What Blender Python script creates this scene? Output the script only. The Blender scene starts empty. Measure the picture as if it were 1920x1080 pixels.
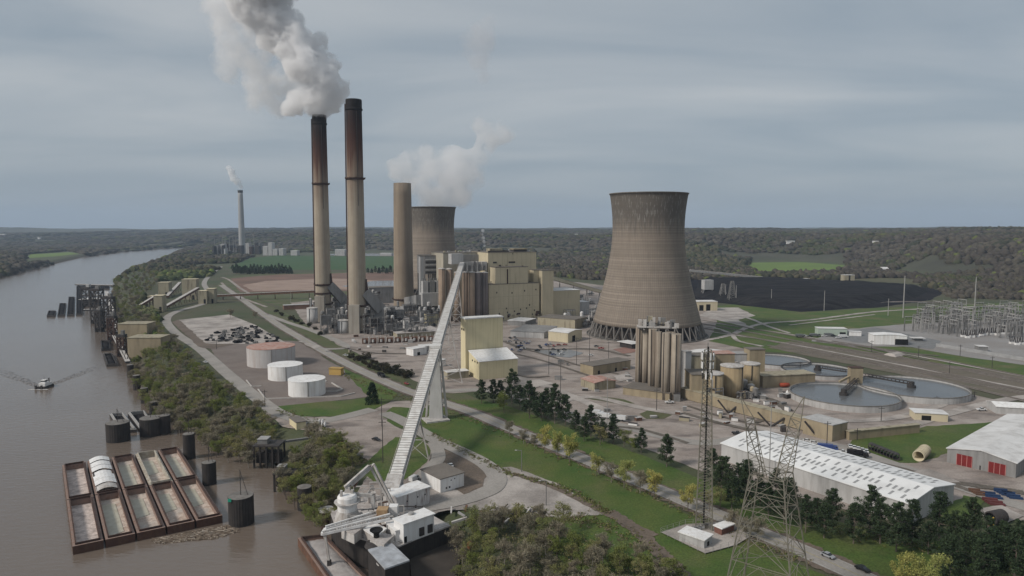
import bpy, bmesh, math, random
import numpy as np
from mathutils import Vector, Matrix
random.seed(7); np.random.seed(7)
SC = bpy.context.scene
COL = SC.collection
R = math.radians
# ---------------------------------------------------------------- camera
CH = 112.0                       # metres above the plant's ground
FPX = 1280.0                     # focal length in pixels of the 1920 px wide photograph
TILT = math.atan(110 / FPX)
cam = bpy.data.cameras.new('camera'); camo = bpy.data.objects.new('camera', cam); COL.objects.link(camo)
camo.location = (0, 0, CH); camo.rotation_euler = (math.pi / 2 - TILT, 0, 0)
cam.sensor_width = 36.0; cam.lens = 24.0; cam.clip_start = 1.0; cam.clip_end = 60000.0
SC.camera = camo
# ---------------------------------------------------------------- sky, sun, exposure
SUN_EL, SUN_AZ = R(38), R(-118)   # azimuth measured from +Y towards +X
world = bpy.data.worlds.new('World'); SC.world = world; world.use_nodes = True
wt = world.node_tree; wn = wt.nodes; wl = wt.links
for n in list(wn): wn.remove(n)
wout = wn.new('ShaderNodeOutputWorld'); wbg = wn.new('ShaderNodeBackground'); wbg.inputs[1].default_value = 0.1
sky = wn.new('ShaderNodeTexSky'); sky.sky_type = 'NISHITA'; sky.sun_disc = False
sky.sun_elevation = SUN_EL; sky.sun_rotation = SUN_AZ; sky.altitude = 100; sky.dust_density = 2.0
wtc = wn.new('ShaderNodeTexCoord'); wsep = wn.new('ShaderNodeSeparateXYZ'); wl.new(wtc.outputs['Generated'], wsep.inputs[0])
wz = wn.new('ShaderNodeMath'); wz.operation = 'MAXIMUM'; wl.new(wsep.outputs[2], wz.inputs[0]); wz.inputs[1].default_value = 0.0
wza = wn.new('ShaderNodeMath'); wza.operation = 'ADD'; wl.new(wz.outputs[0], wza.inputs[0]); wza.inputs[1].default_value = 0.14
dx = wn.new('ShaderNodeMath'); dx.operation = 'DIVIDE'; wl.new(wsep.outputs[0], dx.inputs[0]); wl.new(wza.outputs[0], dx.inputs[1])
dy = wn.new('ShaderNodeMath'); dy.operation = 'DIVIDE'; wl.new(wsep.outputs[1], dy.inputs[0]); wl.new(wza.outputs[0], dy.inputs[1])
wcb = wn.new('ShaderNodeCombineXYZ'); dxs = wn.new('ShaderNodeMath'); dxs.operation = 'MULTIPLY'; dxs.inputs[1].default_value = 0.5; wl.new(dx.outputs[0], dxs.inputs[0]); wl.new(dxs.outputs[0], wcb.inputs[0]); wl.new(dy.outputs[0], wcb.inputs[1])
cn = wn.new('ShaderNodeTexNoise'); cn.inputs['Scale'].default_value = 0.95; cn.inputs['Detail'].default_value = 6; cn.inputs['Roughness'].default_value = 0.48; cn.inputs['Distortion'].default_value = 0.5
wl.new(wcb.outputs[0], cn.inputs['Vector'])
cr = wn.new('ShaderNodeValToRGB'); wl.new(cn.outputs[0], cr.inputs[0])
cr.color_ramp.elements[0].position = 0.36; cr.color_ramp.elements[0].color = (2.95, 3.5, 4.0, 1)
cr.color_ramp.elements[1].position = 0.64; cr.color_ramp.elements[1].color = (4.9, 5.15, 5.3, 1)
hz = wn.new('ShaderNodeMapRange'); wl.new(wsep.outputs[2], hz.inputs[0]); hz.inputs[1].default_value = 0.0; hz.inputs[2].default_value = 0.16
hm = wn.new('ShaderNodeMixRGB'); wl.new(hz.outputs[0], hm.inputs[0]); hm.inputs[1].default_value = (2.95, 3.45, 3.95, 1); wl.new(cr.outputs[0], hm.inputs[2])
# thin overcast lies over most of the blue sky
wm = wn.new('ShaderNodeMixRGB'); wm.inputs[0].default_value = 0.88; wl.new(sky.outputs[0], wm.inputs[1]); wl.new(hm.outputs[0], wm.inputs[2])
wl.new(wm.outputs[0], wbg.inputs[0]); wl.new(wbg.outputs[0], wout.inputs[0])
sl = bpy.data.lights.new('sun', 'SUN'); so = bpy.data.objects.new('sun', sl); COL.objects.link(so)
sl.energy = 2.8; sl.angle = R(10); sl.color = (1.0, 0.94, 0.86)
sd = Vector((math.sin(SUN_AZ) * math.cos(SUN_EL), math.cos(SUN_AZ) * math.cos(SUN_EL), math.sin(SUN_EL)))
so.rotation_euler = sd.to_track_quat('Z', 'Y').to_euler(); so.location = (0, 0, 500)
SC.view_settings.view_transform = 'Standard'; SC.view_settings.look = 'None'; SC.view_settings.gamma = 1; SC.view_settings.exposure = 0.0
SC.render.engine = 'CYCLES'; SC.cycles.max_bounces = 9; SC.cycles.diffuse_bounces = 2; SC.cycles.glossy_bounces = 2
SC.cycles.volume_bounces = 8; SC.cycles.transparent_max_bounces = 8; SC.cycles.volume_max_steps = 256; SC.cycles.use_denoising = True
# ---------------------------------------------------------------- measuring helpers
_c, _s = math.cos(TILT), math.sin(TILT)
def ray(px, py):
    u = (px - 960) / FPX; v = (540 - py) / FPX
    return (u, _c + v * _s, -_s + v * _c)
def G(px, py, z=0.0):
    d = ray(px, py); t = (z - CH) / d[2]
    return (d[0] * t, d[1] * t)
def ZT(p, py):
    v = (540 - py) / FPX
    return CH + p[1] * (v * _c - _s) / (_c + v * _s)
def M(p, n, z=0.0):             # n pixels of width at ground point p, in metres
    return n * (p[1] * _c - (z - CH) * _s) / FPX
def PX(x, y, z=0.0):
    f = y * _c - (z - CH) * _s; u = y * _s + (z - CH) * _c
    return (960 + FPX * x / f, 540 - FPX * u / f)
# ---------------------------------------------------------------- materials
MATS = {}
def mat(name, c1, c2=None, scale=0.2, rough=0.85, metal=0.0, stain=None, stain_amt=0.0, stain_scale=(0.3, 0.3, 0.04), bump=0.0, bump_scale=1.0, detail=6, lo=0.35, hi=0.65, spec=0.3, aniso=None, fine=0.0, slo=0.45, shi=0.7):
    """two-tone noise colour, plus optional streaked stain and fine grain"""
    if name in MATS: return MATS[name]
    m = bpy.data.materials.new(name); m.use_nodes = True; t = m.node_tree; n = t.nodes; l = t.links
    b = n['Principled BSDF']; b.inputs['Roughness'].default_value = rough; b.inputs['Metallic'].default_value = metal
    b.inputs['Specular IOR Level'].default_value = spec
    g = n.new('ShaderNodeNewGeometry')
    def noise(sc, vec=None, det=detail):
        mp = n.new('ShaderNodeMapping'); l.new(g.outputs['Position'], mp.inputs[0])
        mp.inputs['Scale'].default_value = vec if vec else (1, 1, 1)
        x = n.new('ShaderNodeTexNoise'); x.inputs['Scale'].default_value = sc; x.inputs['Detail'].default_value = det; x.inputs['Roughness'].default_value = 0.6
        l.new(mp.outputs[0], x.inputs['Vector']); return x
    c2 = c2 or tuple(v * 0.75 for v in c1)
    x = noise(scale, aniso)
    r = n.new('ShaderNodeMapRange'); r.inputs[1].default_value = lo; r.inputs[2].default_value = hi; l.new(x.outputs[0], r.inputs[0])
    mx = n.new('ShaderNodeMixRGB'); l.new(r.outputs[0], mx.inputs[0]); mx.inputs[1].default_value = (*c1, 1); mx.inputs[2].default_value = (*c2, 1)
    out = mx.outputs[0]
    if stain:
        x2 = noise(1.0, stain_scale); r2 = n.new('ShaderNodeMapRange'); r2.inputs[1].default_value = slo; r2.inputs[2].default_value = shi; r2.inputs[4].default_value = stain_amt
        l.new(x2.outputs[0], r2.inputs[0]); m2 = n.new('ShaderNodeMixRGB'); l.new(r2.outputs[0], m2.inputs[0]); l.new(out, m2.inputs[1]); m2.inputs[2].default_value = (*stain, 1); out = m2.outputs[0]
    if fine:
        x3 = noise(1.3, None, 3); r3 = n.new('ShaderNodeMapRange'); r3.inputs[1].default_value = .3; r3.inputs[2].default_value = .7; r3.inputs[3].default_value = 1 - fine; r3.inputs[4].default_value = 1 + fine
        l.new(x3.outputs[0], r3.inputs[0]); m3 = n.new('ShaderNodeMixRGB'); m3.blend_type = 'MULTIPLY'; m3.inputs[0].default_value = 1; l.new(out, m3.inputs[1])
        cb = n.new('ShaderNodeCombineColor'); [l.new(r3.outputs[0], cb.inputs[i]) for i in range(3)]; l.new(cb.outputs[0], m3.inputs[2]); out = m3.outputs[0]
    l.new(out, b.inputs['Base Color'])
    if bump:
        xb = noise(bump_scale); bp = n.new('ShaderNodeBump'); bp.inputs['Strength'].default_value = 1.0; bp.inputs['Distance'].default_value = bump
        l.new(xb.outputs[0], bp.inputs['Height']); l.new(bp.outputs[0], b.inputs['Normal'])
    MATS[name] = m; return m
# ---------------------------------------------------------------- mesh helpers
class MB:
    def __init__(s): s.v = []; s.f = []; s.mi = []; s.cur = 0
    def add(s, vs, fs):
        o = len(s.v); s.v += [tuple(a) for a in vs]; s.f += [tuple(i + o for i in f) for f in fs]; s.mi += [s.cur] * len(fs); return s
    def box(s, x, y, z, sx, sy, sz, rot=0.0):          # x,y centre of footprint, z bottom
        c, d = math.cos(rot), math.sin(rot); vs = []
        for k in (0, 1):
            for a, b in ((-1, -1), (1, -1), (1, 1), (-1, 1)):
                p, q = a * sx / 2, b * sy / 2; vs.append((x + p * c - q * d, y + p * d + q * c, z + k * sz))
        return s.add(vs, [(3, 2, 1, 0), (4, 5, 6, 7), (0, 1, 5, 4), (1, 2, 6, 5), (2, 3, 7, 6), (3, 0, 4, 7)])
    def prism(s, poly, z0, z1):
        n = len(poly); vs = [(p[0], p[1], z0) for p in poly] + [(p[0], p[1], z1) for p in poly]
        a = sum(poly[i][0] * poly[(i + 1) % n][1] - poly[(i + 1) % n][0] * poly[i][1] for i in range(n))
        fs = [tuple(range(n))[::-1], tuple(range(n, 2 * n))] + [(i, (i + 1) % n, n + (i + 1) % n, n + i) for i in range(n)]
        if a < 0: fs = [f[::-1] for f in fs]
        return s.add(vs, fs)
    def lathe(s, x, y, prof, n=24, cap=True):            # prof [(r,z)...] bottom to top
        vs = []; fs = []
        for r, z in prof:
            for i in range(n):
                a = 2 * math.pi * i / n; vs.append((x + r * math.cos(a), y + r * math.sin(a), z))
        for k in range(len(prof) - 1):
            for i in range(n):
                j = (i + 1) % n; fs.append((k * n + i, k * n + j, (k + 1) * n + j, (k + 1) * n + i))
        if cap: fs.append(tuple(range(n))[::-1]); m = (len(prof) - 1) * n; fs.append(tuple(m + i for i in range(n)))
        return s.add(vs, fs)
    def cyl(s, x, y, z, r, h, n=16, r2=None): return s.lathe(x, y, [(r, z), (r if r2 is None else r2, z + h)], n)
    def bar(s, a, b, w, w2=None, n=4, h=None):              # square/round bar between two points
        a = Vector(a); b = Vector(b); d = b - a
        if d.length < 1e-6: return s
        t = d.normalized(); up = Vector((0, 0, 1)) if abs(t.z) < 0.98 else Vector((0, 1, 0)); u = t.cross(up).normalized(); v = u.cross(t)
        vs = []; w2 = w if w2 is None else w2; hh = h or w
        for p, ww in ((a, w), (b, w2)):
            for i in range(n):
                an = 2 * math.pi * (i + .5) / n; k = ww / 2 / math.cos(math.pi / n); kv = k * (hh / w)
                vs.append(p + u * (k * math.cos(an)) + v * (kv * math.sin(an)))
        fs = [tuple(range(n)), tuple(range(n, 2 * n))[::-1]] + [(i, n + i, n + (i + 1) % n, (i + 1) % n) for i in range(n)]
        return s.add(vs, fs)
    def build(s, name, m, parent=None, smooth=False, loc=None):
        me = bpy.data.meshes.new(name); me.from_pydata(s.v, [], s.f)
        ms = m if isinstance(m, (list, tuple)) else [m]
        for q in ms: me.materials.append(q)
        if len(ms) > 1: me.polygons.foreach_set('material_index', s.mi)
        if smooth: me.polygons.foreach_set('use_smooth', [True] * len(s.f))
        me.update()
        o = bpy.data.objects.new(name, me); COL.objects.link(o)
        if parent is not None:
            o.parent = parent; 
            if s_world.get(parent.name): o.location = tuple(-c for c in s_world[parent.name])
        return o
s_world = {}
def tag(o, label, cat, group=None, kind=None):
    o['label'] = label; o['category'] = cat
    if group: o['group'] = group
    if kind: o['kind'] = kind
    return o
def thing(name, label, cat, loc=(0, 0, 0), group=None):
    """an Empty at the thing's base; parts built in world coordinates are moved back under it"""
    o = bpy.data.objects.new(name, None); COL.objects.link(o); o.empty_display_size = 1
    o.location = (loc[0], loc[1], loc[2] if len(loc) > 2 else 0); s_world[o.name] = tuple(o.location)
    return tag(o, label, cat, group)
def copy_thing(o, loc, rz=0.0, sc=1.0, label=None, parent=None):
    c = o.copy(); COL.objects.link(c)
    if parent is None:
        c.location = loc; c.rotation_euler = (0, 0, rz); c.scale = (sc, sc, sc) if not isinstance(sc, tuple) else sc
        if label: c['label'] = label
    else: c.parent = parent
    for ch in o.children: copy_thing(ch, None, parent=c)
    return c
def struct(o): o['kind'] = 'structure'; return o
def smoothstep(a, b, x): t = np.clip((x - a) / (b - a), 0, 1); return t * t * (3 - 2 * t)
_rt = np.random.RandomState(3).rand(256, 256)
def vnoise(x, y):
    xi = np.floor(x).astype(int); yi = np.floor(y).astype(int); fx = x - xi; fy = y - yi; fx = fx * fx * (3 - 2 * fx); fy = fy * fy * (3 - 2 * fy)
    g = lambda a, b: _rt[a & 255, b & 255]
    return (g(xi, yi) * (1 - fx) + g(xi + 1, yi) * fx) * (1 - fy) + (g(xi, yi + 1) * (1 - fx) + g(xi + 1, yi + 1) * fx) * fy
def fbm(x, y, s, o=4):
    r = 0; a = 1; t = 0
    for k in range(o): r = r + a * vnoise(x / s + 17.3 * k, y / s + 5.1 * k); t += a; a *= .5; s *= .5
    return r / t
def in_poly(x, y, poly):
    r = np.zeros(x.shape, bool); n = len(poly)
    for i in range(n):
        x1, y1 = poly[i]; x2, y2 = poly[(i + 1) % n]
        if y1 == y2: continue
        r ^= ((y1 > y) != (y2 > y)) & (x < (x2 - x1) * (y - y1) / (y2 - y1) + x1)
    return r
def dist_line(x, y, line):
    d = np.full(x.shape, 1e9)
    for i in range(len(line) - 1):
        x1, y1 = line[i]; x2, y2 = line[i + 1]; L = (x2 - x1) ** 2 + (y2 - y1) ** 2
        t = np.clip(((x - x1) * (x2 - x1) + (y - y1) * (y2 - y1)) / L, 0, 1); d = np.minimum(d, np.hypot(x - x1 - t * (x2 - x1), y - y1 - t * (y2 - y1)))
    return d
# ================================================================ the setting: water, terrain, ground
WZ = -10.0
RB = [(372,463.5),(352,467),(330,476),(312,486),(285,497),(240,512),(214,528),(204,545),(206,575),(216,610),(232,645),(240,680),(252,712),(272,745),(300,770),(345,797),(400,822),(470,850),(500,872),(515,905),(540,940),(585,968),(640,985),(700,1000),(760,1025),(800,1060),(812,1100),(830,1200),(900,1600)]
LB = [(372,462.5),(300,467),(225,473),(165,481),(118,492),(60,506),(0,521),(-200,560),(-700,640)]
rb = [G(a, b, WZ) for a, b in RB]; lb = [G(a, b, WZ) for a, b in LB]
rb.append((rb[-1][0] + 5, -400.0)); river = rb + [(-3000., -400.), (-3000., lb[-1][1])] + lb[::-1]
shore = rb; shore2 = lb
def shore_dist(x, y):
    d = np.minimum(dist_line(x, y, shore), dist_line(x, y, shore2)); return np.where(in_poly(x, y, river), -d, d)
HZP = np.array([-400, 0, 300, 420, 600, 900, 1100, 1300, 1420, 1500, 1650, 1750, 1920, 2400]); 
HZD = np.array([5200, 5600, 5200, 4300, 3500, 3000, 2900, 2350, 2500, 2600, 2250, 1850, 1550, 1400])
HZH = np.array([60, 70, 92, 98, 88, 84, 86, 84, 84, 86, 86, 86, 84, 80])
def terrain_z(x, y, sd=None):
    D = np.hypot(x, y); px = 960 + FPX * x / np.maximum(y, 1); px = np.where(y <= 1, np.where(x < 0, -400, 2400), px)
    d0 = np.interp(px, HZP, HZD); h = np.interp(px, HZP, HZH)
    n = fbm(x + 900, y, 700, 4); n2 = fbm(x, y + 4000, 1900, 3)
    z = smoothstep(d0, d0 * 1.45, D + (n2 - .5) * 700) * h * (0.62 + 0.62 * n)
    z = z + smoothstep(d0 * 1.5, d0 * 2.3, D) * (22 + 22 * (n2 - .3)) + smoothstep(8500, 12500, D) * (8 + 120 * (fbm(x, y, 2300, 4) - .42))
    z = z + smoothstep(900, 2500, D) * (fbm(x, y, 160, 3) - .5) * 4 * (z > 1.0)
    if sd is None: sd = shore_dist(x, y)
    rough = (fbm(x, y, 18, 3) - .5) * 3.0 * np.clip(1 - np.abs(sd) / 60, 0, 1)
    bank = -13.5 + 13.5 * smoothstep(-6, 26, sd + rough * 1.5)
    return np.where(sd < 60, np.minimum(bank, z + 0 * bank), z)
def tz(x, y): return float(terrain_z(np.array([float(x)]), np.array([float(y)]))[0])
NA, NR = 620, 420
ang = np.linspace(R(-52), R(52), NA); rad = 120 * (16500 / 120) ** (np.linspace(0, 1, NR))
A, RR = np.meshgrid(ang, rad); X = RR * np.sin(A); Y = RR * np.cos(A)
Z = terrain_z(X, Y)
vv = np.stack([X.ravel(), Y.ravel(), Z.ravel()], 1)
i0 = (np.arange(NR - 1)[:, None] * NA + np.arange(NA - 1)[None, :]).ravel()
ff = np.stack([i0, i0 + 1, i0 + NA + 1, i0 + NA], 1)
def np_mesh(name, v, f, m, smooth=False, col=None):
    me = bpy.data.meshes.new(name); k = f.shape[1]
    me.vertices.add(len(v)); me.vertices.foreach_set('co', v.astype(np.float32).ravel())
    me.loops.add(f.size); me.loops.foreach_set('vertex_index', f.astype(np.int32).ravel())
    me.polygons.add(len(f)); me.polygons.foreach_set('loop_start', np.arange(0, f.size, k, dtype=np.int32)); me.polygons.foreach_set('loop_total', np.full(len(f), k, np.int32))
    if smooth: me.polygons.foreach_set('use_smooth', np.ones(len(f), bool))
    if col is not None:
        a = me.color_attributes.new('tint', 'FLOAT_COLOR', 'POINT'); a.data.foreach_set('color', col.astype(np.float32).ravel())
    me.materials.append(m); me.update(calc_edges=True); me.validate()
    o = bpy.data.objects.new(name, me); COL.objects.link(o); return o
# base land: rough grass near, brown leafless woodland floor far
def land_mat():
    m = mat('land', (.052, .068, .028), (.085, .078, .048), scale=.012, bump=.3, bump_scale=.5, fine=.25)
    n = m.node_tree.nodes; l = m.node_tree.links; b = n['Principled BSDF']; src = b.inputs['Base Color'].links[0].from_socket
    g = n.new('ShaderNodeNewGeometry'); sp = n.new('ShaderNodeSeparateXYZ'); l.new(g.outputs['Position'], sp.inputs[0])
    r = n.new('ShaderNodeMapRange'); r.inputs[1].default_value = 1.0; r.inputs[2].default_value = 8.0; l.new(sp.outputs[2], r.inputs[0])
    x = n.new('ShaderNodeTexNoise'); x.inputs['Scale'].default_value = .004; x.inputs['Detail'].default_value = 9; x.inputs['Roughness'].default_value = .65; l.new(g.outputs['Position'], x.inputs['Vector'])
    cr = n.new('ShaderNodeValToRGB'); l.new(x.outputs[0], cr.inputs[0]); e = cr.color_ramp.elements
    e[0].position = .3; e[0].color = (.045, .042, .03, 1); e[1].position = .72; e[1].color = (.095, .082, .06, 1)
    k = cr.color_ramp.elements.new(.5); k.color = (.062, .062, .04, 1)
    mx = n.new('ShaderNodeMixRGB'); l.new(r.outputs[0], mx.inputs[0]); l.new(src, mx.inputs[1]); l.new(cr.outputs[0], mx.inputs[2])
    r2 = n.new('ShaderNodeMapRange'); r2.inputs[1].default_value = -9.6; r2.inputs[2].default_value = -1.5; l.new(sp.outputs[2], r2.inputs[0])
    m2 = n.new('ShaderNodeMixRGB'); l.new(r2.outputs[0], m2.inputs[0]); m2.inputs[1].default_value = (.075, .058, .042, 1); l.new(mx.outputs[0], m2.inputs[2])
    l.new(m2.outputs[0], b.inputs['Base Color']); return m
struct(np_mesh('terrain', vv, ff, land_mat(), smooth=True))
# water
def water_mat():
    m = bpy.data.materials.new('river_water'); m.use_nodes = True; n = m.node_tree.nodes; l = m.node_tree.links; b = n['Principled BSDF']
    b.inputs['Roughness'].default_value = .13; b.inputs['IOR'].default_value = 1.33; b.inputs['Specular IOR Level'].default_value = .9
    g = n.new('ShaderNodeNewGeometry'); x = n.new('ShaderNodeTexNoise'); x.inputs['Scale'].default_value = .012; x.inputs['Detail'].default_value = 6; l.new(g.outputs['Position'], x.inputs['Vector'])
    mx = n.new('ShaderNodeMixRGB'); mx.inputs[1].default_value = (.125, .098, .079, 1); mx.inputs[2].default_value = (.17, .136, .11, 1); l.new(x.outputs[0], mx.inputs[0]); l.new(mx.outputs[0], b.inputs['Base Color'])
    mp = n.new('ShaderNodeMapping'); mp.inputs['Scale'].default_value = (.16, .5, 1); mp.inputs['Rotation'].default_value = (0, 0, .35); l.new(g.outputs['Position'], mp.inputs[0])
    w = n.new('ShaderNodeTexNoise'); w.inputs['Scale'].default_value = 1.0; w.inputs['Detail'].default_value = 5; l.new(mp.outputs[0], w.inputs['Vector'])
    bp = n.new('ShaderNodeBump'); bp.inputs['Distance'].default_value = .22; l.new(w.outputs[0], bp.inputs['Height']); l.new(bp.outputs[0], b.inputs['Normal']); return m
WATER = water_mat()
wb = MB(); wb.add([(-6000, -500, WZ), (900, -500, WZ), (900, 9000, WZ), (-6000, 9000, WZ)], [(0, 1, 2, 3)]); struct(wb.build('river_water', WATER))
bb = MB(); bb.add([(-20000, -20000, -15), (20000, -20000, -15), (20000, 20000, -15), (-20000, 20000, -15)], [(0, 1, 2, 3)]); struct(bb.build('riverbed_ground', mat('bed', (.07, .06, .045))))
# ---- flat ground sheets, each a few centimetres over the one below
GRAVEL = mat('gravel', (.34, .295, .265), (.24, .2, .175), scale=.055, stain=(.12, .1, .09), stain_amt=.85, stain_scale=(.035, .09, .02), fine=.18, slo=.5, shi=.68, bump=.05, bump_scale=1.2)
GRAVEL_L = mat('pale_gravel', (.42, .38, .35), (.28, .25, .225), scale=.05, stain=(.17, .15, .14), stain_amt=.6, stain_scale=(.05, .05, .05), fine=.15, bump=.04, bump_scale=1.5)
ASPH = mat('asphalt', (.165, .158, .15), (.125, .12, .115), scale=.08, fine=.12, stain=(.21, .2, .19), stain_amt=.6, stain_scale=(.12, .03, .1))
ROADL = mat('light_road', (.31, .286, .262), (.25, .232, .212), scale=.06, fine=.12)
GRASS = mat('grass', (.045, .088, .015), (.085, .108, .026), scale=.045, stain=(.125, .108, .055), stain_amt=.75, stain_scale=(.03, .03, .02), fine=.38, slo=.5, shi=.72, bump=.08, bump_scale=1.5)
GRASS_D = mat('dull_grass', (.055, .085, .024), (.095, .09, .045), scale=.05, fine=.3, stain=(.13, .108, .08), stain_amt=.5, stain_scale=(.03, .03, .03), bump=.08, bump_scale=1.5)
DIRT = mat('dirt', (.16, .125, .098), (.105, .083, .066), scale=.06, fine=.25, bump=.08)
_lc = [0]
def lift(z, level): _lc[0] += 1; return z + .06 + .07 * level + .0009 * _lc[0]
def sheet(name, pts, level, m, z=0.0):
    if pts and len(pts[0]) == 2 and not isinstance(pts[0][0], float): pts = [G(a, b, z) for a, b in pts]
    if name not in ('pond_water', 'far_pond_water', 'compound_pad', 'ground_stain', 'paved_apron', 'storage_yard', 'green_field'):
        rj = random.Random(len(pts) * 31 + int(pts[0][0])); out = []
        for i in range(len(pts)):
            a, b = pts[i], pts[(i + 1) % len(pts)]; L = math.hypot(b[0] - a[0], b[1] - a[1]); D = math.hypot(*a); st = max(3.5, D * .012); n = max(1, min(60, int(L / st))); am = max(.45, D * .0016)
            for k in range(n): f = k / n; out.append((a[0] + (b[0] - a[0]) * f + rj.uniform(-am, am), a[1] + (b[1] - a[1]) * f + rj.uniform(-am, am) * 1.3))
        pts = out
    zz = lift(z, level)
    me = bpy.data.meshes.new(name); bm = bmesh.new(); vs = [bm.verts.new((p[0], p[1], zz)) for p in pts]; f = bm.faces.new(vs); bm.normal_update()
    if f.normal.z < 0: f.normal_flip()
    bmesh.ops.triangulate(bm, faces=bm.faces[:]); bm.to_mesh(me); bm.free(); me.materials.append(m)
    o = bpy.data.objects.new(name, me); COL.objects.link(o); return struct(o)
def smooth_line(pts, n=6):
    out = []; P = [Vector(p) for p in pts]
    for i in range(len(P) - 1):
        a = P[max(i - 1, 0)]; b = P[i]; c = P[i + 1]; d = P[min(i + 2, len(P) - 1)]
        for k in range(n):
            t = k / n; out.append(.5 * ((2 * b) + (c - a) * t + (2 * a - 5 * b + 4 * c - d) * t * t + (3 * b - a - 3 * c + d) * t ** 3))
    out.append(P[-1]); return out
def strip(name, pts, w, level, m, z=0.0, n=6, raw=False, build=True, off=0.0, thick=0.0):
    rag = .18 if name in ('mud_track', 'dirt_track', 'road_verge', 'field_road') else 0; rj = random.Random(len(pts))
    if rag: n = n * 3
    P = smooth_line([p if raw else G(p[0], p[1], z) for p in pts], n); zz = lift(z, level); b = MB(); L = []; Rr = []
    for i, p in enumerate(P):
        t = (P[min(i + 1, len(P) - 1)] - P[max(i - 1, 0)]).normalized(); nn = Vector((-t.y, t.x)); p = p + nn * off
        L.append(p + nn * w / 2 * (1 + rj.uniform(-rag, rag))); Rr.append(p - nn * w / 2 * (1 + rj.uniform(-rag, rag)))
    vs = [(p.x, p.y, zz) for p in L] + [(p.x, p.y, zz) for p in Rr]; k = len(P)
    b.add(vs, [(i, k + i, k + i + 1, i + 1) for i in range(k - 1)])
    if thick:
        b.add([(p.x, p.y, zz - thick) for p in L] + [(p.x, p.y, zz) for p in L], [(i, i + 1, k + i + 1, k + i) for i in range(k - 1)])
        b.add([(p.x, p.y, zz - thick) for p in Rr] + [(p.x, p.y, zz) for p in Rr], [(i + 1, i, k + i, k + i + 1) for i in range(k - 1)])
    return struct(b.build(name, m)) if build else b
# plant yard
sheet('plant_yard_ground', [(545,568),(640,556),(700,560),(800,520),(1000,520),(1130,535),(1330,560),(1345,600),(1330,640),(1400,655),(1560,690),(1800,735),(2100,800),(2200,1000),(1960,1010),(1840,925),(1700,985),(1330,890),(1180,830),(1060,790),(1010,745),(905,733),(850,738),(815,735),(735,690),(640,650),(575,612)], 1, GRAVEL)
sheet('lawn', [(700,790),(735,760),(820,752),(880,775),(1000,820),(1170,905),(1330,985),(1560,1085),(1700,1150),(1300,1200),(1100,1100),(1010,1010),(960,960),(1140,966),(1060,920),(950,888),(880,852),(800,812)], 0, GRASS)
sheet('lawn', [(836,752),(865,742),(960,765),(1060,800),(1180,845),(1330,905),(1500,960),(1700,1010),(1850,1020),(2000,1010),(2100,1200),(1700,1120),(1500,1030),(1300,950),(1100,860),(960,800),(880,770)], 2, GRASS)
sheet('lawn', [(1580,868),(1600,820),(1740,800),(1920,788),(2050,800),(1900,815),(1800,845),(1720,868)], 2, GRASS)
sheet('lawn', [(1770,952),(1810,930),(1850,940),(1800,985),(1760,985)], 2, GRASS)
sheet('lawn', [(1198,777),(1215,770),(1240,770),(1258,778),(1245,786),(1212,786)], 2, GRASS_D)
sheet('lawn', [(1090,744),(1130,744),(1170,749),(1192,757),(1150,756),(1110,750)], 2, GRASS_D)
sheet('lawn', [(515,768),(530,752),(640,752),(700,745),(735,752),(700,770),(640,781),(560,782)], 1, GRASS)
sheet('lawn', [(540,645),(572,655),(640,690),(700,715),(745,738),(735,750),(690,745),(640,715),(590,680)], 1, GRASS)
sheet('lawn', [(400,540),(425,522),(470,555),(560,600),(620,640),(700,680),(760,712),(735,712),(640,668),(560,622),(480,575)], 1, GRASS_D)
sheet('lawn', [(735,700),(790,735),(830,738),(870,738),(900,750),(850,750),(760,725)], 2, GRASS_D)
# tank yard, storage yard, roads left
sheet('tank_yard_ground', [(395,655),(440,635),(560,640),(640,690),(690,745),(520,762),(480,740),(430,700)], 1, mat('tank_yard', (.15, .122, .108), (.19, .16, .142), scale=.05, fine=.2))
sheet('storage_yard', [(335,600),(430,590),(480,610),(540,645),(440,645),(385,645)], 2, GRAVEL_L)
sheet('gravel_lot', [(480,762),(560,782),(640,782),(700,770),(735,752),(810,750),(800,765),(735,765),(725,790),(760,808),(810,838),(800,900),(730,960),(640,985),(660,945),(700,870),(655,845),(640,820),(590,810),(530,800)], 1, GRAVEL)
sheet('lawn', [(672,880),(700,855),(740,820),(790,822),(808,845),(800,868),(760,900),(700,905)], 2, GRASS)
sheet('lawn', [(717,782),(735,764),(800,766),(850,790),(830,800),(770,792),(735,790)], 2, GRASS)
sheet('gravel_lot', [(730,925),(800,885),(870,900),(930,880),(960,875),(1040,905),(1140,965),(1050,972),(960,960),(880,955),(820,960),(790,990),(740,1000)], 1, GRAVEL_L)
sheet('bare_ground', [(812,862),(826,842),(890,862),(914,888),(905,912),(870,930),(850,915),(818,880)], 3, DIRT)
HW = [(386,545),(383,530),(396,516),(410,508)]
strip('river_road', [(700,768),(600,790),(530,778),(480,745),(425,700),(375,655),(330,625),(312,600),(330,585),(375,572),(400,560),(390,545),(383,530),(396,514),(415,500)], 10, 3, ROADL)
ROADPTS = [(415,535),(440,552),(480,580),(520,608),(560,632),(600,655),(650,682),(700,706),(760,732),(820,752),(880,772),(940,797),(1000,822),(1100,864),(1200,905),(1300,947),(1400,990),(1500,1032),(1600,1076),(1700,1122),(1900,1215)]
strip('road_verge', ROADPTS, 13.5, 3, DIRT); strip('highway', ROADPTS, 9.5, 4, ROADL)
strip('centre_line', ROADPTS, .35, 5, mat('line_yellow', (.38, .33, .2), fine=.2))
for s_ in (-1, 1): strip('edge_line', ROADPTS, .25, 5, mat('line_white', (.42, .41, .4), fine=.2), off=s_ * 4.3)
strip('plant_access_road', [(500,590),(540,605),(590,622),(650,650),(600,655)], 8, 3, ROADL)
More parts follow.
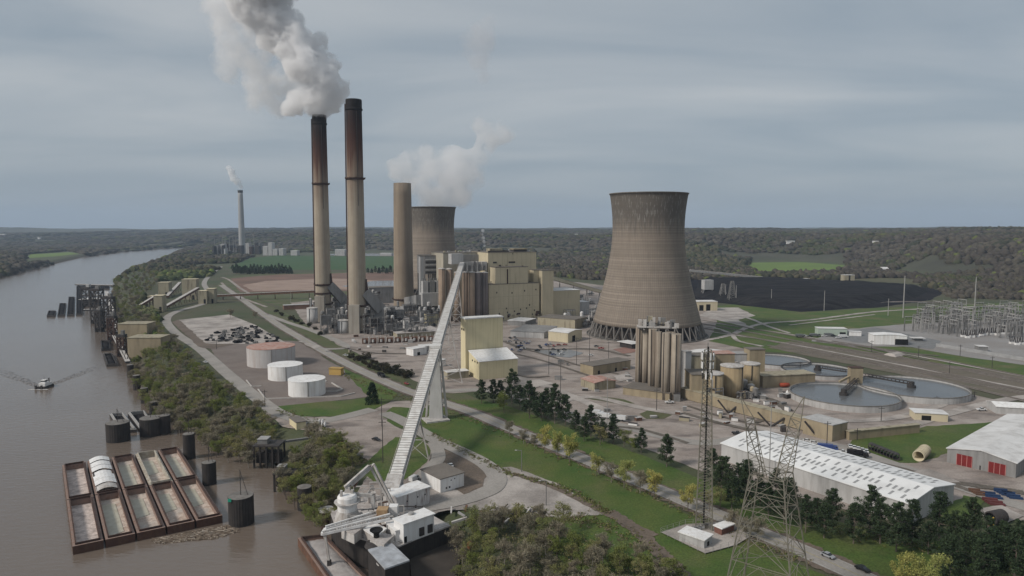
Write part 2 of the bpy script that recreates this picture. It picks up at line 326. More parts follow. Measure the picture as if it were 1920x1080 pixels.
strip('loop_road', [(720,775),(755,790),(810,822),(860,845),(905,868),(930,892),(925,915),(890,932),(840,945),(790,955),(750,975)], 9, 4, ROADL)
strip('loop_road', [(815,830),(822,860),(800,885),(790,900)], 7, 5, ROADL)
strip('dirt_track', [(1140,960),(1180,985),(1230,1030),(1270,1070),(1300,1120)], 6, 3, DIRT)
strip('dirt_track', [(960,888),(1040,915),(1130,960),(1230,1005)], 3.5, 2, DIRT)
strip('plant_road', [(810,735),(900,732),(960,742),(1040,770),(1130,790),(1300,830),(1420,820),(1560,835),(1700,880),(1850,930),(1950,960)], 9, 3, ROADL)
strip('plant_road', [(1000,770),(1100,745),(1200,765),(1290,780),(1400,800),(1500,815)], 7, 4, GRAVEL_L)
strip('plant_road', [(1420,735),(1470,775),(1560,790),(1700,780),(1790,740),(1700,715)], 7, 4, GRAVEL_L)
strip('plant_road', [(1700,800),(1800,770),(1920,745),(2050,740)], 8, 4, GRAVEL_L)
strip('plant_road', [(880,690),(960,705),(1050,735),(1180,790)], 8, 4, GRAVEL_L)
# flats beyond: ponds, fields, coal yard, rail corridor
sheet('pond_basin_ground', [(425,520),(470,514),(740,508),(760,545),(700,560),(540,580),(480,560)], 0, GRASS_D)
sheet('bare_pond_flat', [(432,522),(520,515),(745,510),(760,528),(745,545),(560,547),(450,548)], 2, mat('red_earth', (.2, .12, .09), (.13, .085, .062), scale=.012, fine=.1))
sheet('bare_pond_flat', [(455,535),(500,527),(620,522),(745,528),(740,542),(560,544),(475,546)], 3, mat('sand', (.34, .25, .2), (.24, .17, .135), scale=.02, aniso=(1, 3, 1), fine=.1))
sheet('pond_water', [(640,537),(700,527),(745,526),(750,538),(690,542)], 4, WATER)
sheet('green_field', [(428,502),(470,484),(520,479),(750,481),(760,502),(640,506),(500,506)], 0, mat('field', (.03, .075, .02), (.045, .085, .025), scale=.01, fine=.1))
sheet('far_pond_water', [(600,477),(670,474),(750,475),(745,480),(640,480)], 1, WATER)
sheet('green_field', [(1395,500),(1410,488),(1500,486),(1585,489),(1590,505),(1480,509),(1420,508)], 1, mat('field2', (.13, .19, .035), (.1, .15, .035), scale=.01, fine=.1))
sheet('green_field', [(1690,512),(1700,504),(1750,505),(1790,515),(1740,518)], 1, MATS['field2'])
sheet('green_field', [(50,484),(58,477),(130,473),(150,476),(100,481)], 1, MATS['field2'])
sheet('coal_yard', [(1285,524),(1340,521),(1500,522),(1640,530),(1740,538),(1770,548),(1750,562),(1650,576),(1500,585),(1330,566),(1290,560)], 1, mat('coal_dust', (.014, .014, .018), (.03, .028, .03), scale=.015, fine=.2, spec=.02, rough=1))
sheet('rail_meadow', [(1300,580),(1400,568),(1520,585),(1700,575),(1960,565),(2200,590),(2300,760),(1960,745),(1700,690),(1560,668),(1440,660),(1310,640)], 0, GRASS)
sheet('gravel_pad', [(1310,592),(1340,577),(1385,577),(1415,592),(1385,600),(1405,612),(1420,618)], 2, GRAVEL_L)
sheet('substation_ground', [(1520,640),(1560,620),(1720,606),(1960,596),(2200,600),(2300,690),(1960,690),(1800,668),(1700,650),(1600,650)], 2, mat('substation_gravel', (.27, .26, .255), (.22, .2, .185), scale=.02, fine=.12))
sheet('paved_apron', [(1540,628),(1640,614),(1765,640),(1750,655),(1690,650),(1600,642)], 3, mat('apron', (.2, .2, .2), fine=.1))
sheet('rail_bed', [(1440,652),(1480,640),(1600,655),(1780,685),(1960,710),(2200,750),(2200,800),(1960,760),(1800,725),(1600,685)], 2, mat('rail_ballast', (.155, .125, .1), (.11, .1, .07), scale=.05, aniso=(.4, 2, 1), fine=.2))
for k, (a, b, c_, d_) in enumerate([((1310,600),(1500,632),(1700,672),(2000,735)), ((1310,606),(1500,641),(1700,684),(2000,752)), ((1320,616),(1500,651),(1700,698),(2000,772)), ((1560,640),(1700,662),(1850,692),(2000,722)), ((1440,648),(1600,672),(1780,706),(2000,752)), ((1480,645),(1640,664),(1800,690),(2000,730)), ((1500,660),(1650,684),(1820,718),(2000,758))]):
    strip('rail_track_bed', [a, b, c_, d_], 5.0, 4, mat('track_dirt', (.25, .22, .195), (.17, .145, .12), scale=.1, fine=.2))
    tb = MB(); P = smooth_line([G(*q) for q in (a, b, c_, d_)], 60)
    for i in range(len(P) - 1):
        t = (P[i + 1] - P[i]).normalized(); nn = Vector((-t.y, t.x)); q = P[i]
        tb.bar((q.x - nn.x * 1.3, q.y - nn.y * 1.3, .3), (q.x + nn.x * 1.3, q.y + nn.y * 1.3, .3), .3)
    for s_ in (-1, 1):
        for i in range(0, len(P) - 4, 4):
            t = (P[i + 1] - P[i]).normalized(); nn = Vector((-t.y, t.x)) * .72 * s_
            tb.bar((P[i].x + nn.x, P[i].y + nn.y, .5), (P[i + 4].x + nn.x, P[i + 4].y + nn.y, .5), .15)
    struct(tb.build('railway_track', mat('rail_steel', (.12, .1, .09), fine=.1)))
strip('field_road', [(1315,640),(1370,628),(1400,615),(1440,606),(1520,600),(1640,585),(1760,578),(1950,570)], 7, 3, GRAVEL_L)
strip('field_road', [(1380,590),(1412,600),(1440,612),(1480,625)], 5, 4, GRAVEL_L)
strip('field_road', [(1480,610),(1560,600),(1640,590)], 4, 3, GRAVEL_L)
strip('field_road', [(1320,612),(1350,618),(1372,628),(1385,640),(1430,650)], 5, 5, GRAVEL_L)
strip('field_road', [(1310,525),(1400,524),(1500,524),(1620,532),(1800,540)], 8, 3, GRAVEL)
strip('field_road', [(1640,568),(1720,566),(1900,575)], 6, 3, GRAVEL)
strip('levee_road', [(415,520),(428,524),(450,540),(470,552)], 6, 3, GRAVEL)
strip('levee_road', [(415,530),(440,552),(500,576)], 5, 3, GRAVEL)

sheet('storage_bank', [(322,604),(335,600),(385,645),(440,646),(395,655),(372,650),(345,625)], 3, DIRT)
sheet('yard_basin_water', [(1000,656),(1060,654),(1092,662),(1070,671),(1030,668),(1005,662)], 3, mat('murky_water', (.2,.2,.2), (.16,.16,.16), rough=.3))
MUD = mat('dark_mud', (.1, .085, .07), (.14, .12, .1), scale=.1, fine=.3)
for pts, w in ((((945,640),(970,650),(1010,656),(1110,655),(1180,668)), 5), (((955,662),(1000,672),(1060,690),(1130,714)), 3), (((965,650),(1030,668),(1100,690),(1160,702)), 2.5), (((950,700),(990,708),(1030,706)), 3), (((1280,775),(1340,792),(1400,806),(1480,828)), 4), (((1290,762),(1360,784),(1440,800)), 2.5), (((1410,795),(1440,788),(1500,802),(1545,806)), 4), (((1420,745),(1450,752),(1480,772)), 6), (((1100,772),(1150,778),(1180,788)), 4), (((1130,800),(1200,806),(1290,832)), 3), (((1600,860),(1700,882),(1830,925)), 3), (((1780,905),(1850,915),(1920,925)), 5), (((640,652),(700,662),(760,664)), 3), (((1530,640),(1600,648),(1680,660),(1760,668)), 5), (((1640,655),(1700,668),(1740,676)), 4)):
    strip('mud_track', list(pts), w, 5, MUD)
sheet('red_soil_patch', [(1150,655),(1185,650),(1195,660),(1170,664)], 4, mat('red_soil', (.28,.16,.13), (.22,.13,.11)))
for pts in ([(1030,870-40),(1060,835),(1052,842),(1028,838)], [(960,720),(1010,712),(1040,720),(1000,728)], [(1690,890),(1740,880),(1800,905),(1740,912)], [(1830,955),(1880,950),(1920,970),(1860,990)], [(1180,700),(1190,712),(1160,716),(1150,706)], [(560,640),(600,650),(590,656)]): sheet('pale_patch', pts, 5, GRAVEL_L)
for k in range(30):
    zx = random.choice([(950,1180,665,735),(1290,1480,770,815),(660,820,632,660),(1080,1290,775,825)]); cx, cy = random.uniform(*zx[:2]), random.uniform(*zx[2:]); w = random.uniform(6, 26); h = w * random.uniform(.12, .3)
    sheet('ground_stain', [(cx + w * math.cos(a) * random.uniform(.6, 1.2), cy + h * math.sin(a) * random.uniform(.6, 1.2)) for a in np.linspace(0, 5.7, 9)], 4, random.choice([MUD, DIRT, GRAVEL_L, MUD]))

for pts in (((1300,600),(1420,618),(1560,640),(1760,676),(2000,722)), ((1330,622),(1450,640),(1600,668),(1800,706),(2000,745))): strip('rail_side_path', list(pts), 4, 3, GRAVEL_L)
strip('coal_haul_track', [(1330,562),(1450,560),(1600,566),(1750,568)], 7, 4, mat('coal_track', (.07,.065,.065), (.04,.038,.04)))
sheet('brush_belt_ground', [(1295,522),(1420,512),(1640,516),(1800,528),(1960,540),(1960,548),(1800,538),(1640,528),(1500,521),(1340,521)], 2, mat('brush_ground', (.1,.085,.05), (.08,.085,.04), scale=.02, fine=.3))
# ================================================================ materials of the buildings
CREAM = mat('cream_siding', (.56, .49, .35), (.5, .44, .31), scale=.06, stain=(.25, .2, .13), stain_amt=.5, stain_scale=(.5, .5, .03), slo=.55, shi=.75)
CREAM_D = mat('weathered_cream_siding', (.36, .32, .23), (.3, .27, .2), scale=.06, stain=(.14, .11, .08), stain_amt=.75, stain_scale=(.3, .3, .05), slo=.5, shi=.68)
YELLOW = mat('yellow_siding', (.64, .565, .37), (.6, .53, .345), scale=.1, stain=(.32, .25, .12), stain_amt=.4, stain_scale=(1.2, 1.2, .03), slo=.5)
GREY_S = mat('grey_siding', (.27, .265, .26), (.21, .205, .2), scale=.08, stain=(.1, .095, .09), stain_amt=.5, stain_scale=(.4, .4, .05))
PALE_S = mat('pale_siding', (.46, .45, .44), (.39, .385, .38), scale=.08, stain=(.2, .19, .18), stain_amt=.5, stain_scale=(.4, .4, .05))
WHITE_R = mat('white_roofing', (.66, .65, .64), (.58, .57, .56), scale=.05, stain=(.3, .28, .26), stain_amt=.5, stain_scale=(.15, .15, .15))
WHITE_P = mat('white_paint', (.78, .77, .76), (.7, .69, .68), scale=.08, stain=(.36, .3, .25), stain_amt=.4, stain_scale=(.6, .6, .05), rough=.6)
DUSTY = mat('dusty_white_steel', (.52, .5, .48), (.4, .38, .36), scale=.2, stain=(.22, .18, .15), stain_amt=.7, stain_scale=(.6, .6, .1))
CONC = mat('concrete', (.36, .33, .285), (.3, .275, .235), scale=.06, stain=(.17, .14, .115), stain_amt=.6, stain_scale=(.35, .35, .02))
CONC_D = mat('dark_concrete', (.2, .185, .17), (.14, .13, .12), scale=.1, stain=(.08, .07, .06), stain_amt=.6, stain_scale=(.4, .4, .05))
BEIGE = mat('beige_block', (.34, .28, .19), (.28, .23, .155), scale=.1, stain=(.16, .13, .09), stain_amt=.5, stain_scale=(.3, .3, .05))
BROWN_T = mat('tan_tank_paint', (.36, .28, .17), (.3, .23, .14), scale=.1, stain=(.17, .13, .08), stain_amt=.6, stain_scale=(.8, .8, .04))
STEEL = mat('grey_steel', (.2, .195, .19), (.14, .135, .13), scale=.3, rough=.6)
STEEL_L = mat('pale_steel', (.36, .35, .34), (.27, .26, .25), scale=.3, rough=.6)
DARK = mat('dark_steel', (.035, .032, .032), (.06, .052, .048), scale=.2, rough=.7)
BLACK = mat('black_opening', (.012, .012, .012), rough=.9)
RUST = mat('rusty_steel', (.11, .055, .035), (.16, .085, .055), scale=.4, stain=(.05, .035, .03), stain_amt=.6, stain_scale=(.6, .6, .2))
RUST_D = mat('dark_rusty_steel', (.055, .034, .028), (.09, .05, .038), scale=.4, stain=(.03, .025, .02), stain_amt=.6, stain_scale=(.7, .7, .1))
COAL = mat('coal', (.011, .011, .013), (.03, .029, .031), scale=.12, aniso=(.25, 1.6, 1), stain=(.05, .048, .048), stain_amt=.6, stain_scale=(.012, .09, .05), bump=.6, bump_scale=.4, fine=.4, spec=.02, rough=1)
PILING = mat('sheet_piling', (.03, .027, .026), (.05, .042, .038), scale=.3, stain=(.018, .016, .015), stain_amt=.7, stain_scale=(2.5, 2.5, .05))
TARROOF = mat('tar_roof', (.17, .15, .13), (.13, .115, .1), scale=.1, fine=.1)
RUSTROOF = mat('rust_roof', (.34, .165, .125), (.42, .31, .27), scale=.25, fine=.1)
REDP = mat('red_paint', (.19, .022, .022), (.15, .018, .018), scale=.3)
GLASS = mat('window_glass', (.03, .035, .04), rough=.15, spec=.6)
PROT = R(24)                                         # the plant's street grid
def solve_w(p, e, xr):
    lo, hi = 0.1, 900.0
    for _ in range(50):
        m = (lo + hi) / 2
        if PX(p[0] + e[0] * m, p[1] + e[1] * m)[0] < xr: lo = m
        else: hi = m
    return lo
class Fr:                                            # a building's own frame: u along the front, v inwards
    def __init__(s, p, rot): s.p = p; s.e = (math.cos(rot), math.sin(rot)); s.n = (-math.sin(rot), math.cos(rot)); s.rot = rot
    def at(s, u, v, z=0): return (s.p[0] + s.e[0] * u + s.n[0] * v, s.p[1] + s.e[1] * u + s.n[1] * v, z)
    def box(s, mb, u0, u1, v0, v1, z0, z1): c = s.at((u0 + u1) / 2, (v0 + v1) / 2); return mb.box(c[0], c[1], z0, u1 - u0, v1 - v0, z1 - z0, s.rot)
def bldg(name, label, cat, xl, yb, xr, yt, depth, wall=CREAM, roof=WHITE_R, rot=PROT, z0=0.0, gable=0, group=None, doors=(), wins=(), H=None, eave=.4, loc=None, doormat=None, yt2=None, rib=0, parent=None, vents=0, Wd=None):
    p = loc or G(xl, yb, z0); f = Fr(p, rot); W = Wd or solve_w(p, f.e, xr)
    if H is None: H = ZT(p, yt) - z0
    c = f.at(W / 2, depth / 2); t = parent or thing(name, label, cat, (c[0], c[1], z0), group)
    w = MB(); base = z0 - .3
    if gable == 0: f.box(w, 0, W, 0, depth, base, z0 + H)
    else:
        along = gable > 0; g = abs(gable)
        if along:   # ridge runs along u
            vs = [f.at(0, 0, base), f.at(W, 0, base), f.at(W, depth, base), f.at(0, depth, base), f.at(0, 0, z0 + H), f.at(W, 0, z0 + H), f.at(W, depth, z0 + H), f.at(0, depth, z0 + H), f.at(0, depth / 2, z0 + H + g), f.at(W, depth / 2, z0 + H + g)]
            w.add(vs, [(0, 1, 5, 4), (2, 3, 7, 6), (1, 2, 6, 9, 5), (3, 0, 4, 8, 7), (4, 5, 9, 8), (6, 7, 8, 9)])
        else:
            vs = [f.at(0, 0, base), f.at(W, 0, base), f.at(W, depth, base), f.at(0, depth, base), f.at(0, 0, z0 + H), f.at(W, 0, z0 + H), f.at(W, depth, z0 + H), f.at(0, depth, z0 + H), f.at(W / 2, 0, z0 + H + g), f.at(W / 2, depth, z0 + H + g)]
            w.add(vs, [(0, 1, 5, 8, 4), (1, 2, 6, 5), (2, 3, 7, 9, 6), (3, 0, 4, 7), (5, 6, 9, 8), (7, 4, 8, 9)])
    w.build('wall', wall, t)
    r = MB(); e = eave; th = .35
    if gable == 0: f.box(r, -e, W + e, -e, depth + e, z0 + H + .01, z0 + H + .02 + th)
    else:
        g = abs(gable); q = z0 + H + .08
        if gable > 0: sl = g / (depth / 2); P = [(-e, -e, q - sl * e), (-e, depth / 2, q + g), (-e, depth + e, q - sl * e)]; Q = [(W + e, b, c_) for _, b, c_ in P]
        else: sl = g / (W / 2); P = [(-e, -e, q - sl * e), (W / 2, -e, q + g), (W + e, -e, q - sl * e)]; Q = [(a, depth + e, c_) for a, _, c_ in P]
        vs = [f.at(*x) for x in P + Q]; vs += [(a, b, c_ + th) for a, b, c_ in vs]
        r.add(vs, [(0, 1, 4, 3), (1, 2, 5, 4), (6, 9, 10, 7), (7, 10, 11, 8), (0, 6, 7, 1), (1, 7, 8, 2), (3, 4, 10, 9), (4, 5, 11, 10), (0, 3, 9, 6), (2, 8, 11, 5)])
    r.build('roof', roof, t)
    for (u, wd, h) in doors: d = MB(); f.box(d, u * W - wd / 2, u * W + wd / 2, -.08, .1, z0, z0 + h); d.build('door', doormat or BLACK, t)
    for (u, z, wd, h) in wins: d = MB(); f.box(d, u * W - wd / 2, u * W + wd / 2, -.06, .1, z0 + z, z0 + z + h); d.build('window', GLASS, t)
    if vents:
        for k in range(vents):
            d = MB(); u = W * (k + .5) / vents + random.uniform(-1, 1); v = depth * random.uniform(.25, .75); c2 = f.at(u, v); d.cyl(c2[0], c2[1], z0 + H + .3, .6, 1.2, 8); d.build('roof_vent', STEEL_L, t)
    return t, f, W, H
# ================================================================ chimneys
def soot_mat(name, zt, z1, z2, base=(.36, .31, .245), mid=(.135, .08, .055), top=(.012, .008, .008)):
    m = mat(name, base, tuple(c * .86 for c in base), scale=.08, stain=(.2, .15, .11), stain_amt=.5, stain_scale=(.7, .7, .01)); n = m.node_tree.nodes; l = m.node_tree.links
    b = n['Principled BSDF']; src = b.inputs['Base Color'].links[0].from_socket; g = n.new('ShaderNodeNewGeometry'); sp = n.new('ShaderNodeSeparateXYZ'); l.new(g.outputs['Position'], sp.inputs[0])
    mp = n.new('ShaderNodeMapping'); mp.inputs['Scale'].default_value = (.45, .45, .012); l.new(g.outputs['Position'], mp.inputs[0]); x = n.new('ShaderNodeTexNoise'); x.inputs['Scale'].default_value = 1; x.inputs['Detail'].default_value = 5; l.new(mp.outputs[0], x.inputs['Vector'])
    a = n.new('ShaderNodeMath'); a.operation = 'MULTIPLY_ADD'; l.new(x.outputs[0], a.inputs[0]); a.inputs[1].default_value = (zt - z2) * .9; l.new(sp.outputs[2], a.inputs[2])
    off = (zt - z2) * .45
    r = n.new('ShaderNodeMapRange'); r.inputs[1].default_value = z2 + off; r.inputs[2].default_value = zt + off; l.new(a.outputs[0], r.inputs[0])
    c = n.new('ShaderNodeValToRGB'); l.new(r.outputs[0], c.inputs[0]); e = c.color_ramp.elements; e[0].position = 0; e[0].color = (*[v * 1.0 for v in mid], 0); e[1].position = 1; e[1].color = (*top, 1)
    k = e.new(.5); k.color = (.06, .026, .018, 1)
    r2 = n.new('ShaderNodeMapRange'); r2.inputs[1].default_value = z1 + off; r2.inputs[2].default_value = z2 + off + (z2 - z1) * .5; l.new(a.outputs[0], r2.inputs[0])
    mx = n.new('ShaderNodeMixRGB'); l.new(r2.outputs[0], mx.inputs[0]); l.new(src, mx.inputs[1]); l.new(c.outputs[0], mx.inputs[2]); l.new(mx.outputs[0], b.inputs['Base Color']); return m
def chimney(label, px, pyb, pyt, wb_, wt_, sm, rings, ladder=True, cap=True, duct=True, name='chimney_stack'):
    p = G(px, pyb); H = ZT(p, pyt); rb_, rt_ = M(p, wb_) / 2, M(p, wt_) / 2
    t = thing(name, label, 'chimney', (p[0], p[1], 0)); R_ = lambda z: rb_ + (rt_ - rb_) * min(1, z / H)
    MB().lathe(p[0], p[1], [(R_(0) + .3, -.5), (R_(0), 3)] + [(R_(H * k / 12), H * k / 12) for k in range(1, 12)] + [(rt_, H), (rt_ - .9, H), (rt_ - .9, H - 6)], 40, False).build('shaft', sm, t, smooth=True)
    if cap: MB().lathe(p[0], p[1], [(rt_ + .15, H - 11), (rt_ + .9, H - 10.5), (rt_ + .9, H - 9), (rt_ + .25, H - 8.6), (rt_ + .25, H - .5), (rt_ + .05, H + .6), (rt_ - 1.2, H + .6)], 40, False).build('cap', mat('soot_black', (.01, .008, .008), (.018, .014, .013)), t, smooth=False)
    for ry in rings:
        z = ZT(p, ry); m = MB(); m.lathe(p[0], p[1], [(R_(z) + .05, z - 1.4), (R_(z) + 2.0, z - .3), (R_(z) + 2.1, z + .9), (R_(z) + 2.0, z + .9), (R_(z) + 1.95, z), (R_(z) + .05, z)], 32, False)
        for k in range(10):
            a = k * .628; m.box(p[0] + (R_(z) + 2.0) * math.cos(a), p[1] + (R_(z) + 2.0) * math.sin(a), z, .5, .5, 1.6, a)
        m.build('platform', RUST_D, t)
    if ladder:
        a = R(188); m = MB()
        m.bar((p[0] + (R_(0) + .9) * math.cos(a), p[1] + (R_(0) + .9) * math.sin(a), 0), (p[0] + (rt_ + .8) * math.cos(a), p[1] + (rt_ + .8) * math.sin(a), H - 4), 1.1)
        m.build('ladder_shaft', RUST_D, t)
        m = MB(); a = R(-60); m.bar((p[0] + (R_(0) + .25) * math.cos(a), p[1] + (R_(0) + .25) * math.sin(a), H * .55), (p[0] + (rt_ + .2) * math.cos(a), p[1] + (rt_ + .2) * math.sin(a), H - 12), .45); m.build('conduit', DARK, t)
    return t, p, H, rb_
S1 = soot_mat('soot_concrete', 235, 135, 172)
tA, pA, HA, rA = chimney('tall concrete chimney with sooty top, white smoke pouring from its mouth', 607.5, 600, 217, 29, 25, S1, [345, 533, 549, 569])
tB, pB, HB, rB = chimney('tallest concrete chimney, blackened top, no smoke, rusty ladder down its side', 671.5, 622, 188, 33, 28.5, S1, [335, 572, 592, 620])
for t, p, r_ in ((tA, pA, rA), (tB, pB, rB)):        # breeching ducts and annex at the foot
    m = MB(); m.bar((p[0] + r_ * .8, p[1] - 1, 44), (p[0] + r_ + 13, p[1] + 8, 24), 10, 12); m.bar((p[0] + r_ + 12, p[1] + 8, 26), (p[0] + r_ + 13, p[1] + 8, 0), 9); m.build('duct', GREY_S, t)
    m = MB(); m.box(p[0] - 1, p[1] - r_ - 2.5, 0, r_ * 1.2, 6, 31); m.build('annex', CONC, t)
    m = MB(); m.bar((p[0] + r_ + .6, p[1] - 2, 40), (p[0] + r_ + .8, p[1] - 2, 58), 1.4); m.bar((p[0] + r_ + 3.6, p[1] - 2, 34), (p[0] + r_ + .8, p[1] - 2, 58), 1.0); m.build('brace', RUST_D, t)
S3 = mat('brown_concrete', (.3, .245, .185), (.25, .2, .15), scale=.03, stain=(.19, .15, .12), stain_amt=.7, stain_scale=(.25, .25, .012), slo=.4)
t3, p3, H3, r3 = chimney('shorter and thicker tan chimney beside the far cooling tower', 757.5, 582, 343.5, 38, 32, S3, [560], ladder=False, cap=False)
S4 = mat('far_grey_concrete', (.36, .36, .36), (.3, .3, .3), scale=.02)
t4, p4, H4, r4 = chimney('lone pale chimney of a distant riverside plant', 454.5, 477, 357.5, 12, 8.6, S4, [], ladder=False, cap=False)
MB().lathe(p4[0], p4[1], [(r4 * .74, H4 - 10), (r4 * .78, H4 + 2), (r4 * .5, H4 + 2)], 20, False).build('cap', DARK, t4)
# ================================================================ cooling towers
def tower_mat(name, H):
    m = mat(name, (.26, .218, .178), (.215, .18, .146), scale=.03, stain=(.15, .12, .1), stain_amt=.5, stain_scale=(.3, .3, .012)); n = m.node_tree.nodes; l = m.node_tree.links; b = n['Principled BSDF']
    src = b.inputs['Base Color'].links[0].from_socket; g = n.new('ShaderNodeNewGeometry'); sp = n.new('ShaderNodeSeparateXYZ'); l.new(g.outputs['Position'], sp.inputs[0])
    def nz(vec, det=4):
        mp = n.new('ShaderNodeMapping'); mp.inputs['Scale'].default_value = vec; l.new(g.outputs['Position'], mp.inputs[0]); x = n.new('ShaderNodeTexNoise'); x.inputs['Scale'].default_value = 1; x.inputs['Detail'].default_value = det; l.new(mp.outputs[0], x.inputs['Vector']); return x.outputs[0]
    def rng(s_, a, b_, c, d):
        r = n.new('ShaderNodeMapRange'); r.inputs[1].default_value = a; r.inputs[2].default_value = b_; r.inputs[3].default_value = c; r.inputs[4].default_value = d; l.new(s_, r.inputs[0]); return r.outputs[0]
    def mixc(f, a, col, mode='MIX'):
        x = n.new('ShaderNodeMixRGB'); x.blend_type = mode; l.new(f, x.inputs[0]) if not isinstance(f, float) else None
        if isinstance(f, float): x.inputs[0].default_value = f
        l.new(a, x.inputs[1]); x.inputs[2].default_value = (*col, 1); return x.outputs[0]
    out = mixc(rng(nz((.004, .004, .45)),   .42, .62, 0, .35), src, (.15, .125, .1))            # casting lifts
    out = mixc(rng(nz((.004, .004, 1.3), 2), .5, .6, 0, .25), out, (.42, .36, .3))
    # weathered crown: dark wet band with pale streaks
    a = n.new('ShaderNodeMath'); a.operation = 'MULTIPLY_ADD'; l.new(nz((.5, .5, .05)), a.inputs[0]); a.inputs[1].default_value = 36; l.new(sp.outputs[2], a.inputs[2])
    out = mixc(rng(a.outputs[0], H * .74 + 14, H * .86 + 14, 0, .78), out, (.085, .078, .07))
    a2 = n.new('ShaderNodeMath'); a2.operation = 'MULTIPLY'; l.new(rng(nz((.9, .9, .12), 5), .56, .66, 0, .75), a2.inputs[0]); l.new(rng(sp.outputs[2], H * .7, H * .82, 0, 1), a2.inputs[1])
    out = mixc(a2.outputs[0], out, (.27, .26, .24))
    # vertical formwork joints from a wave round the axis
    tc = n.new('ShaderNodeTexCoord'); s2 = n.new('ShaderNodeSeparateXYZ'); l.new(tc.outputs['Object'], s2.inputs[0]); at = n.new('ShaderNodeMath'); at.operation = 'ARCTAN2'; l.new(s2.outputs[1], at.inputs[0]); l.new(s2.outputs[0], at.inputs[1])
    mu = n.new('ShaderNodeMath'); mu.operation = 'MULTIPLY'; l.new(at.outputs[0], mu.inputs[0]); mu.inputs[1].default_value = 140; si = n.new('ShaderNodeMath'); si.operation = 'SINE'; l.new(mu.outputs[0], si.inputs[0])
    out = mixc(rng(si.outputs[0], .2, .8, 0, .3), out, (.12, .1, .085))
    mz = n.new('ShaderNodeMath'); mz.operation = 'MULTIPLY'; l.new(sp.outputs[2], mz.inputs[0]); mz.inputs[1].default_value = 2.4; s3 = n.new('ShaderNodeMath'); s3.operation = 'SINE'; l.new(mz.outputs[0], s3.inputs[0])
    out = mixc(rng(s3.outputs[0], .4, .9, 0, .28), out, (.11, .095, .08))
    l.new(out, b.inputs['Base Color']); return m
def cooling_tower(label, cx, cy, rows, px_c, legs):
    """rows: (py, half width in px) from bottom to top"""
    p = (cx, cy); prof = [(M(p, hw, ZT(p, py)), ZT(p, py)) for py, hw in rows]; H = prof[-1][1]; z1 = prof[0][1]; r1 = prof[0][0]
    ys = np.linspace(0, 1, 40); zz = np.array([q[1] for q in prof]); rr = np.array([q[0] for q in prof])
    zs = z1 + (H - z1) * ys; co = np.polyfit(zz, rr, 4); rs = np.polyval(co, zs)
    outer = [(float(r), float(z)) for r, z in zip(rs, zs)]; prof2 = [(outer[0][0] - 1.0, z1)] + outer + [(outer[-1][0] + .8, H + .1), (outer[-1][0] + .8, H + 1.2), (outer[-1][0] - .6, H + 1.2)] + [(r - .9, z) for r, z in outer[::-1]]
    t = thing('cooling_tower', label, 'cooling tower', (cx, cy, 0))
    m = MB().lathe(0, 0, prof2, 128, False); o = m.build('shell', tower_mat('tower_shell_' + str(int(cy)), H), None, smooth=True); o.parent = t
    r0 = r1 * 1.085; lm = MB(); lm.bar((r0, 0, 0), (r1 * .99 * math.cos(.07), r1 * .99 * math.sin(.07), z1 + .3), 1.25, 1.0); lo = lm.build('leg', CONC_D, None)
    lm = MB(); lm.bar((r0, 0, 0), (r1 * .99 * math.cos(.07), -r1 * .99 * math.sin(.07), z1 + .3), 1.25, 1.0); lo2 = lm.build('leg', CONC_D, None)
    for src in (lo, lo2):
        for k in range(legs):
            c = src if k == 0 else src.copy()
            if k: COL.objects.link(c)
            c.parent = t; c.rotation_euler = (0, 0, 2 * math.pi * k / legs)
    MB().lathe(0, 0, [(r0 + 2.5, -.4), (r0 + 2.5, 1.2), (r0 + 1.6, 1.2), (r0 + 1.6, .4), (0.1, .4)], 96, False).build('basin_rim', CONC_D, None).parent = t
    MB().lathe(0, 0, [(r1 * .9, .5), (r1 * .9, z1 + 6), (.1, z1 + 6.5)], 64, False).build('fill_pack', mat('cooling_fill', (.03, .024, .02), (.05, .04, .034), scale=.5), None).parent = t
    return t, H
pc = G(1212, 627)
ROWS = [(603, 99.5), (580, 93.5), (560, 88), (540, 82.5), (520, 77.8), (500, 73.6), (480, 70), (460, 67.6), (440, 66.4), (425, 66.2), (410, 66.8), (395, 68.2), (380, 69.8), (365, 72)]
tC, HC = cooling_tower('huge brown concrete cooling tower standing in front, mottled rim, no steam', pc[0], pc[1], ROWS, 1212, 38)
D2 = 1165.0; px2 = 811; p2 = ((px2 - 960) / FPX * D2 * 1.004, D2)
k_ = pc[1] / D2
def row2(py, hw): z = ZT(pc, py); f = p2[1] * _c - (z - CH) * _s; return (PX(p2[0], p2[1], z)[1], hw * k_)
tD, HD = cooling_tower('far cooling tower behind the tan chimney, steam rising from its rim', p2[0], p2[1], [row2(a, b) for a, b in ROWS], px2, 38)
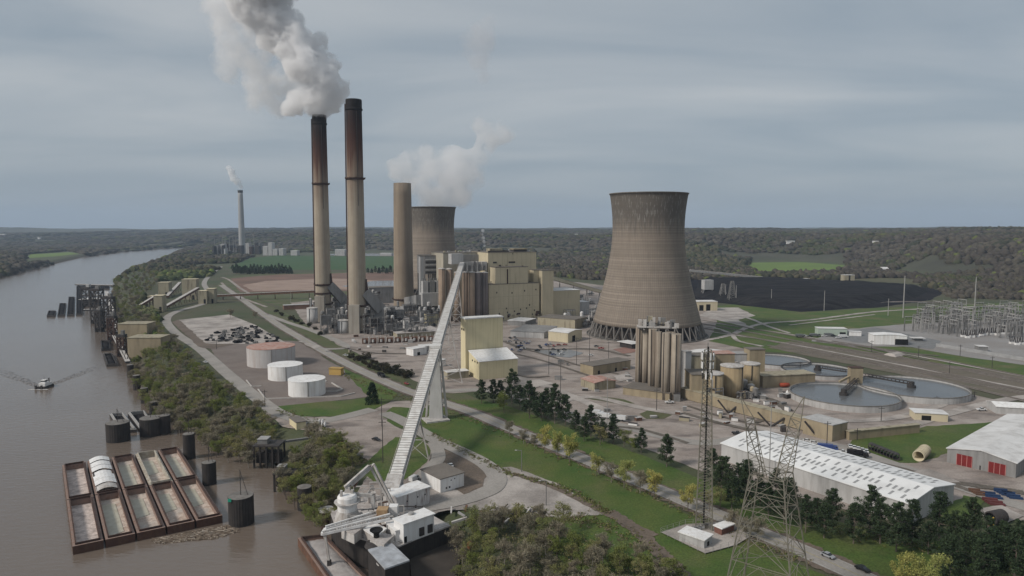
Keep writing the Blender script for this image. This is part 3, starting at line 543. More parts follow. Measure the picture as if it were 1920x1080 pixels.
# ================================================================ boiler house
def block(t, xl, yb, xr, yt, depth, m=CREAM, name='block', z0=0.0, rot=PROT, p=None, roof=True, roofm=None):
    p = p or G(xl, yb); f = Fr(p, rot); W = solve_w(p, f.e, xr); H = ZT(p, yt); b = MB(); f.box(b, 0, W, 0, depth, z0 - (.3 if z0 == 0 else 0), H); o = b.build(name, m, t)
    if roof: b = MB(); f.box(b, -.25, W + .25, -.25, depth + .25, H + .01, H + .7); b.build('roof_edge', roofm or TARROOF, t)
    return f, W, H
q = G(970, 590); bh = thing('boiler_house', 'massive cream clad boiler house of stepped blocks behind the silos', 'power house', (q[0], q[1], 0))
f1, W1, H1 = block(bh, 917, 603, 1011, 534, 40)
for k, (u, z) in enumerate([(.2, 8), (.34, 14), (.36, 9), (.55, 6), (.62, 12), (.8, 17), (.86, 5), (.9, 10), (.74, 13), (.45, 33), (.15, 34), (.7, 35), (.93, 36), (.5, 10)]):
    b = MB(); f1.box(b, u * W1 - .7, u * W1 + .7, -.1, .1, z, z + 2.0); b.build('louvre', DARK, bh)
fa, Wa, Ha = block(bh, 931, 595, 990, 502, 30, p=f1.at(9, 1.0)[:2]); 
fb, Wb, Hb = block(bh, 925, 590, 1005, 474, 60, p=f1.at(7, 20)[:2])
fc, Wc, Hc = block(bh, 832, 590, 934, 475, 50, m=mat('pale_cream_siding', (.42, .385, .31), (.36, .33, .27), scale=.05, stain=(.2, .17, .13), stain_amt=.5, stain_scale=(.3, .3, .04)), p=G(832, 596))
fd, Wd, Hd = block(bh, 1003, 592, 1022, 507, 40, p=f1.at(W1 - 4, 8)[:2])
b = MB(); fa.box(b, 15, 16.8, -.25, .1, 2, Ha - 2); b.build('downpipe', RUST_D, bh)
for (u, z, w) in ((.1, .84, 5), (.42, .84, 9), (.5, .97, .8), (.25, .5, 1.2)): b = MB(); fb.box(b, u * Wb, u * Wb + w, -.15, .1, Hb * z, Hb * z + 2); b.build('louvre', DARK, bh)
b = MB(); fb.box(b, 38, 56, 6, 18, Hb + .7, Hb + 3.4); b.build('penthouse', DARK, bh); b = MB(); fb.box(b, 37, 57, 5, 19, Hb + 3.4, Hb + 4.4); b.build('penthouse_roof', BEIGE, bh)
b = MB(); fb.box(b, 5, 22, 6, 18, Hb + .7, Hb + 5); b.build('penthouse', CREAM_D, bh); b = MB(); fb.box(b, 2, 30, 4, 5.6, Hb + .7, Hb + 2.4); b.build('roof_rail', DARK, bh)
b = MB(); fc.box(b, 22, 56, -4, 0, Hc - 17, Hc - 2); b.build('grey_cladding', GREY_S, bh)
for k in range(4): b = MB(); fc.box(b, 28 + k * 7.5, 33 + k * 7.5, -7, -4.02, Hc - 27, Hc - 14); b.build('filter_box', GREY_S, bh)
for ff, Wf, Hf in ((f1, W1, H1), (fa, Wa, Ha), (fb, Wb, Hb), (fc, Wc, Hc), (fd, Wd, Hd)):
    b = MB()
    for k in range(1, int(Wf / 6.5)): ff.box(b, k * 6.5, k * 6.5 + .18, -.07, .05, 1, Hf - .5)
    for z in (Hf * .33, Hf * .66): ff.box(b, .2, Wf - .2, -.08, .05, z, z + .2)
    b.build('cladding_seams', CREAM_D, bh)
rq = random.Random(9)
for ff, Wf, Hf, n_ in ((f1, W1, H1, 9), (fb, Wb, Hb, 10), (fc, Wc, Hc, 12), (fa, Wa, Ha, 3)):
    for k in range(n_): b = MB(); u, v, ww = rq.uniform(2, Wf - 5), rq.uniform(2, 26), rq.uniform(1, 4); ff.box(b, u, u + ww, v, v + rq.uniform(1, 3), Hf + .7, Hf + rq.uniform(1.4, 3.6)); b.build('roof_unit', rq.choice([STEEL_L, STEEL, CREAM_D, DARK, PALE_S]), bh)
for k in range(16): b = MB(); u = rq.uniform(2, W1 - 3); z = rq.uniform(1, 9); f1.box(b, u, u + rq.uniform(1, 4), -rq.uniform(.5, 3), -.02, z - 1, z + rq.uniform(.5, 3)); b.build('wall_duct', rq.choice([STEEL, DARK, RUST_D, CREAM_D]), bh)
stair = thing('stair_tower', 'tall narrow cream tower at the corner of the boiler house', 'tower', f1.at(W1 + 5, -2)); block(stair, 1019, 594, 1037.5, 508, 14, p=f1.at(W1 + 3, -2)[:2])
bldg('annex_building', 'low cream block beside the narrow stair tower', 'building', 1037, 594, 1087, 546, 40, loc=f1.at(W1 + 16, 6)[:2])
bldg('annex_building', 'pale blue grey shed at the end of the cream annex', 'building', 1087, 590, 1105, 567, 20, wall=PALE_S, rot=PROT)
# grey precipitator and duct structures left of the boiler house
pg = thing('precipitator', 'grey boxy precipitator with louvred upper floors beside the brown silos', 'filter plant', G(800, 592))
block(pg, 797, 588, 846, 480, 34, m=GREY_S, z0=54, name='casing', p=G(797, 592)); f9 = Fr(G(797, 592), PROT)
for k in range(6): b = MB(); f9.box(b, 1.5, 28, -1.5, -.02, 55.5 + k * 3.3, 57 + k * 3.3); b.build('louvre', PALE_S if k % 2 else DARK, pg)
for k in range(5):
    for v in (1, 32): b = MB(); f9.box(b, k * 7.3, k * 7.3 + 1.2, v, v + 1.2, 0, 54); b.build('column', STEEL, pg)
block(pg, 790, 590, 796, 481, 8, m=PALE_S, name='lift_shaft', p=G(789, 592))
for k in range(4): b = MB(); f9.box(b, -6 + k * 9, 1 + k * 9, -12, -4, 24, 46); b.build('hopper', GREY_S if k % 2 else PALE_S, pg)
for k in range(10): b = MB(); c9 = f9.at(-5 + k * 3.6, -9); b.cyl(c9[0], c9[1], 46, .8, 3.5, 8); b.build('rooftop_fan', STEEL, pg)
dk = thing('flue_duct', 'big grey flue duct bridging from the precipitator to the tan chimney', 'duct', G(790, 596))
b = MB(); f9.box(b, -8, 22, -16, -4, 14, 31); b.build('duct_casing', PALE_S, dk); a_ = f9.at(-8, -10, 22); e_ = (p3[0] + 8, p3[1] - 14, 14.); MB().bar(a_, e_, 13, 11).build('sloping_duct', GREY_S, dk)
for k in range(6): c9 = Vector(a_).lerp(Vector(e_), (k + .5) / 6); MB().bar((c9.x, c9.y, 0), (c9.x, c9.y, c9.z - 6), 1.0).build('column', STEEL, dk)
for k in range(4): c9 = f9.at(-6 + k * 8, -10); MB().bar((c9[0], c9[1], 0), (c9[0], c9[1], 14), 1.2).build('column', STEEL, dk)
# ================================================================ brown silos at the conveyor head
SILO = mat('brown_silo', (.3, .225, .165), (.245, .185, .138), scale=.08, stain=(.14, .1, .08), stain_amt=.6, stain_scale=(.5, .5, .015))
SILO_P = mat('purple_grey_silo', (.2, .165, .155), (.16, .135, .13), scale=.08, stain=(.1, .085, .08), stain_amt=.6, stain_scale=(.5, .5, .015))
def silo(name, label, px, pyb, pyt, w, m, group=None, n=20, off=0.0, top=True, cat='silo'):
    p = G(px, pyb); r = M(p, w) / 2; H = ZT(p, pyt); t = thing(name, label, cat, (p[0], p[1], 0), group); b = MB(); b.lathe(p[0], p[1], [(r, -.3), (r, H * .48), (r * .985, H * .48 + .1), (r * .985, H)], n); o = b.build('shell', m, t, smooth=False)
    for pl in o.data.polygons: pl.use_smooth = len(pl.vertices) == 4
    if top: MB().lathe(p[0], p[1], [(r * 1.03, H + .02), (r * 1.03, H + .6), (r * .3, H + 1.6)], n).build('roof', DUSTY, t)
    a = random.uniform(-2.4, -.8); MB().bar((p[0] + r * 1.02 * math.cos(a), p[1] + r * 1.02 * math.sin(a), 0), (p[0] + r * 1.02 * math.cos(a), p[1] + r * 1.02 * math.sin(a), H), .45).build('pipe', DARK, t)
    return t, p, H, r
for k, (px, yb, yt, w, m, lb_) in enumerate([(829, 603, 504.5, 13, SILO, 'brown silo nearest the precipitator'), (843, 602, 505, 13, SILO, 'brown silo partly behind the white conveyor'), (858, 604, 511, 12, SILO, 'brown silo just beneath the conveyor head'), (873, 605, 511, 13, SILO, 'brown silo one place right of the conveyor head'), (884.5, 606, 511, 13, SILO, 'brown silo in the middle of the row under the white head house'), (897, 605, 511.5, 12.5, SILO_P, 'purplish grey silo next to the brown ones'), (909, 604, 511.5, 13, SILO_P, 'purplish grey silo against the cream boiler house')]):
    silo('storage_silo', lb_, px, yb, yt, w, m, 'silos at the conveyor head')
hp = G(880, 603); hh = thing('conveyor_head_house', 'dusty white head house on top of the silos where the conveyor ends', 'head house', (hp[0], hp[1], 0)); fh = Fr(G(846, 602), PROT)
zt = ZT(G(866, 603), 500); b = MB(); fh.box(b, -1, 14, -6, 6, zt + 3, ZT(G(846, 603), 476)); b.build('upper_house', PALE_S, hh); b = MB(); fh.box(b, 14, 46, -4, 6, zt - 6, zt + 5); b.build('gallery', DUSTY, hh)
for k in range(9): b = MB(); fh.box(b, 15 + k * 3.3, 17 + k * 3.3, -5.5, -4.02, zt - 7 + random.random() * 3, zt + random.random() * 6); b.build('bracket', DUSTY if k % 2 else STEEL, hh)
# ================================================================ long white conveyor
RIBW = mat('conveyor_cladding', (.7, .685, .66), (.58, .565, .54), scale=.25, stain=(.36, .31, .27), stain_amt=.6, stain_scale=(.3, .3, .3))
CA = Vector((*G(738, 940)[:2], 6.5)); kg = G(818, 786); CK = Vector((*kg, ZT(kg, 655))); CE = Vector((*G(867, 603)[:2], ZT(G(867, 603), 494)))
cv = thing('conveyor_gallery', 'long white enclosed conveyor climbing from the river dock to the silo tops', 'conveyor', (CA.x, CA.y, 0)); WG, HG = 5.0, 3.4
SEG = []
for ca, cb_, NR_ in ((CA, CK, 64), (CK, CE, 110)):
    d_ = (cb_ - ca); L_ = d_.length; u_ = d_.normalized(); sdv = u_.cross(Vector((0, 0, 1))).normalized(); upv = sdv.cross(u_); SEG.append((ca, d_, u_, sdv, upv))
    b = MB(); b.bar(ca, cb_, WG, h=HG); b.cur = 1
    for k in range(NR_): c = ca + u_ * (L_ * (k + .5) / NR_) + upv * (HG / 2 + .1); b.bar(c - sdv * WG / 2, c + sdv * WG / 2, .2)
    b.build('gallery', [RIBW, STEEL_L], cv)
    for s_ in (-1, 1):
        b = MB(); b.bar(ca + sdv * s_ * (WG / 2 + .45) - upv * .3, cb_ + sdv * s_ * (WG / 2 + .45) - upv * .3, .8, h=.25); b.build('walkway', STEEL_L, cv)
        b = MB(); b.bar(ca + sdv * s_ * (WG / 2 + .9) + upv * .9, cb_ + sdv * s_ * (WG / 2 + .9) + upv * .9, .14)
        for k in range(NR_): c = ca + u_ * (L_ * k / NR_) + sdv * s_ * (WG / 2 + .9); b.bar(c - upv * .3, c + upv * .9, .12)
        b.build('handrail', DUSTY, cv)
ca, d_, u_, sdv, upv = SEG[0]; MB().bar(ca - u_ * 5 - upv * .5, ca + u_ * 5 - upv * .2, 6.4, h=5.5).build('tail_house', DUSTY, cv)
MB().box(CK.x, CK.y, CK.z - 2.6, 6.5, 6, 5.2, math.atan2(u_.y, u_.x) - math.pi / 2).build('junction_house', RIBW, cv)
def bent(name, label, tpos, spread, w, lean=0, panel=False, extra=0, seg=1):
    ca, d_, u_, sdv, upv = SEG[seg]; c = ca + d_ * tpos; t = thing(name, label, 'support', (c.x, c.y, 0)); zt_ = c.z - HG / 2; ux = sdv; 
    for s_ in (-1, 1):
        a = c + ux * s_ * 2.6; a.z = zt_; e = Vector((c.x, c.y, 0)) + ux * s_ * spread + Vector((u_.x, u_.y, 0)) * lean; MB().bar(e, a, w).build('leg', DUSTY, t)
        if extra:
            e2 = e + Vector((u_.x, u_.y, 0)).normalized() * extra; MB().bar(e2, a + Vector((u_.x, u_.y, 0)).normalized() * extra * .3, w).build('leg', DUSTY, t)
    b = MB(); n = max(2, int(zt_ / 9))
    for k in range(n):
        f0, f1_ = k / n, (k + 1) / n; P = lambda s_, f: (Vector((c.x, c.y, 0)) + ux * s_ * spread + Vector((u_.x, u_.y, 0)) * lean).lerp(Vector((*(c + ux * s_ * 2.6)[:2], zt_)), f)
        b.bar(P(-1, f0), P(1, f1_), w * .5); b.bar(P(1, f0), P(-1, f1_), w * .5); b.bar(P(-1, f1_), P(1, f1_), w * .5)
    b.build('bracing', DUSTY, t)
    return t, c, zt_
bent('conveyor_bent', 'low A-frame steel support under the conveyor by the dock road', .42, 6.5, .6, seg=0)
tw, c_t, z_t = bent('conveyor_tower', 'broad white support tower carrying the conveyor beside the highway', .0, 6.2, .8, extra=7, seg=1)
# concrete panel filling the tower
u_ = SEG[0][2]; b = MB(); a0 = Vector((c_t.x, c_t.y, 0)) + Vector((u_.x, u_.y, 0)).normalized() * -.5; b.bar(a0, a0 + Vector((0, 0, z_t - 2)), 8.2, 4.4, h=8.2 * .5); b.build('stair_shaft', mat('pale_concrete', (.5, .49, .475), (.43, .42, .41), scale=.1, stain=(.3, .29, .27), stain_amt=.5, stain_scale=(.3, .3, .08)), tw)
MB().box(a0.x, a0.y - 2, -.2, 14, 11, 1.3, PROT).build('footing', DUSTY, tw)
bent('conveyor_bent', 'tall slender steel trestle under the conveyor beside the yellow building', .22, 12, .7)
bent('conveyor_bent', 'tall slender steel trestle under the conveyor in front of the brown silos', .62, 8, .75)
# ================================================================ yellow building
yb = thing('transfer_building', 'pale yellow two-step transfer building with a sloping white roof', 'building', G(905, 700))
fy = Fr(G(873, 703), R(25)); 
W_ = solve_w(fy.p, fy.e, 943); Hy = ZT(fy.p, 599); fy.p = fy.p; b = MB(); fy.box(b, 0, W_, 0, 10, -.3, Hy); b.build('upper_block', YELLOW, yb); b = MB(); fy.box(b, -.4, W_ + .4, -.4, 10.4, Hy, Hy + .9); b.build('roof', WHITE_R, yb)
fz = Fr(G(898.5, 713), R(25)); W2 = solve_w(fz.p, fz.e, 970.5); dz = 21.0; za = ZT(fz.p, 679); zb = za + 5
b = MB(); b.add([fz.at(0, 0, -.3), fz.at(W2, 0, -.3), fz.at(W2, dz, -.3), fz.at(0, dz, -.3), fz.at(0, 0, za), fz.at(W2, 0, za), fz.at(W2, dz, zb), fz.at(0, dz, zb)], [(0, 1, 5, 4), (1, 2, 6, 5), (2, 3, 7, 6), (3, 0, 4, 7), (4, 5, 6, 7)]); b.build('lower_block', YELLOW, yb)
b = MB(); b.add([fz.at(-.5, -.6, za + .05), fz.at(W2 + .5, -.6, za + .05), fz.at(W2 + .5, dz, zb + .1), fz.at(-.5, dz, zb + .1)] + [fz.at(-.5, -.6, za + .5), fz.at(W2 + .5, -.6, za + .5), fz.at(W2 + .5, dz, zb + .6), fz.at(-.5, dz, zb + .6)], [(3, 2, 1, 0), (4, 5, 6, 7), (0, 1, 5, 4), (1, 2, 6, 5), (2, 3, 7, 6), (3, 0, 4, 7)]); b.build('lean_to_roof', WHITE_P, yb)
for k in range(3): b = MB(); c = fz.at(-.1, 3 + k * 5); b.box(c[0], c[1], za - 1.5 - k * .0, .5, 1.2, 1.2, R(25)); b.build('louvre', DARK, yb)
for k in range(2): b = MB(); c = fy.at(-.1, 3 + k * 4); b.box(c[0], c[1], Hy - 9, .6, 1.6, 1.6, R(25)); b.build('louvre', DARK, yb)
bldg('roadside_shed', 'small low cream shed with a flat roof beside the yellow building', 'shed', 839, 712, 879, 699, 8, wall=CREAM_D)
def solve_d(p, n, xl):
    lo, hi = 0.1, 900.0
    for _ in range(50):
        m = (lo + hi) / 2
        if PX(p[0] + n[0] * m, p[1] + n[1] * m)[0] > xl: lo = m
        else: hi = m
    return lo
def bcorner(name, label, cat, near, xl, right, yt, z0=0.0, **k):
    A = G(*near, z0); C = G(*right, z0); rot = math.atan2(C[1] - A[1], C[0] - A[0]); f = Fr(A, rot); d = solve_d(A, f.n, xl)
    return bldg(name, label, cat, 0, 0, 0, yt, d, loc=A, rot=rot, Wd=math.hypot(C[0] - A[0], C[1] - A[1]), z0=z0, **k)
# ================================================================ concrete silo cluster
CSILO = mat('stained_concrete_silo', (.36, .31, .25), (.29, .25, .2), scale=.15, stain=(.15, .115, .09), stain_amt=.8, stain_scale=(.55, .55, .012), slo=.42, shi=.62)
for px, yb_, yt, w, lab in [(1232, 722, 622, 15, 'stained concrete silo half hidden at the back of the cluster'), (1198, 724, 613, 15, 'stained concrete silo standing alone at the outer edge of the cluster'), (1210, 727, 613, 13, 'dark stained concrete silo with a rusty slot near its foot'), (1222, 737, 617, 15.5, 'pale concrete silo beside the dark slot'), (1256, 732, 622, 17, 'concrete silo behind the widest pair'), (1233, 740, 622, 12, 'narrow grey concrete silo with pipes down its side'), (1247, 749, 624, 15.5, 'tan concrete silo above the white pickup'), (1265, 749, 626, 21, 'widest grey concrete silo, next to the grey box')]:
    silo('concrete_silo', lab, px, yb_, yt, w, CSILO, 'concrete silos before the cooling tower', top=False, n=28)
sp_ = G(1238, 742); zt_ = ZT(sp_, 622)
sd_ = thing('silo_top_machinery', 'dusty white machinery and ducts heaped on top of the concrete silos', 'machinery', (sp_[0], sp_[1], 0)); fs = Fr(G(1192, 730), R(-12))
b = MB(); fs.box(b, 0, 27, 0, 7, zt_ + .2, zt_ + 1.2); b.build('deck', DUSTY, sd_)
random.seed(5)
for k in range(34):
    b = MB(); u = random.uniform(0, 26); v = random.uniform(-.5, 5); h = random.uniform(1, 4.5) * (1.5 if 5 < u < 20 else 1); fs.box(b, u, u + random.uniform(1, 3.6), v, v + 2.5, zt_ + 1.2 - random.uniform(0, 2.4), zt_ + 1.2 + h); b.build('housing', random.choice([DUSTY, DUSTY, STEEL_L, CREAM_D, STEEL]), sd_)
for k in range(8):
    a = fs.at(random.uniform(0, 26), random.uniform(0, 5), zt_ + random.uniform(1, 6)); c = fs.at(random.uniform(0, 26), random.uniform(0, 5), zt_ + random.uniform(-2, 3)); MB().bar(a, c, .6, n=6).build('duct', random.choice([DUSTY, DARK]), sd_)
b = MB(); c = G(1269, 752); b.box(c[0], c[1], 0, 4.2, 4, 5.2, R(-12)); t = thing('electrical_cabinet', 'dark grey steel box at the foot of the widest silo', 'cabinet', c); b.build('cabinet', STEEL, t); b = MB(); b.box(c[0], c[1] + .1, 5.2, 4.6, 4.6, .3, R(-12)); b.build('lid', DARK, t)
# ================================================================ buildings of the yard
bcorner('block_building', 'long low tan building with a flat roof, nearest the silo cluster', 'building', (1255, 752), 1168, (1273, 741), 738, wall=BEIGE, roof=TARROOF, doors=[(.5, 2, 3)])
bcorner('gabled_shed', 'small cream shed with a rust stained gable roof', 'shed', (1115, 733), 1089, (1154, 728), 719, wall=CREAM_D, roof=RUSTROOF, gable=-1.2)
bcorner('block_building', 'olive tan flat roofed block behind the rusty gabled shed', 'building', (1112, 704), 1088, (1182, 692), 687, wall=BEIGE, roof=TARROOF, doors=[(.15, 2, 3), (.6, 2, 3)])
bcorner('maintenance_building', 'cream low pitched building with a dark doorway at its end', 'building', (1065, 643), 1028, (1091, 636), 625, wall=CREAM, roof=WHITE_R, gable=-1.5, doors=[(.4, 6, 6)])
bcorner('office_building', 'low white office building with a wide grey flat roof', 'building', (1020, 635), 957, (1045, 622), 624, wall=PALE_S, roof=GREY_S, doors=[(.3, 2, 3), (.7, 2, 3)])
bcorner('storage_shed', 'long dull tan shed in a row below the boiler house', 'shed', (1078, 618), 1008, (1100, 612), 600, wall=CREAM_D, roof=TARROOF)
bcorner('storage_shed', 'grey flat shed between the office roof and the boiler house', 'shed', (985, 612), 952, (1005, 606), 603, wall=GREY_S, roof=WHITE_R)
bcorner('canopy_shed', 'white roofed open shelter by the cooling tower legs', 'shed', (1185, 655), 1162, (1200, 653), 645, wall=DARK, roof=WHITE_R, eave=2)
# tan tank farm and bag house left of the clarifiers
for px, yb_, yt, w, lab in [(1405, 730, 682, 36, 'tall tan tank with flat top, beside the open yard'), (1371, 742, 686, 42, 'tan tank partly behind the mast, second in the row'), (1335, 748, 700, 40, 'olive tan tank next to the square tan tower')]:
    silo('storage_tank', lab, px, yb_, yt, w, BROWN_T, 'tan tanks behind the silo cluster', n=28)
bcorner('pump_building', 'square tan tower block with a dark opening near the ground', 'building', (1296, 752), 1283, (1340, 752), 703, wall=BEIGE, roof=TARROOF, doors=[(.06, 1.6, 2.5)])
bldg('plant_building', 'tall tan penthouse block above the tan tanks', 'building', 1404, 720, 1433, 656, 10, wall=BEIGE, roof=TARROOF, rot=R(5))
bldg('plant_building', 'pale grey plant block behind the tan tanks', 'building', 1376, 718, 1404, 664, 9, wall=PALE_S, roof=STEEL_L, rot=R(5))
bldg('plant_building', 'tan machinery deck cluttered with ducts between mast and tanks', 'building', 1285, 735, 1340, 668, 12, wall=CREAM_D, roof=TARROOF, rot=R(4))
bldg('plant_building', 'brownish block behind the middle tan tank', 'building', 1340, 730, 1376, 664, 12, wall=BEIGE, roof=RUSTROOF, rot=R(4))
bldg('filter_silo', 'slim white upright cabinet on the tan deck by the silos', 'silo', 1284, 737, 1295, 660, 5, wall=PALE_S, roof=STEEL_L)
bcorner('long_wall_building', 'long low tan wall building running beside the tan tanks', 'building', (1560, 722), 1430, (1528, 707), 700, wall=BEIGE, roof=CREAM_D) if False else bldg('long_wall_building', 'long low tan building behind the first round basin', 'building', 1430, 728, 1528, 706, 14, wall=BEIGE, roof=CREAM_D, rot=R(12))
# dome building behind the mast
dp = G(1330, 672); t = thing('storage_dome', 'pale flattened dome roof behind the antenna mast', 'dome', dp); r_ = M(dp, 46); MB().lathe(dp[0], dp[1], [(r_, -.2), (r_, 2.0)], 32).build('ring_wall', CONC, t); MB().lathe(dp[0], dp[1], [(r_ * 1.01, 2.01)] + [(r_ * math.cos(a), 2 + 5.5 * math.sin(a)) for a in np.linspace(.2, 1.45, 7)], 32).build('dome_roof', WHITE_R, t, smooth=True)
# ================================================================ round clarifier basins
WCONC = mat('basin_wall', (.45, .44, .43), (.38, .37, .36), scale=.1, stain=(.2, .19, .18), stain_amt=.5, stain_scale=(.4, .4, .08))
POND = mat('basin_water', (.09, .098, .108), (.12, .125, .13), scale=.03, rough=.25, spec=.5)
def basin(label, px, y, w, hgt, arm=None, rimm=None):
    c = G(px, y, hgt); r = M(c, w, hgt) / 2; t = thing('clarifier_basin', label, 'basin', (c[0], c[1], 0), 'round clarifier basins')
    MB().lathe(c[0], c[1], [(r, -.3), (r, hgt), (r - .5, hgt), (r - .5, .1)], 72, False).build('wall', WCONC, t); MB().lathe(c[0], c[1], [(r - .45, hgt - 1.0), (.01, hgt - .98)], 72, False).build('basin_water', POND, t)
    MB().lathe(c[0], c[1], [(r + .25, hgt + .02), (r + .25, hgt + .35), (r - .6, hgt + .35), (r - .6, hgt + .02)], 72, False).build('rim', rimm or CONC_D, t)
    if arm:
        e = G(*arm, hgt); b = MB(); n = 12
        for s_ in (-1, 1):
            b.bar((e[0] + s_ * 1.2, e[1], hgt + 1.2), (c[0] + s_ * 1.2, c[1], hgt + 1.2), .5); b.bar((e[0] + s_ * 1.2, e[1], hgt + 3.0), (c[0] + s_ * 1.2, c[1], hgt + 3.0), .35)
            for k in range(n): f = (k + .5) / n; x, y_ = e[0] + (c[0] - e[0]) * f + s_ * 1.2, e[1] + (c[1] - e[1]) * f; b.bar((x, y_, hgt + 1.2), (x, y_, hgt + 3), .25)
        b.build('walkway_bridge', DARK, t); MB().cyl(c[0], c[1], hgt - 1, 2.8, 1.6, 20).cyl(c[0], c[1], hgt + .6, 1.8, 2.6, 16).build('drive_turret', DARK, t)
    return t, c, r
basin('round clarifier basin nearest the long tan galleries, bridge reaching its middle', 1582, 738, 190, 4.2, (1606, 716))
basin('round clarifier basin beyond the first one, long bridge to its centre', 1709, 724, 188, 4.2, (1622, 708))
basin('round clarifier basin with dark liner behind the tan building', 1533, 692, 128, 3.2, (1590, 701), DARK)
basin('far small basin with a black rim beside the tan tanks', 1455, 674, 120, 3.2, None, DARK)
t, f, W, H = bldg('bridge_tower', 'tan tower house standing where the basin bridges meet', 'building', 1594, 727, 1617, 690, 6, wall=BEIGE, roof=RUST_D, rot=R(-6), doors=[(.3, 1.2, 2)])
MB().bar((*f.at(0, 1)[:2], 8), (*f.at(-9, -4)[:2], 5), 1.4).build('chute', BEIGE, t)
# ================================================================ conveyor galleries with V struts
def gallery(label, near, xl, right, yt, vs, wall=BEIGE, roof=CREAM_D):
    t, f, W, H = bcorner('gallery_building', label, 'building', near, xl, right, yt, wall=wall, roof=roof)
    return t
gallery('tan end block of the sloping gallery with a white roof', (1560, 829), 1505, (1588, 822), 798, 0, roof=PALE_S)
gallery('low tan shed with pale roof attached past the tan end block', (1592, 826), 1586, (1724, 812), 810, 0)
def sloping(name, label, a, b_, w, h, m, cat='conveyor', struts=(), sm=RUST_D, legs=0):
    t = thing(name, label, cat, (a[0], a[1], 0)); MB().bar(a, b_, w, h=h).build('gallery', m, t); A = Vector(a); B = Vector(b_)
    s_ = (B - A).cross(Vector((0, 0, 1))).normalized(); MB().bar(A + Vector((0, 0, h / 2 + .2)), B + Vector((0, 0, h / 2 + .2)), w + .5, h=.3).build('roof', CREAM_D if m is BEIGE else DUSTY, t)
    for f0 in struts:
        P = A.lerp(B, f0); d = (B - A).normalized()
        for q in (-1, 1): MB().bar((P.x, P.y, 0), P + d * q * 8.5 + Vector((0, 0, -h / 2)), 1.1).build('strut', sm, t)
    for k in range(legs):
        P = A.lerp(B, (k + .5) / legs)
        for q in (-1, 1): MB().bar((P.x + s_.x * q * w * .5, P.y + s_.y * q * w * .5, 0), (P.x, P.y, P.z - h / 2), .6).build('leg', sm, t)
    return t
a = G(1528, 814); e = G(1282, 748); tg = sloping('tan_gallery', 'long sloping tan conveyor gallery on dark V shaped struts', (a[0], a[1] + 4.5, 3.7), (e[0], e[1] + 4.5, 3.5), 6, 6.2, BEIGE)
for q_ in (((1346, 750), (1366, 775), (1391, 754)), ((1421, 773), (1446, 800), (1471, 784)), ((1509, 790), (1532, 819), (1556, 806))):
    g0 = G(*q_[1]); 
    for e_ in (q_[0], q_[2]): u = ray(*e_); k = (g0[1] + 1) / u[1]; MB().bar((g0[0], g0[1], 0), (u[0] * k, g0[1] + 1, CH + u[2] * k), 1.0).build('strut', DARK, tg)
a = G(1140, 575); e = G(1036, 545)
sloping('coal_conveyor', 'pale enclosed conveyor descending from the boiler house towards the coal yard', (*G(1135, 572)[:2], 18), (f1.at(W1 + 12, 30)[0], f1.at(W1 + 12, 30)[1], ZT(f1.at(W1 + 12, 30), 514)), 6, 4, CREAM, legs=5, sm=STEEL)
sloping('coal_conveyor', 'thin conveyor along the far edge of the black coal yard', (*G(1292, 526)[:2], 22), (*G(1460, 528)[:2], 5), 6, 4, GREY_S, legs=6, sm=DARK)
# ================================================================ white warehouse and red door warehouse
WROOF = mat('white_metal_roof', (.76, .755, .745), (.7, .695, .685), scale=.04, rough=.55, stain=(.4, .39, .38), stain_amt=.35, stain_scale=(.1, .1, .1))
A_ = G(1703, 984); C_ = G(1787, 945); fw = Fr(A_, math.atan2(C_[1] - A_[1], C_[0] - A_[0])); Ww = math.hypot(C_[0] - A_[0], C_[1] - A_[1]); Hw = ZT(A_, 945.5); Dw = solve_d(A_, fw.n, 1352)
t, f, W, H = bldg('white_warehouse', 'very long white gabled warehouse behind the row of pines', 'warehouse', 0, 0, 0, 0, Dw, loc=A_, rot=fw.rot, Wd=Ww, H=Hw, wall=PALE_S, roof=WROOF, gable=-2.6, eave=.5)
for k in range(34):
    for j, u in enumerate((.1, .24, .38, .6, .74, .88)):
        if random.random() < .08: continue
        v = 4 + (Dw - 8) * (k + (.5 if j % 2 else 0)) / 34; z = Hw + .08 + .35 + 2.6 * (1 - abs(u - .5) * 2) + .06; up_ = 1 if u < .5 else -1; b = MB(); w_ = .05; sl = 2.6 / (W / 2) * W
        zz = lambda uu: Hw + .43 + 2.6 * (1 - abs(uu - .5) * 2) + .05
        b.add([f.at(W * (u - w_), v - .5, zz(u - w_)), f.at(W * (u + w_), v - .5, zz(u + w_)), f.at(W * (u + w_), v + .5, zz(u + w_)), f.at(W * (u - w_), v + .5, zz(u - w_))], [(0, 1, 2, 3)])
        if k % 2 == 0 or j % 2: 
            globals().setdefault('_sky', MB()).add(b.v, b.f)
o = _sky.build('skylight_strips', mat('skylight_panel', (.33, .33, .33), fine=.1), t); o['kind'] = 'stuff'
A_ = G(1904, 897); C_ = G(1775, 867); 
fr_ = Fr(C_, math.atan2(A_[1] - C_[1], A_[0] - C_[0])); Wr = math.hypot(A_[0] - C_[0], A_[1] - C_[1])
t, f, W, H = bldg('red_door_warehouse', 'grey gabled warehouse with two big red doors', 'warehouse', 0, 0, 0, 841, 95, loc=C_, rot=fr_.rot, Wd=Wr, wall=GREY_S, roof=WHITE_R, gable=-2.4, eave=.5)
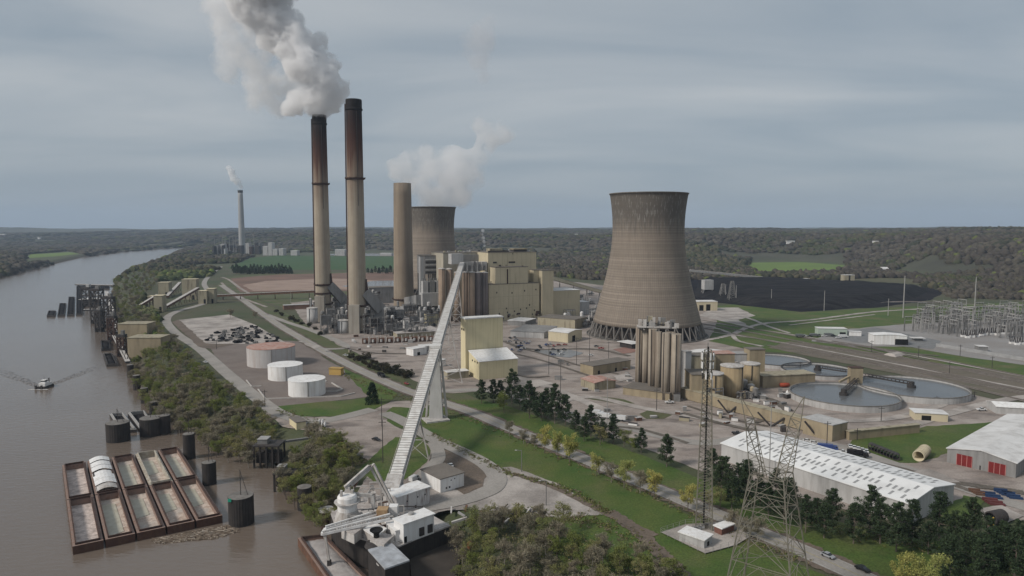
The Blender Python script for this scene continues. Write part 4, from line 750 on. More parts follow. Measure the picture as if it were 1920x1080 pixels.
for u0, u1, h in ((.15, .38, .8), (.62, .86, .75)):
    d = MB(); f.box(d, W * u0, W * u1, -.15, .1, 0, H * h); dd = d.build('door', REDP, t)
    for q in (0, .33, .67, 1): d = MB(); u = W * (u0 + (u1 - u0) * q); f.box(d, u - .12, u + .12, -.25, -.15, 0, H * h); d.build('frame', mat('pink_paint', (.45, .2, .18)), dd)
    for s_ in (dd,):
        for ch in s_.children: ch.location = (0, 0, 0)
d = MB(); f.box(d, W * .49, W * .51, -.1, .1, 0, 2.2); d.build('small_door', DARK, t)
for k in range(14): d = MB(); f.box(d, W * random.choice((.2, .35, .65, .8)), W * random.choice((.2, .35, .65, .8)) + .01 + 2.2, 6 + k * 6, 7 + k * 6, H + .5, H + 2.6)
bldg('site_building', 'small cream building with white roof at the fork of the plant roads', 'building', 1715, 788, 1777, 774, 10, wall=CREAM, roof=WHITE_R, rot=R(-14), doors=[(.35, 5, 3.2)])
bldg('tent_building', 'white fabric roofed shed at the edge of the yard', 'shed', 1868, 776, 1950, 763, 14, wall=PALE_S, roof=WHITE_P, rot=R(-14), gable=1.5)
bldg('green_shed', 'pale green shed beside the rail meadow', 'shed', 1534, 629, 1588, 616, 12, wall=mat('pale_green_siding', (.4, .47, .4), (.36, .42, .36)), roof=WHITE_R, rot=R(-8), doors=[(.85, 6, 4)])
bldg('garage', 'white garage with two black doorways near the substation', 'garage', 1638, 646, 1700, 629, 16, wall=WHITE_P, roof=WHITE_P, rot=R(-10), gable=-1, doors=[(.78, 8, 6), (.94, 6, 6)], vents=0)
bldg('trailer', 'white low trailer parked by the pale green shed', 'trailer', 1592, 630, 1615, 622, 6, wall=WHITE_P, roof=WHITE_R, rot=R(-12))
bldg('control_hut', 'grey hut inside the substation fence', 'hut', 1835, 660, 1852, 650, 8, wall=GREY_S, roof=WHITE_R, rot=R(-10))
bldg('weigh_house', 'small canopy on a post near the railway', 'shelter', 1714, 640, 1730, 634, 5, wall=STEEL, roof=WHITE_R, rot=R(-5), eave=2, z0=0)
bldg('coal_transfer_house', 'tan transfer house standing at the far side of the coal', 'building', 1583, 537, 1602, 516, 14, wall=CREAM_D, roof=WHITE_R, rot=R(5), doors=[(.5, 3, 22)])
bldg('coal_yard_shed', 'low pale shed at the coal yard edge', 'shed', 1496, 530, 1518, 523, 12, wall=PALE_S, roof=WHITE_R, rot=R(5))
bldg('coal_yard_shed', 'smaller cream shed right beside the transfer house', 'shed', 1604, 539, 1615, 532, 8, wall=CREAM_D, roof=WHITE_R, rot=R(5))
bldg('farmhouse', 'white farmhouse on the meadow before the wooded hill', 'house', 1653, 510, 1666, 504, 14, wall=WHITE_P, roof=WHITE_R, rot=R(5), gable=4)
p = G(1326, 556); t = thing('crusher_house', 'pale boxy crusher house on legs in the coal yard', 'building', p)
b = MB(); b.box(p[0], p[1], 12, 16, 12, 16, R(10)); b.build('casing', PALE_S, t)
for sx in (-1, 1):
    for sy in (-1, 1): MB().bar((p[0] + sx * 11, p[1] + sy * 7, 0), (p[0] + sx * 6, p[1] + sy * 4, 13), 1.6).build('leg', STEEL, t)
bldg('pale_works', 'cream works building just past the cooling tower', 'building', 1302, 583, 1345, 566, 20, wall=CREAM, roof=WHITE_R, rot=R(5), doors=[(.3, 6, 8), (.6, 6, 9)])
# coal heap
def mound(name, label, cat, pts, h, m, slope=14, kind=None, rough=1.5):
    P = [G(*q) for q in pts]; xs = [q[0] for q in P]; ys = [q[1] for q in P]; n = 90; gx, gy = np.meshgrid(np.linspace(min(xs), max(xs), n), np.linspace(min(ys), max(ys), n))
    ins = in_poly(gx, gy, P); d = dist_line(gx, gy, P + [P[0]]); z = np.where(ins, np.minimum(d / slope, 1), 0); z = z * h * (.75 + .5 * fbm(gx, gy, 60, 3)) + np.where(z > 0, (fbm(gx, gy, 12, 3) - .5) * rough, -1.0)
    v = np.stack([gx.ravel(), gy.ravel(), z.ravel()], 1); i0 = (np.arange(n - 1)[:, None] * n + np.arange(n - 1)[None, :]).ravel(); ff = np.stack([i0, i0 + 1, i0 + n + 1, i0 + n], 1)
    o = np_mesh(name, v, ff, m, True); tag(o, label, cat); 
    if kind: o['kind'] = kind
    return o
mound('coal_pile', 'vast flat topped black coal pile stretching behind the cooling tower', 'coal pile', [(1300, 556), (1310, 528), (1440, 528), (1620, 535), (1745, 545), (1715, 560), (1560, 580), (1400, 572)], 11, COAL, 22, rough=2.4)
mound('gravel_heap', 'grey dirt mound among the fenced substation gravel', 'heap', [(1655, 666), (1680, 662), (1700, 666), (1680, 671)], 2, GRAVEL_L, 3)
# ================================================================ oil tanks
def oil_tank(label, px, yb_, yt, w, roofm, wallm=WHITE_P):
    c0 = G(px, yb_); r = M(c0, w) / 2; c = (c0[0], c0[1] + r); H = ZT((c0[0], c0[1]), yt); t = thing('oil_tank', label, 'tank', (c[0], c[1], 0), 'white oil tanks')
    MB().lathe(c[0], c[1], [(r, -.2), (r, H)], 48, False).build('shell', wallm, t, smooth=True); MB().lathe(c[0], c[1], [(r + .1, H - .3), (r + .1, H + .15), (r * .5, H + r * .035), (.01, H + r * .06)], 48, False).build('roof', roofm, t)
    a = R(-70); MB().bar((c[0] + (r + .2) * math.cos(a), c[1] + (r + .2) * math.sin(a), 0), (c[0] + (r + .2) * math.cos(a), c[1] + (r + .2) * math.sin(a), H), .5).build('pipe', STEEL, t); return t
oil_tank('largest white oil tank with a rust red roof', 493.5, 691, 656, 89, RUSTROOF, mat('dull_white_paint', (.5, .48, .47), (.45, .43, .42), scale=.1, stain=(.33, .24, .2), stain_amt=.5, stain_scale=(.5, .5, .03)))
oil_tank('middle white oil tank with a white roof', 525, 715.5, 689, 64, WHITE_P); oil_tank('white oil tank with white roof nearest the lawn', 565.5, 746.5, 717, 69, WHITE_P)
CURB = mat('pale_kerb', (.5, .47, .44), fine=.1)
for lab, pts in (('pale kerb wall round the pair of clean white tanks', [(484, 731), (498, 749), (640, 744), (665, 738)]), ('short pale kerb with a corner beside the tank nearest the lawn', [(600, 735), (630, 735), (642, 731), (622, 719)]), ('pale pipe kerb between the tanks and the tan hut', [(558, 708), (596, 703), (612, 716)]), ('pale kerb at the yard corner behind the middle tank', [(462, 714), (472, 726), (490, 725)])):
    P = [G(*q) for q in pts]; b = MB(); [b.bar((P[i][0], P[i][1], .4), (P[i + 1][0], P[i + 1][1], .4), .8) for i in range(len(P) - 1)]; tag(b.build('kerb_wall', CURB), lab, 'kerb')
bldg('equipment_hut', 'small orange tan hut on the grass by the highway', 'hut', 617, 703, 639, 691, 5, wall=mat('orange_tan', (.5, .33, .1), (.44, .29, .1)), roof=mat('orange_roof', (.42, .28, .1)), rot=R(-12))
bcorner('equipment_hut', 'small yellowish hut with a brown roof at the gravel lot', 'hut', (556, 806), 543, (574, 803), 793, wall=YELLOW, roof=TARROOF)
for k, (px, py) in enumerate([(602, 796), (607, 801)]):
    c = G(px, py); t = thing('cable_reel', ['small white reel lying by the yellowish hut', 'larger white reel lying by the yellowish hut'][k], 'reel', c); b = MB(); b.bar((c[0] - 1, c[1], 1.6), (c[0] - .7, c[1], 1.6), 3.2, n=14); b.bar((c[0] + .7, c[1], 1.6), (c[0] + 1, c[1], 1.6), 3.2, n=14); b.build('flange', WHITE_P, t); MB().bar((c[0] - .7, c[1], 1.6), (c[0] + .7, c[1], 1.6), 1.6, n=12).build('drum', DUSTY, t)
# river intake buildings and coal houses on the bank
bldg('river_building', 'wide tan flat roofed building on the bank beside the coal dock', 'building', 222, 641, 276, 608, 20, wall=BEIGE, roof=CREAM_D, rot=R(3), z0=-5)
bldg('river_building', 'wide tan building half hidden by green trees at the water', 'building', 240, 672, 302, 634, 20, wall=BEIGE, roof=CREAM_D, rot=R(3), z0=-6)
for xl, yb_, xr, yt, lab in [(297, 556, 317, 530, 'tan square coal tower nearest the river'), (342, 562, 369, 524, 'tallest tan coal tower on the river bank'), (372, 570, 388, 546, 'tan block tower where the dark conveyors meet'), (388, 569, 402, 542, 'tan block tower beside the highway end'), (277, 566, 291, 556, 'low tan box at the lower end of a dark conveyor'), (289, 585, 305, 555, 'narrow tan tower with a dark doorway at the river road')]:
    bldg('coal_tower', lab, 'building', xl, yb_, xr, yt, 16, wall=CREAM_D, roof=CREAM, rot=R(8), doors=[(.75, 3, 7)])
for lab, a, e, za, ze in (('dark rusty coal conveyor rising from the dock to the narrow tan tower', (262, 578), (295, 575), 3, 16), ('dark rusty conveyor between the narrow and tallest tan towers', (310, 580), (372, 562), 3, 18), ('dark conveyor beyond the square tan tower', (313, 560), (338, 545), 3, 14), ('long rusty brown conveyor crossing the fields towards the chimneys', (402, 562), (596, 560), 6, 12)):
    A = G(*a); E = G(*e); sloping('coal_conveyor', lab, (A[0], A[1], za), (E[0], E[1], ze), 4.5, 3.2, RUST, legs=6)
# far industrial plant
random.seed(11)
for k in range(44):
    px = random.uniform(396, 447) if k < 34 else random.uniform(458, 482); yb_ = 474 + random.uniform(-2, 4); hgt = random.uniform(5, 20); w = random.uniform(2, 8)
    bldg('far_works_block', 'grey block in the dense far works around the lone chimney', 'building', px, yb_, px + w, yb_ - hgt, 30, wall=random.choice([GREY_S, DARK, DARK, STEEL, RUST_D, PALE_S]), roof=random.choice([TARROOF, DARK, PALE_S]), rot=0, group='far works blocks', eave=0)
for k in range(9):
    px = [403, 412, 418, 423, 431, 438, 443, 470, 477][k]; c = G(px, 476); t = thing('far_mast', 'thin dark mast over the far works', 'mast', c, 'far masts'); MB().bar((c[0], c[1], 0), (c[0], c[1], ZT(c, 446 - k % 3 * 3)), 3.2, 2).build('pole', STEEL, t); MB().box(c[0], c[1], 8, 7, 7, 8).build('base', STEEL, t)
for xl, w, yt, lab in ((493, 9, 462, 'pale cream grain works with a tilted roofline beside the far field'), (503, 7, 455, 'tallest pale block of the grain works'), (511, 9, 467, 'low pale wing of the grain works'), (523, 8, 466, 'small white works by the far field'), (545, 12, 470, 'long low white shed beyond the green field'), (628, 18, 468, 'long white shed seen between the two sooty chimneys'), (655, 10, 469, 'white shed behind the tallest chimney'), (712, 22, 475, 'white strip building beyond the green field')):
    bldg('far_building', lab, 'building', xl, 479, xl + w, yt, 40, wall=PALE_S, roof=WHITE_R, rot=0, eave=0)
for px, py, w, lab in [(4, 441, 18, 'white works building far across the river'), (76, 448, 4, 'white house far across the river'), (1640, 459, 6, 'white roof on the wooded hill'), (1480, 461, 14, 'pale strip of roofs on the far hillside'), (1080, 442, 5, 'small white house on the far slope')]:
    D_ = 3500.0; x_ = (px - 960) / FPX * D_; z_ = tz(x_, D_); b = None
    D_ = next((d for d in range(1500, 9000, 60) if PX((px - 960) / FPX * d, d, tz((px - 960) / FPX * d, d))[1] < py + .5), 4000); x_ = (px - 960) / FPX * D_; z_ = tz(x_, D_)
    t = thing('far_house', lab, 'house', (x_, D_, z_)); ww = M((x_, D_), w, z_); MB().box(x_, D_, z_ - 3, ww, 20, 14).build('wall', WHITE_P, t); MB().box(x_, D_, z_ + 11.1, ww + 2, 22, 3).build('roof', WHITE_R, t)
# ================================================================ barges and river things
random.seed(21)
def shrink(q, d):
    c = sum((Vector(p) for p in q), Vector((0, 0))) / 4; out = []
    e1 = (Vector(q[1]) - Vector(q[0])).normalized(); e2 = (Vector(q[3]) - Vector(q[0])).normalized()
    return [Vector(q[0]) + e1 * d + e2 * d, Vector(q[1]) - e1 * d + e2 * d, Vector(q[2]) - e1 * d - e2 * d, Vector(q[3]) + e1 * d - e2 * d]
def barge(label, quad, hull_m, inside_m, floor_m, cargo=None, fb=3.3, cover=False, group=None, floor_z=-1.7, name='barge', water=0, cargo_h=1.5):
    q = shrink(quad, .35); zt = WZ + fb; cen = sum(q, Vector((0, 0))) / 4; t = thing(name, label, 'barge', (cen.x, cen.y, WZ), group)
    inn = shrink(q, 1.1); b = MB()
    o = [(p.x, p.y) for p in q]; i = [(p.x, p.y) for p in inn]; n = 4; vs = [(*p, WZ - 1) for p in o] + [(*p, zt) for p in o] + [(*p, zt) for p in i] + [(*p, WZ + floor_z + 2.2) for p in i]
    a = (o[1][0] - o[0][0]) * (o[2][1] - o[0][1]) - (o[2][0] - o[0][0]) * (o[1][1] - o[0][1]); 
    fs = []
    for k in range(4):
        j = (k + 1) % 4
        for r_ in range(3): fs.append((r_ * 4 + k, r_ * 4 + j, (r_ + 1) * 4 + j, (r_ + 1) * 4 + k))
    if a < 0: fs = [f[::-1] for f in fs]
    b.add(vs, fs[::3]).cur = 0; b.mi = [0] * len(b.f); b.add(vs, [f for k, f in enumerate(fs) if k % 3]); b.mi = [0] * 4 + [1] * 8
    b.build('hull', [hull_m, inside_m], t)
    b = MB(); e = [Vector((*p, zt + .35)) for p in i]
    for k in range(4): b.bar(e[k], e[(k + 1) % 4], .45, h=.9)
    b.build('coaming', RUST_D if inside_m is HINS else inside_m, t)
    f = MB(); ip = [(p.x, p.y, WZ + floor_z + 2.22) for p in inn]; f.add(ip, [(0, 1, 2, 3) if a > 0 else (3, 2, 1, 0)]); f.build('hold_floor', floor_m, t)
    L0, L1, L2, L3 = [Vector((p.x, p.y, 0)) for p in inn]
    if water:
        w = MB(); z = WZ + floor_z + 2.4; pts = [L0.lerp(L3, .12).lerp(L1.lerp(L2, .12), .08), L0.lerp(L3, .14).lerp(L1.lerp(L2, .14), .75), L0.lerp(L3, water).lerp(L1.lerp(L2, water), .78), L0.lerp(L3, water + .05).lerp(L1.lerp(L2, water + .05), .06)]
        w.add([(p.x, p.y, z) for p in pts], [(0, 1, 2, 3) if a > 0 else (3, 2, 1, 0)]); w.build('bilge_puddle', mat('bilge_water', (.48, .46, .38), (.38, .35, .27), scale=.3, rough=.4, spec=.3), t)
    if cargo:
        n1, n2 = 10, 24; vs = []; fs = []
        for r_ in range(n2 + 1):
            for c in range(n1 + 1):
                u, v = c / n1, r_ / n2; p = L0.lerp(L1, u).lerp(L3.lerp(L2, u), v); h = cargo_h * math.sin(math.pi * u) ** .6 * min(1, 6 * min(v, 1 - v) + .05) * (.75 + .25 * math.sin(v * 17 + cen.x)) + random.uniform(-.15, .15)
                vs.append((p.x, p.y, zt - 1.2 + h if cargo_h > 0 else zt - 2))
        for r_ in range(n2):
            for c in range(n1): k = r_ * (n1 + 1) + c; fs.append((k, k + 1, k + n1 + 2, k + n1 + 1))
        if a < 0: fs = [f[::-1] for f in fs]
        MB().add(vs, fs).build('cargo', cargo, t, smooth=True)
    if cover:
        for k in range(7):
            hh = 1.1 if k == 3 else random.uniform(-.35, .45)
            b = MB(); v0, v1 = k / 7, (k + 1) / 7 - .012; P = lambda u, v, z: (*L0.lerp(L1, u).lerp(L3.lerp(L2, u), v)[:2], z); N = 6; vs = []; 
            for v in (v0, v1):
                for c in range(N + 1): u = c / N * 1.1 - .05; vs.append(P(u, v, zt + .8 + 1.3 * math.sin(math.pi * c / N) - hh * .6))
            fs = [(c, c + 1, N + 2 + c, N + 1 + c) for c in range(N)]; 
            if a < 0: fs = [f[::-1] for f in fs]
            b.add(vs, fs); b.build('cover_panel', WHITE_P if k < 6 else DUSTY, t)
    return t
FLOOR = mat('barge_floor', (.6, .52, .45), (.38, .29, .235), scale=.35, stain=(.42, .4, .37), stain_amt=.7, stain_scale=(.12, .12, .12), fine=.2)
FLOOR2 = mat('barge_floor_pale', (.66, .58, .54), (.48, .41, .37), scale=.4, stain=(.2, .17, .16), stain_amt=.7, stain_scale=(.3, .3, .3), fine=.2)
HINS = mat('barge_rust', (.22, .135, .105), (.36, .28, .24), scale=.5, stain=(.08, .045, .035), stain_amt=.7, stain_scale=(.5, .5, .5))
HULL = mat('barge_hull', (.1, .052, .036), (.075, .04, .03), scale=.4, stain=(.14, .09, .06), stain_amt=.5, stain_scale=(.5, .5, .15))
zd = WZ + 3.3; TL, TR, BR_, BL = G(115, 872, zd), G(336, 838, zd), G(419, 966, zd), G(134, 1026, zd)
ee = lambda u, v: tuple(Vector(TL).lerp(Vector(TR), u).lerp(Vector(BL).lerp(Vector(BR_), u), v))
# orthogonalise the raft: use the long side direction of its near edge
labs = [['open rusty barge at the outer upstream corner of the raft, dusty pink floor', 'barge under ribbed white covers', 'open barge between the white covered one and the cream walled one', 'open barge with pale cream inner walls in the farther row', 'open dark rimmed barge at the inner end of the farther row'], ['open barge at the outer end of the nearer row, whole floor dusty white', 'open barge in the nearer row, second from its outer end, round puddle inside', 'open barge in the middle of the nearer row, deep grey water inside', 'open barge in the nearer row with a long pale puddle', 'open barge in the nearer row closest to the round mooring cell']]
for r_ in range(2):
    for c in range(5):
        q = [ee(c / 5, r_ / 2), ee((c + 1) / 5, r_ / 2), ee((c + 1) / 5, (r_ + 1) / 2), ee(c / 5, (r_ + 1) / 2)]
        barge(labs[r_][c], q, HULL, HINS if (c, r_) != (3, 0) else mat('barge_cream', (.45, .42, .36), (.35, .31, .25), scale=.4, stain=(.2, .14, .1), stain_amt=.5, stain_scale=(.4, .4, .4)), FLOOR2 if (c, r_) in ((0, 0), (0, 1)) else FLOOR, cover=(c, r_) == (1, 0), group='barges moored side by side in one raft', water=0 if c == 0 or (c, r_) == (1, 0) else random.choice((.55, .7, .8)))
# big loading barge below the loader
q = [G(a, b_, zd) for a, b_ in ((556, 1008), (612, 1002), (735, 1125), (640, 1130))]
barge('long barge full of pale stone powder under the loading spout', q, RUST, HINS, FLOOR2, cargo=mat('stone_powder', (.4, .375, .36), (.31, .28, .265), scale=.3, bump=.3, bump_scale=.6), cargo_h=1.6)
# coal barges at the upper dock
for lab, pts in (('short black coal barge at the outer end of the coal dock', ((90, 583), (106, 583), (104, 592), (87, 592))), ('low black coal barge, second from the outer end at the coal dock', ((111, 569), (125, 569), (122, 591), (107, 591))), ('long black coal barge, third from the outer end at the coal dock', ((128, 557), (141, 557), (140, 590), (125, 590))), ('longest black coal barge against the coal dock frame', ((143, 538), (155, 538), (155, 589), (142, 589))), ('black coal barge lying across the far side of the dock', ((143, 536), (206, 536), (206, 541), (143, 541))), ('small black coal barge below the tan river buildings', ((192, 664), (212, 663), (222, 683), (199, 684))), ('black coal barge half hidden under the unloader', ((187, 639), (207, 639), (208, 654), (189, 655))), ('dark barge moored between two black round cells, nearest the channel', ((204, 776), (233, 774), (258, 805), (223, 807))), ('dark barge moored between two black round cells, nearest the bank', ((238, 774), (273, 770), (294, 800), (262, 806)))):
    w = 'round cells' in lab; barge(lab, [G(a, b_, WZ + 2) for a, b_ in pts], DARK, STEEL_L if w else DARK, COAL, cargo=COAL, fb=2.0, cargo_h=-1 if w else 2.0)
# round sheet-pile mooring cells
def cell(label, px, yw, yt, w, pole=False, topm=CONC_D, group='round sheet pile mooring cells'):
    c0 = G(px, yw, WZ); r = M(c0, w, WZ) / 2; c = (c0[0], c0[1] + r * .9); H = ZT(c0, yt); t = thing('mooring_cell', label, 'mooring cell', (c[0], c[1], WZ), group); n = 28 if w > 15 else 16
    prof = MB(); vs = []; m = n * 2
    for z in (WZ - 2, H):
        for k in range(m): a = 2 * math.pi * k / m; rr = r * (1 - .02 * (k % 2)); vs.append((c[0] + rr * math.cos(a), c[1] + rr * math.sin(a), z))
    prof.add(vs, [(k, (k + 1) % m, m + (k + 1) % m, m + k) for k in range(m)]); prof.build('sheet_piling', PILING, t)
    MB().lathe(c[0], c[1], [(r * .97, H - 1.0), (r * .97, H + .12), (.01, H + .3)], n, False).build('cap', topm, t)
    if pole:
        MB().bar((c[0], c[1], H), (c[0], c[1], H + pole), .22).build('pole', DARK, t); MB().bar((c[0] + r * .6, c[1], H), (c[0], c[1], H + pole * .95), .15).build('stay', DARK, t)
    return t, c, r, H
for a in [('thin dark mooring cell just below the small coal barge', 242, 708, 685, 12), ('thin mooring cell, second below the coal barge, fully black', 253.5, 732, 705, 13), ('thin mooring cell, third down the river bank line', 268, 757, 729, 13.5), ('mooring cell, fourth down the line, above the moored pair of barges', 285, 783, 755, 15), ('mooring cell with a short post beside the moored pair of barges', 305, 815, 781, 20, 6), ('broad black mooring cell at the channel side of the barge pair', 211.5, 831, 797, 41, 8), ('broad black mooring cell at the bank side of the barge pair', 274.5, 820, 788, 39, 7), ('tall mooring cell with a thin post touching the raft corner', 351, 862, 816, 21, 9), ('tall mooring cell midway along the inner edge of the raft', 388, 911, 870, 25, 8), ('largest mooring cell with a green tag and wire stays beside the raft', 445, 989, 937, 46, 11), ('mooring cell standing off the green bank near the dock frames', 568, 959, 917, 27)]: tcell = cell(*a)
c = G(447, 962, WZ + 6); 
# green tag belongs to the largest cell
for o in list(bpy.data.objects):
    if o.get('label', '').startswith('largest mooring cell'): 
        b = MB(); g_ = (o.location.x - 2.6, o.location.y - M((o.location.x, o.location.y), 46, WZ) / 2 * .86, 0); b.box(g_[0], g_[1] - .6, WZ + 11, 1.4, .2, 1.3); b.build('tag', mat('green_tag', (.02, .3, .2)), o)
# dock frames on the bank
for lab, px, yb_, w, h, dpt in (('dark timber dock frame with a grey cabin roof on the bank', 500, 878, 46, 40, 9), ('dark dock frame standing in the water next to the lone mooring cell', 534, 922, 38, 32, 6)):
    p = G(px, yb_, WZ); ww = M(p, w, WZ); H = ZT(p, yb_ - h); t = thing('pile_dock', lab, 'dock', (p[0], p[1], WZ)); 
    for k in range(5):
        for v in (0, dpt): MB().bar((p[0] - ww / 2 + ww * k / 4, p[1] + v, WZ - 2), (p[0] - ww / 2 + ww * k / 4, p[1] + v, H), .8).build('pile', PILING, t)
    MB().box(p[0], p[1] + dpt / 2, H, ww + 1, dpt + 1.5, .8).build('deck', DARK, t); MB().box(p[0], p[1] + dpt * .5, WZ + 2, ww * .95, dpt * .6, (H - WZ) * .5).build('pile_cap', PILING, t)
    MB().box(p[0] - ww * .2, p[1] + dpt / 2, H + .8, ww * .4, dpt * .6, 2.4).build('cabin', STEEL, t); MB().box(p[0] - ww * .2, p[1] + dpt / 2, H + 3.21, ww * .42, dpt * .66, .3).build('cabin_roof', STEEL_L, t)
    MB().bar((p[0] + ww * .5, p[1] + dpt, H), (p[0] + ww * .5 + 26, p[1] + dpt + 14, 1), 1.6, h=1.0).build('gangway', STEEL, t)
# coal unloading dock: black frames, towers and walkways
def lattice(t, x, y, z0, z1, w0, w1, n, m=DARK, th=.5, rot=0, parts='tower_leg', brace='bracing'):
    cs = lambda z: [(x + (w0 + (w1 - w0) * (z - z0) / (z1 - z0)) / 2 * (sx * math.cos(rot) - sy * math.sin(rot)), y + (w0 + (w1 - w0) * (z - z0) / (z1 - z0)) / 2 * (sx * math.sin(rot) + sy * math.cos(rot)), z) for sx, sy in ((-1, -1), (1, -1), (1, 1), (-1, 1))]
    A, B = cs(z0), cs(z1)
    for k in range(4): MB().bar(A[k], B[k], th).build(parts, m, t)
    b = MB()
    for k in range(n):
        za, zb_ = z0 + (z1 - z0) * k / n, z0 + (z1 - z0) * (k + 1) / n; P, Q = cs(za), cs(zb_)
        for j in range(4): i2 = (j + 1) % 4; b.bar(P[j], Q[i2], th * .6); b.bar(P[i2], Q[j], th * .6); b.bar(Q[j], Q[i2], th * .6)
    return b.build(brace, m, t)
for lab, px, yb_, yt, w in (('black lattice coal unloader tower at the dock, tallest of the frames', 184, 606, 545, 16), ('black unloader frame behind the outer coal barges', 165, 575, 541, 14), ('dark lattice tower where the dock meets the bank', 207, 615, 560, 14), ('dark rusty frame before the first tan river building', 212, 640, 596, 12), ('rusty frame between the two tan river buildings', 230, 668, 632, 12), ('black dolphin frame carrying the unloader leg', 187, 622, 585, 10)):
    p = G(px, yb_, WZ); ww = M(p, w, WZ); H = ZT(p, yt); t = thing('unloader_frame', lab, 'unloader', (p[0], p[1], WZ)); lattice(t, p[0], p[1], WZ - 1, H, ww, ww, 3, RUST_D if 'rusty' in lab else DARK, 1.1); MB().box(p[0], p[1], H, ww * 1.2, ww, 2.6).build('deck', DARK, t); MB().box(p[0] + ww * .2, p[1], H + 2.61, ww * .4, ww * .5, 4).build('cabin', STEEL if px != 165 else PALE_S, t); MB().box(p[0], p[1], WZ - 1, ww * .9, ww * .9, 6).build('footing', DARK, t)
for lab, a, e, za, ze, w in (('black dock walkway along the far side of the coal dock', (143, 547), (214, 549), 4, 4, 6), ('black dock walkway running down to the tan buildings', (200, 560), (222, 640), 2, 0, 5), ('black deck between the coal barges and the bank', (158, 592), (212, 590), -2, -2, 7), ('dark walkway from the unloader towards the small coal barge', (214, 640), (240, 690), -4, -5, 3.5), ('black cross deck in the middle of the coal dock', (155, 568), (208, 570), 3, 3, 6)):
    A = G(*a, WZ); E = G(*e, WZ); sloping('dock_walkway', lab, (A[0], A[1], za), (E[0], E[1], ze), w, 1.6, DARK, legs=7, cat='walkway', sm=DARK)
p = G(172, 571, WZ); t = thing('dock_roof', 'pale flat roof in the middle of the black coal dock', 'shed', (p[0], p[1], WZ)); MB().box(p[0], p[1], WZ - 1, 26, 10, 10).build('wall', DARK, t); MB().box(p[0], p[1], WZ + 9.01, 28, 22, .6).build('roof', WHITE_R, t)
# towboat with its wake
p = G(82, 727, WZ); t = thing('towboat', 'small towboat heading upstream with a spreading wake', 'boat', (p[0], p[1], WZ))
b = MB(); b.prism([(p[0] - 3.4, p[1] - 4), (p[0] + 3.4, p[1] - 4), (p[0] + 3.4, p[1] + 7), (p[0] + 1.5, p[1] + 9), (p[0] - 1.5, p[1] + 9), (p[0] - 3.4, p[1] + 7)], WZ - .6, WZ + 1.5); b.build('hull', DARK, t)
MB().box(p[0], p[1] + 2, WZ + 1.5, 5, 8, 2.4).build('cabin', WHITE_P, t); MB().box(p[0], p[1] + 1, WZ + 3.9, 3, 3.4, 2.2).build('wheelhouse', WHITE_P, t); MB().box(p[0], p[1] + 1, WZ + 4.7, 3.1, 3.5, .9).build('window', GLASS, t); MB().bar((p[0] + 1.6, p[1] + 4, WZ + 3.9), (p[0] + 1.6, p[1] + 4, WZ + 7), .6).build('funnel', DARK, t); MB().bar((p[0], p[1] + 1, WZ + 6.1), (p[0], p[1] + 1, WZ + 9), .2).build('mast', STEEL, t)
for s_ in (-1, 1): MB().box(p[0] + s_ * 2.2, p[1] - 5.6, WZ, 1.2, 1, 3).build('push_knee', DARK, t)
b = MB(); FO = mat('wake_water', (.2, .175, .155), (.3, .28, .26), scale=.5, rough=.2, spec=.6)
for tgt, L in (((196, 683), 1), ((-14, 690), 1)):
    E_ = Vector(G(*tgt, WZ)); S_ = Vector((p[0], p[1] - 1)); D_ = E_ - S_; U = D_.normalized(); Nn = Vector((-U.y, U.x)); tot = D_.length
    for k in range(int(tot / 2.2)):
        for j in range(3):
            f_ = k * 2.2 / tot; q0_ = S_ + D_ * f_ + Nn * ((j - 1) * 3.2 * (.4 + f_) + random.uniform(-.7, .7)); ln = random.uniform(2.5, 5); wd_ = 1.2 + f_; a2 = U * ln; n2_ = Nn * wd_; h = (.42 - .28 * f_) * random.uniform(.4, 1.1)
            P_ = [q0_ - n2_, q0_ + a2 - n2_, q0_ + a2 * .8, q0_ + a2 * .2, q0_ + n2_, q0_ + a2 + n2_]; b.add([(v.x, v.y, WZ + (h if i in (2, 3) else .005)) for i, v in enumerate(P_)], [(0, 1, 2, 3), (3, 2, 5, 4)])
o = b.build('boat_wake', WATER); tag(o, 'ripples of the wake fanning out behind the towboat', 'wake', kind='stuff')
b = MB(); b.prism([(p[0] - 8, p[1] - 6.5), (p[0] + 8, p[1] - 6.5), (p[0] + 6, p[1] - 5), (p[0] - 6, p[1] - 5)], WZ, WZ + .12); o = b.build('bow_foam', mat('foam', (.6, .58, .56))); tag(o, 'white foam line in front of the towboat', 'foam', kind='stuff')
# driftwood at the raft
b = MB(); c = [G(282, 1012, WZ), G(300, 1020, WZ), G(400, 1010, WZ), G(452, 996, WZ), G(430, 985, WZ), G(330, 1003, WZ)]
mx_, Mx, my, My = min(q[0] for q in c), max(q[0] for q in c), min(q[1] for q in c), max(q[1] for q in c); n = 0
pale = [MB(), MB()]
while n < 900:
    x, y = random.uniform(mx_, Mx), random.uniform(my, My)
    if not in_poly(np.array([x]), np.array([y]), c)[0]: continue
    a = random.uniform(-.6, .6); L = random.uniform(.6, 3.2); w = random.uniform(.1, .3); z = WZ + random.uniform(0, .35); pale[n % 5 == 0].bar((x - L * math.cos(a) / 2, y - L * math.sin(a) / 2, z), (x + L * math.cos(a) / 2, y + L * math.sin(a) / 2, z + random.uniform(-.1, .2)), w); n += 1
dr = thing('driftwood_raft', 'tangled mat of driftwood floating below the raft of barges', 'driftwood', c[2]); pale[0].build('dark_sticks', mat('wet_wood', (.13, .095, .07), (.2, .16, .12), scale=.6), dr); pale[1].build('pale_sticks', mat('bleached_wood', (.42, .36, .3)), dr)
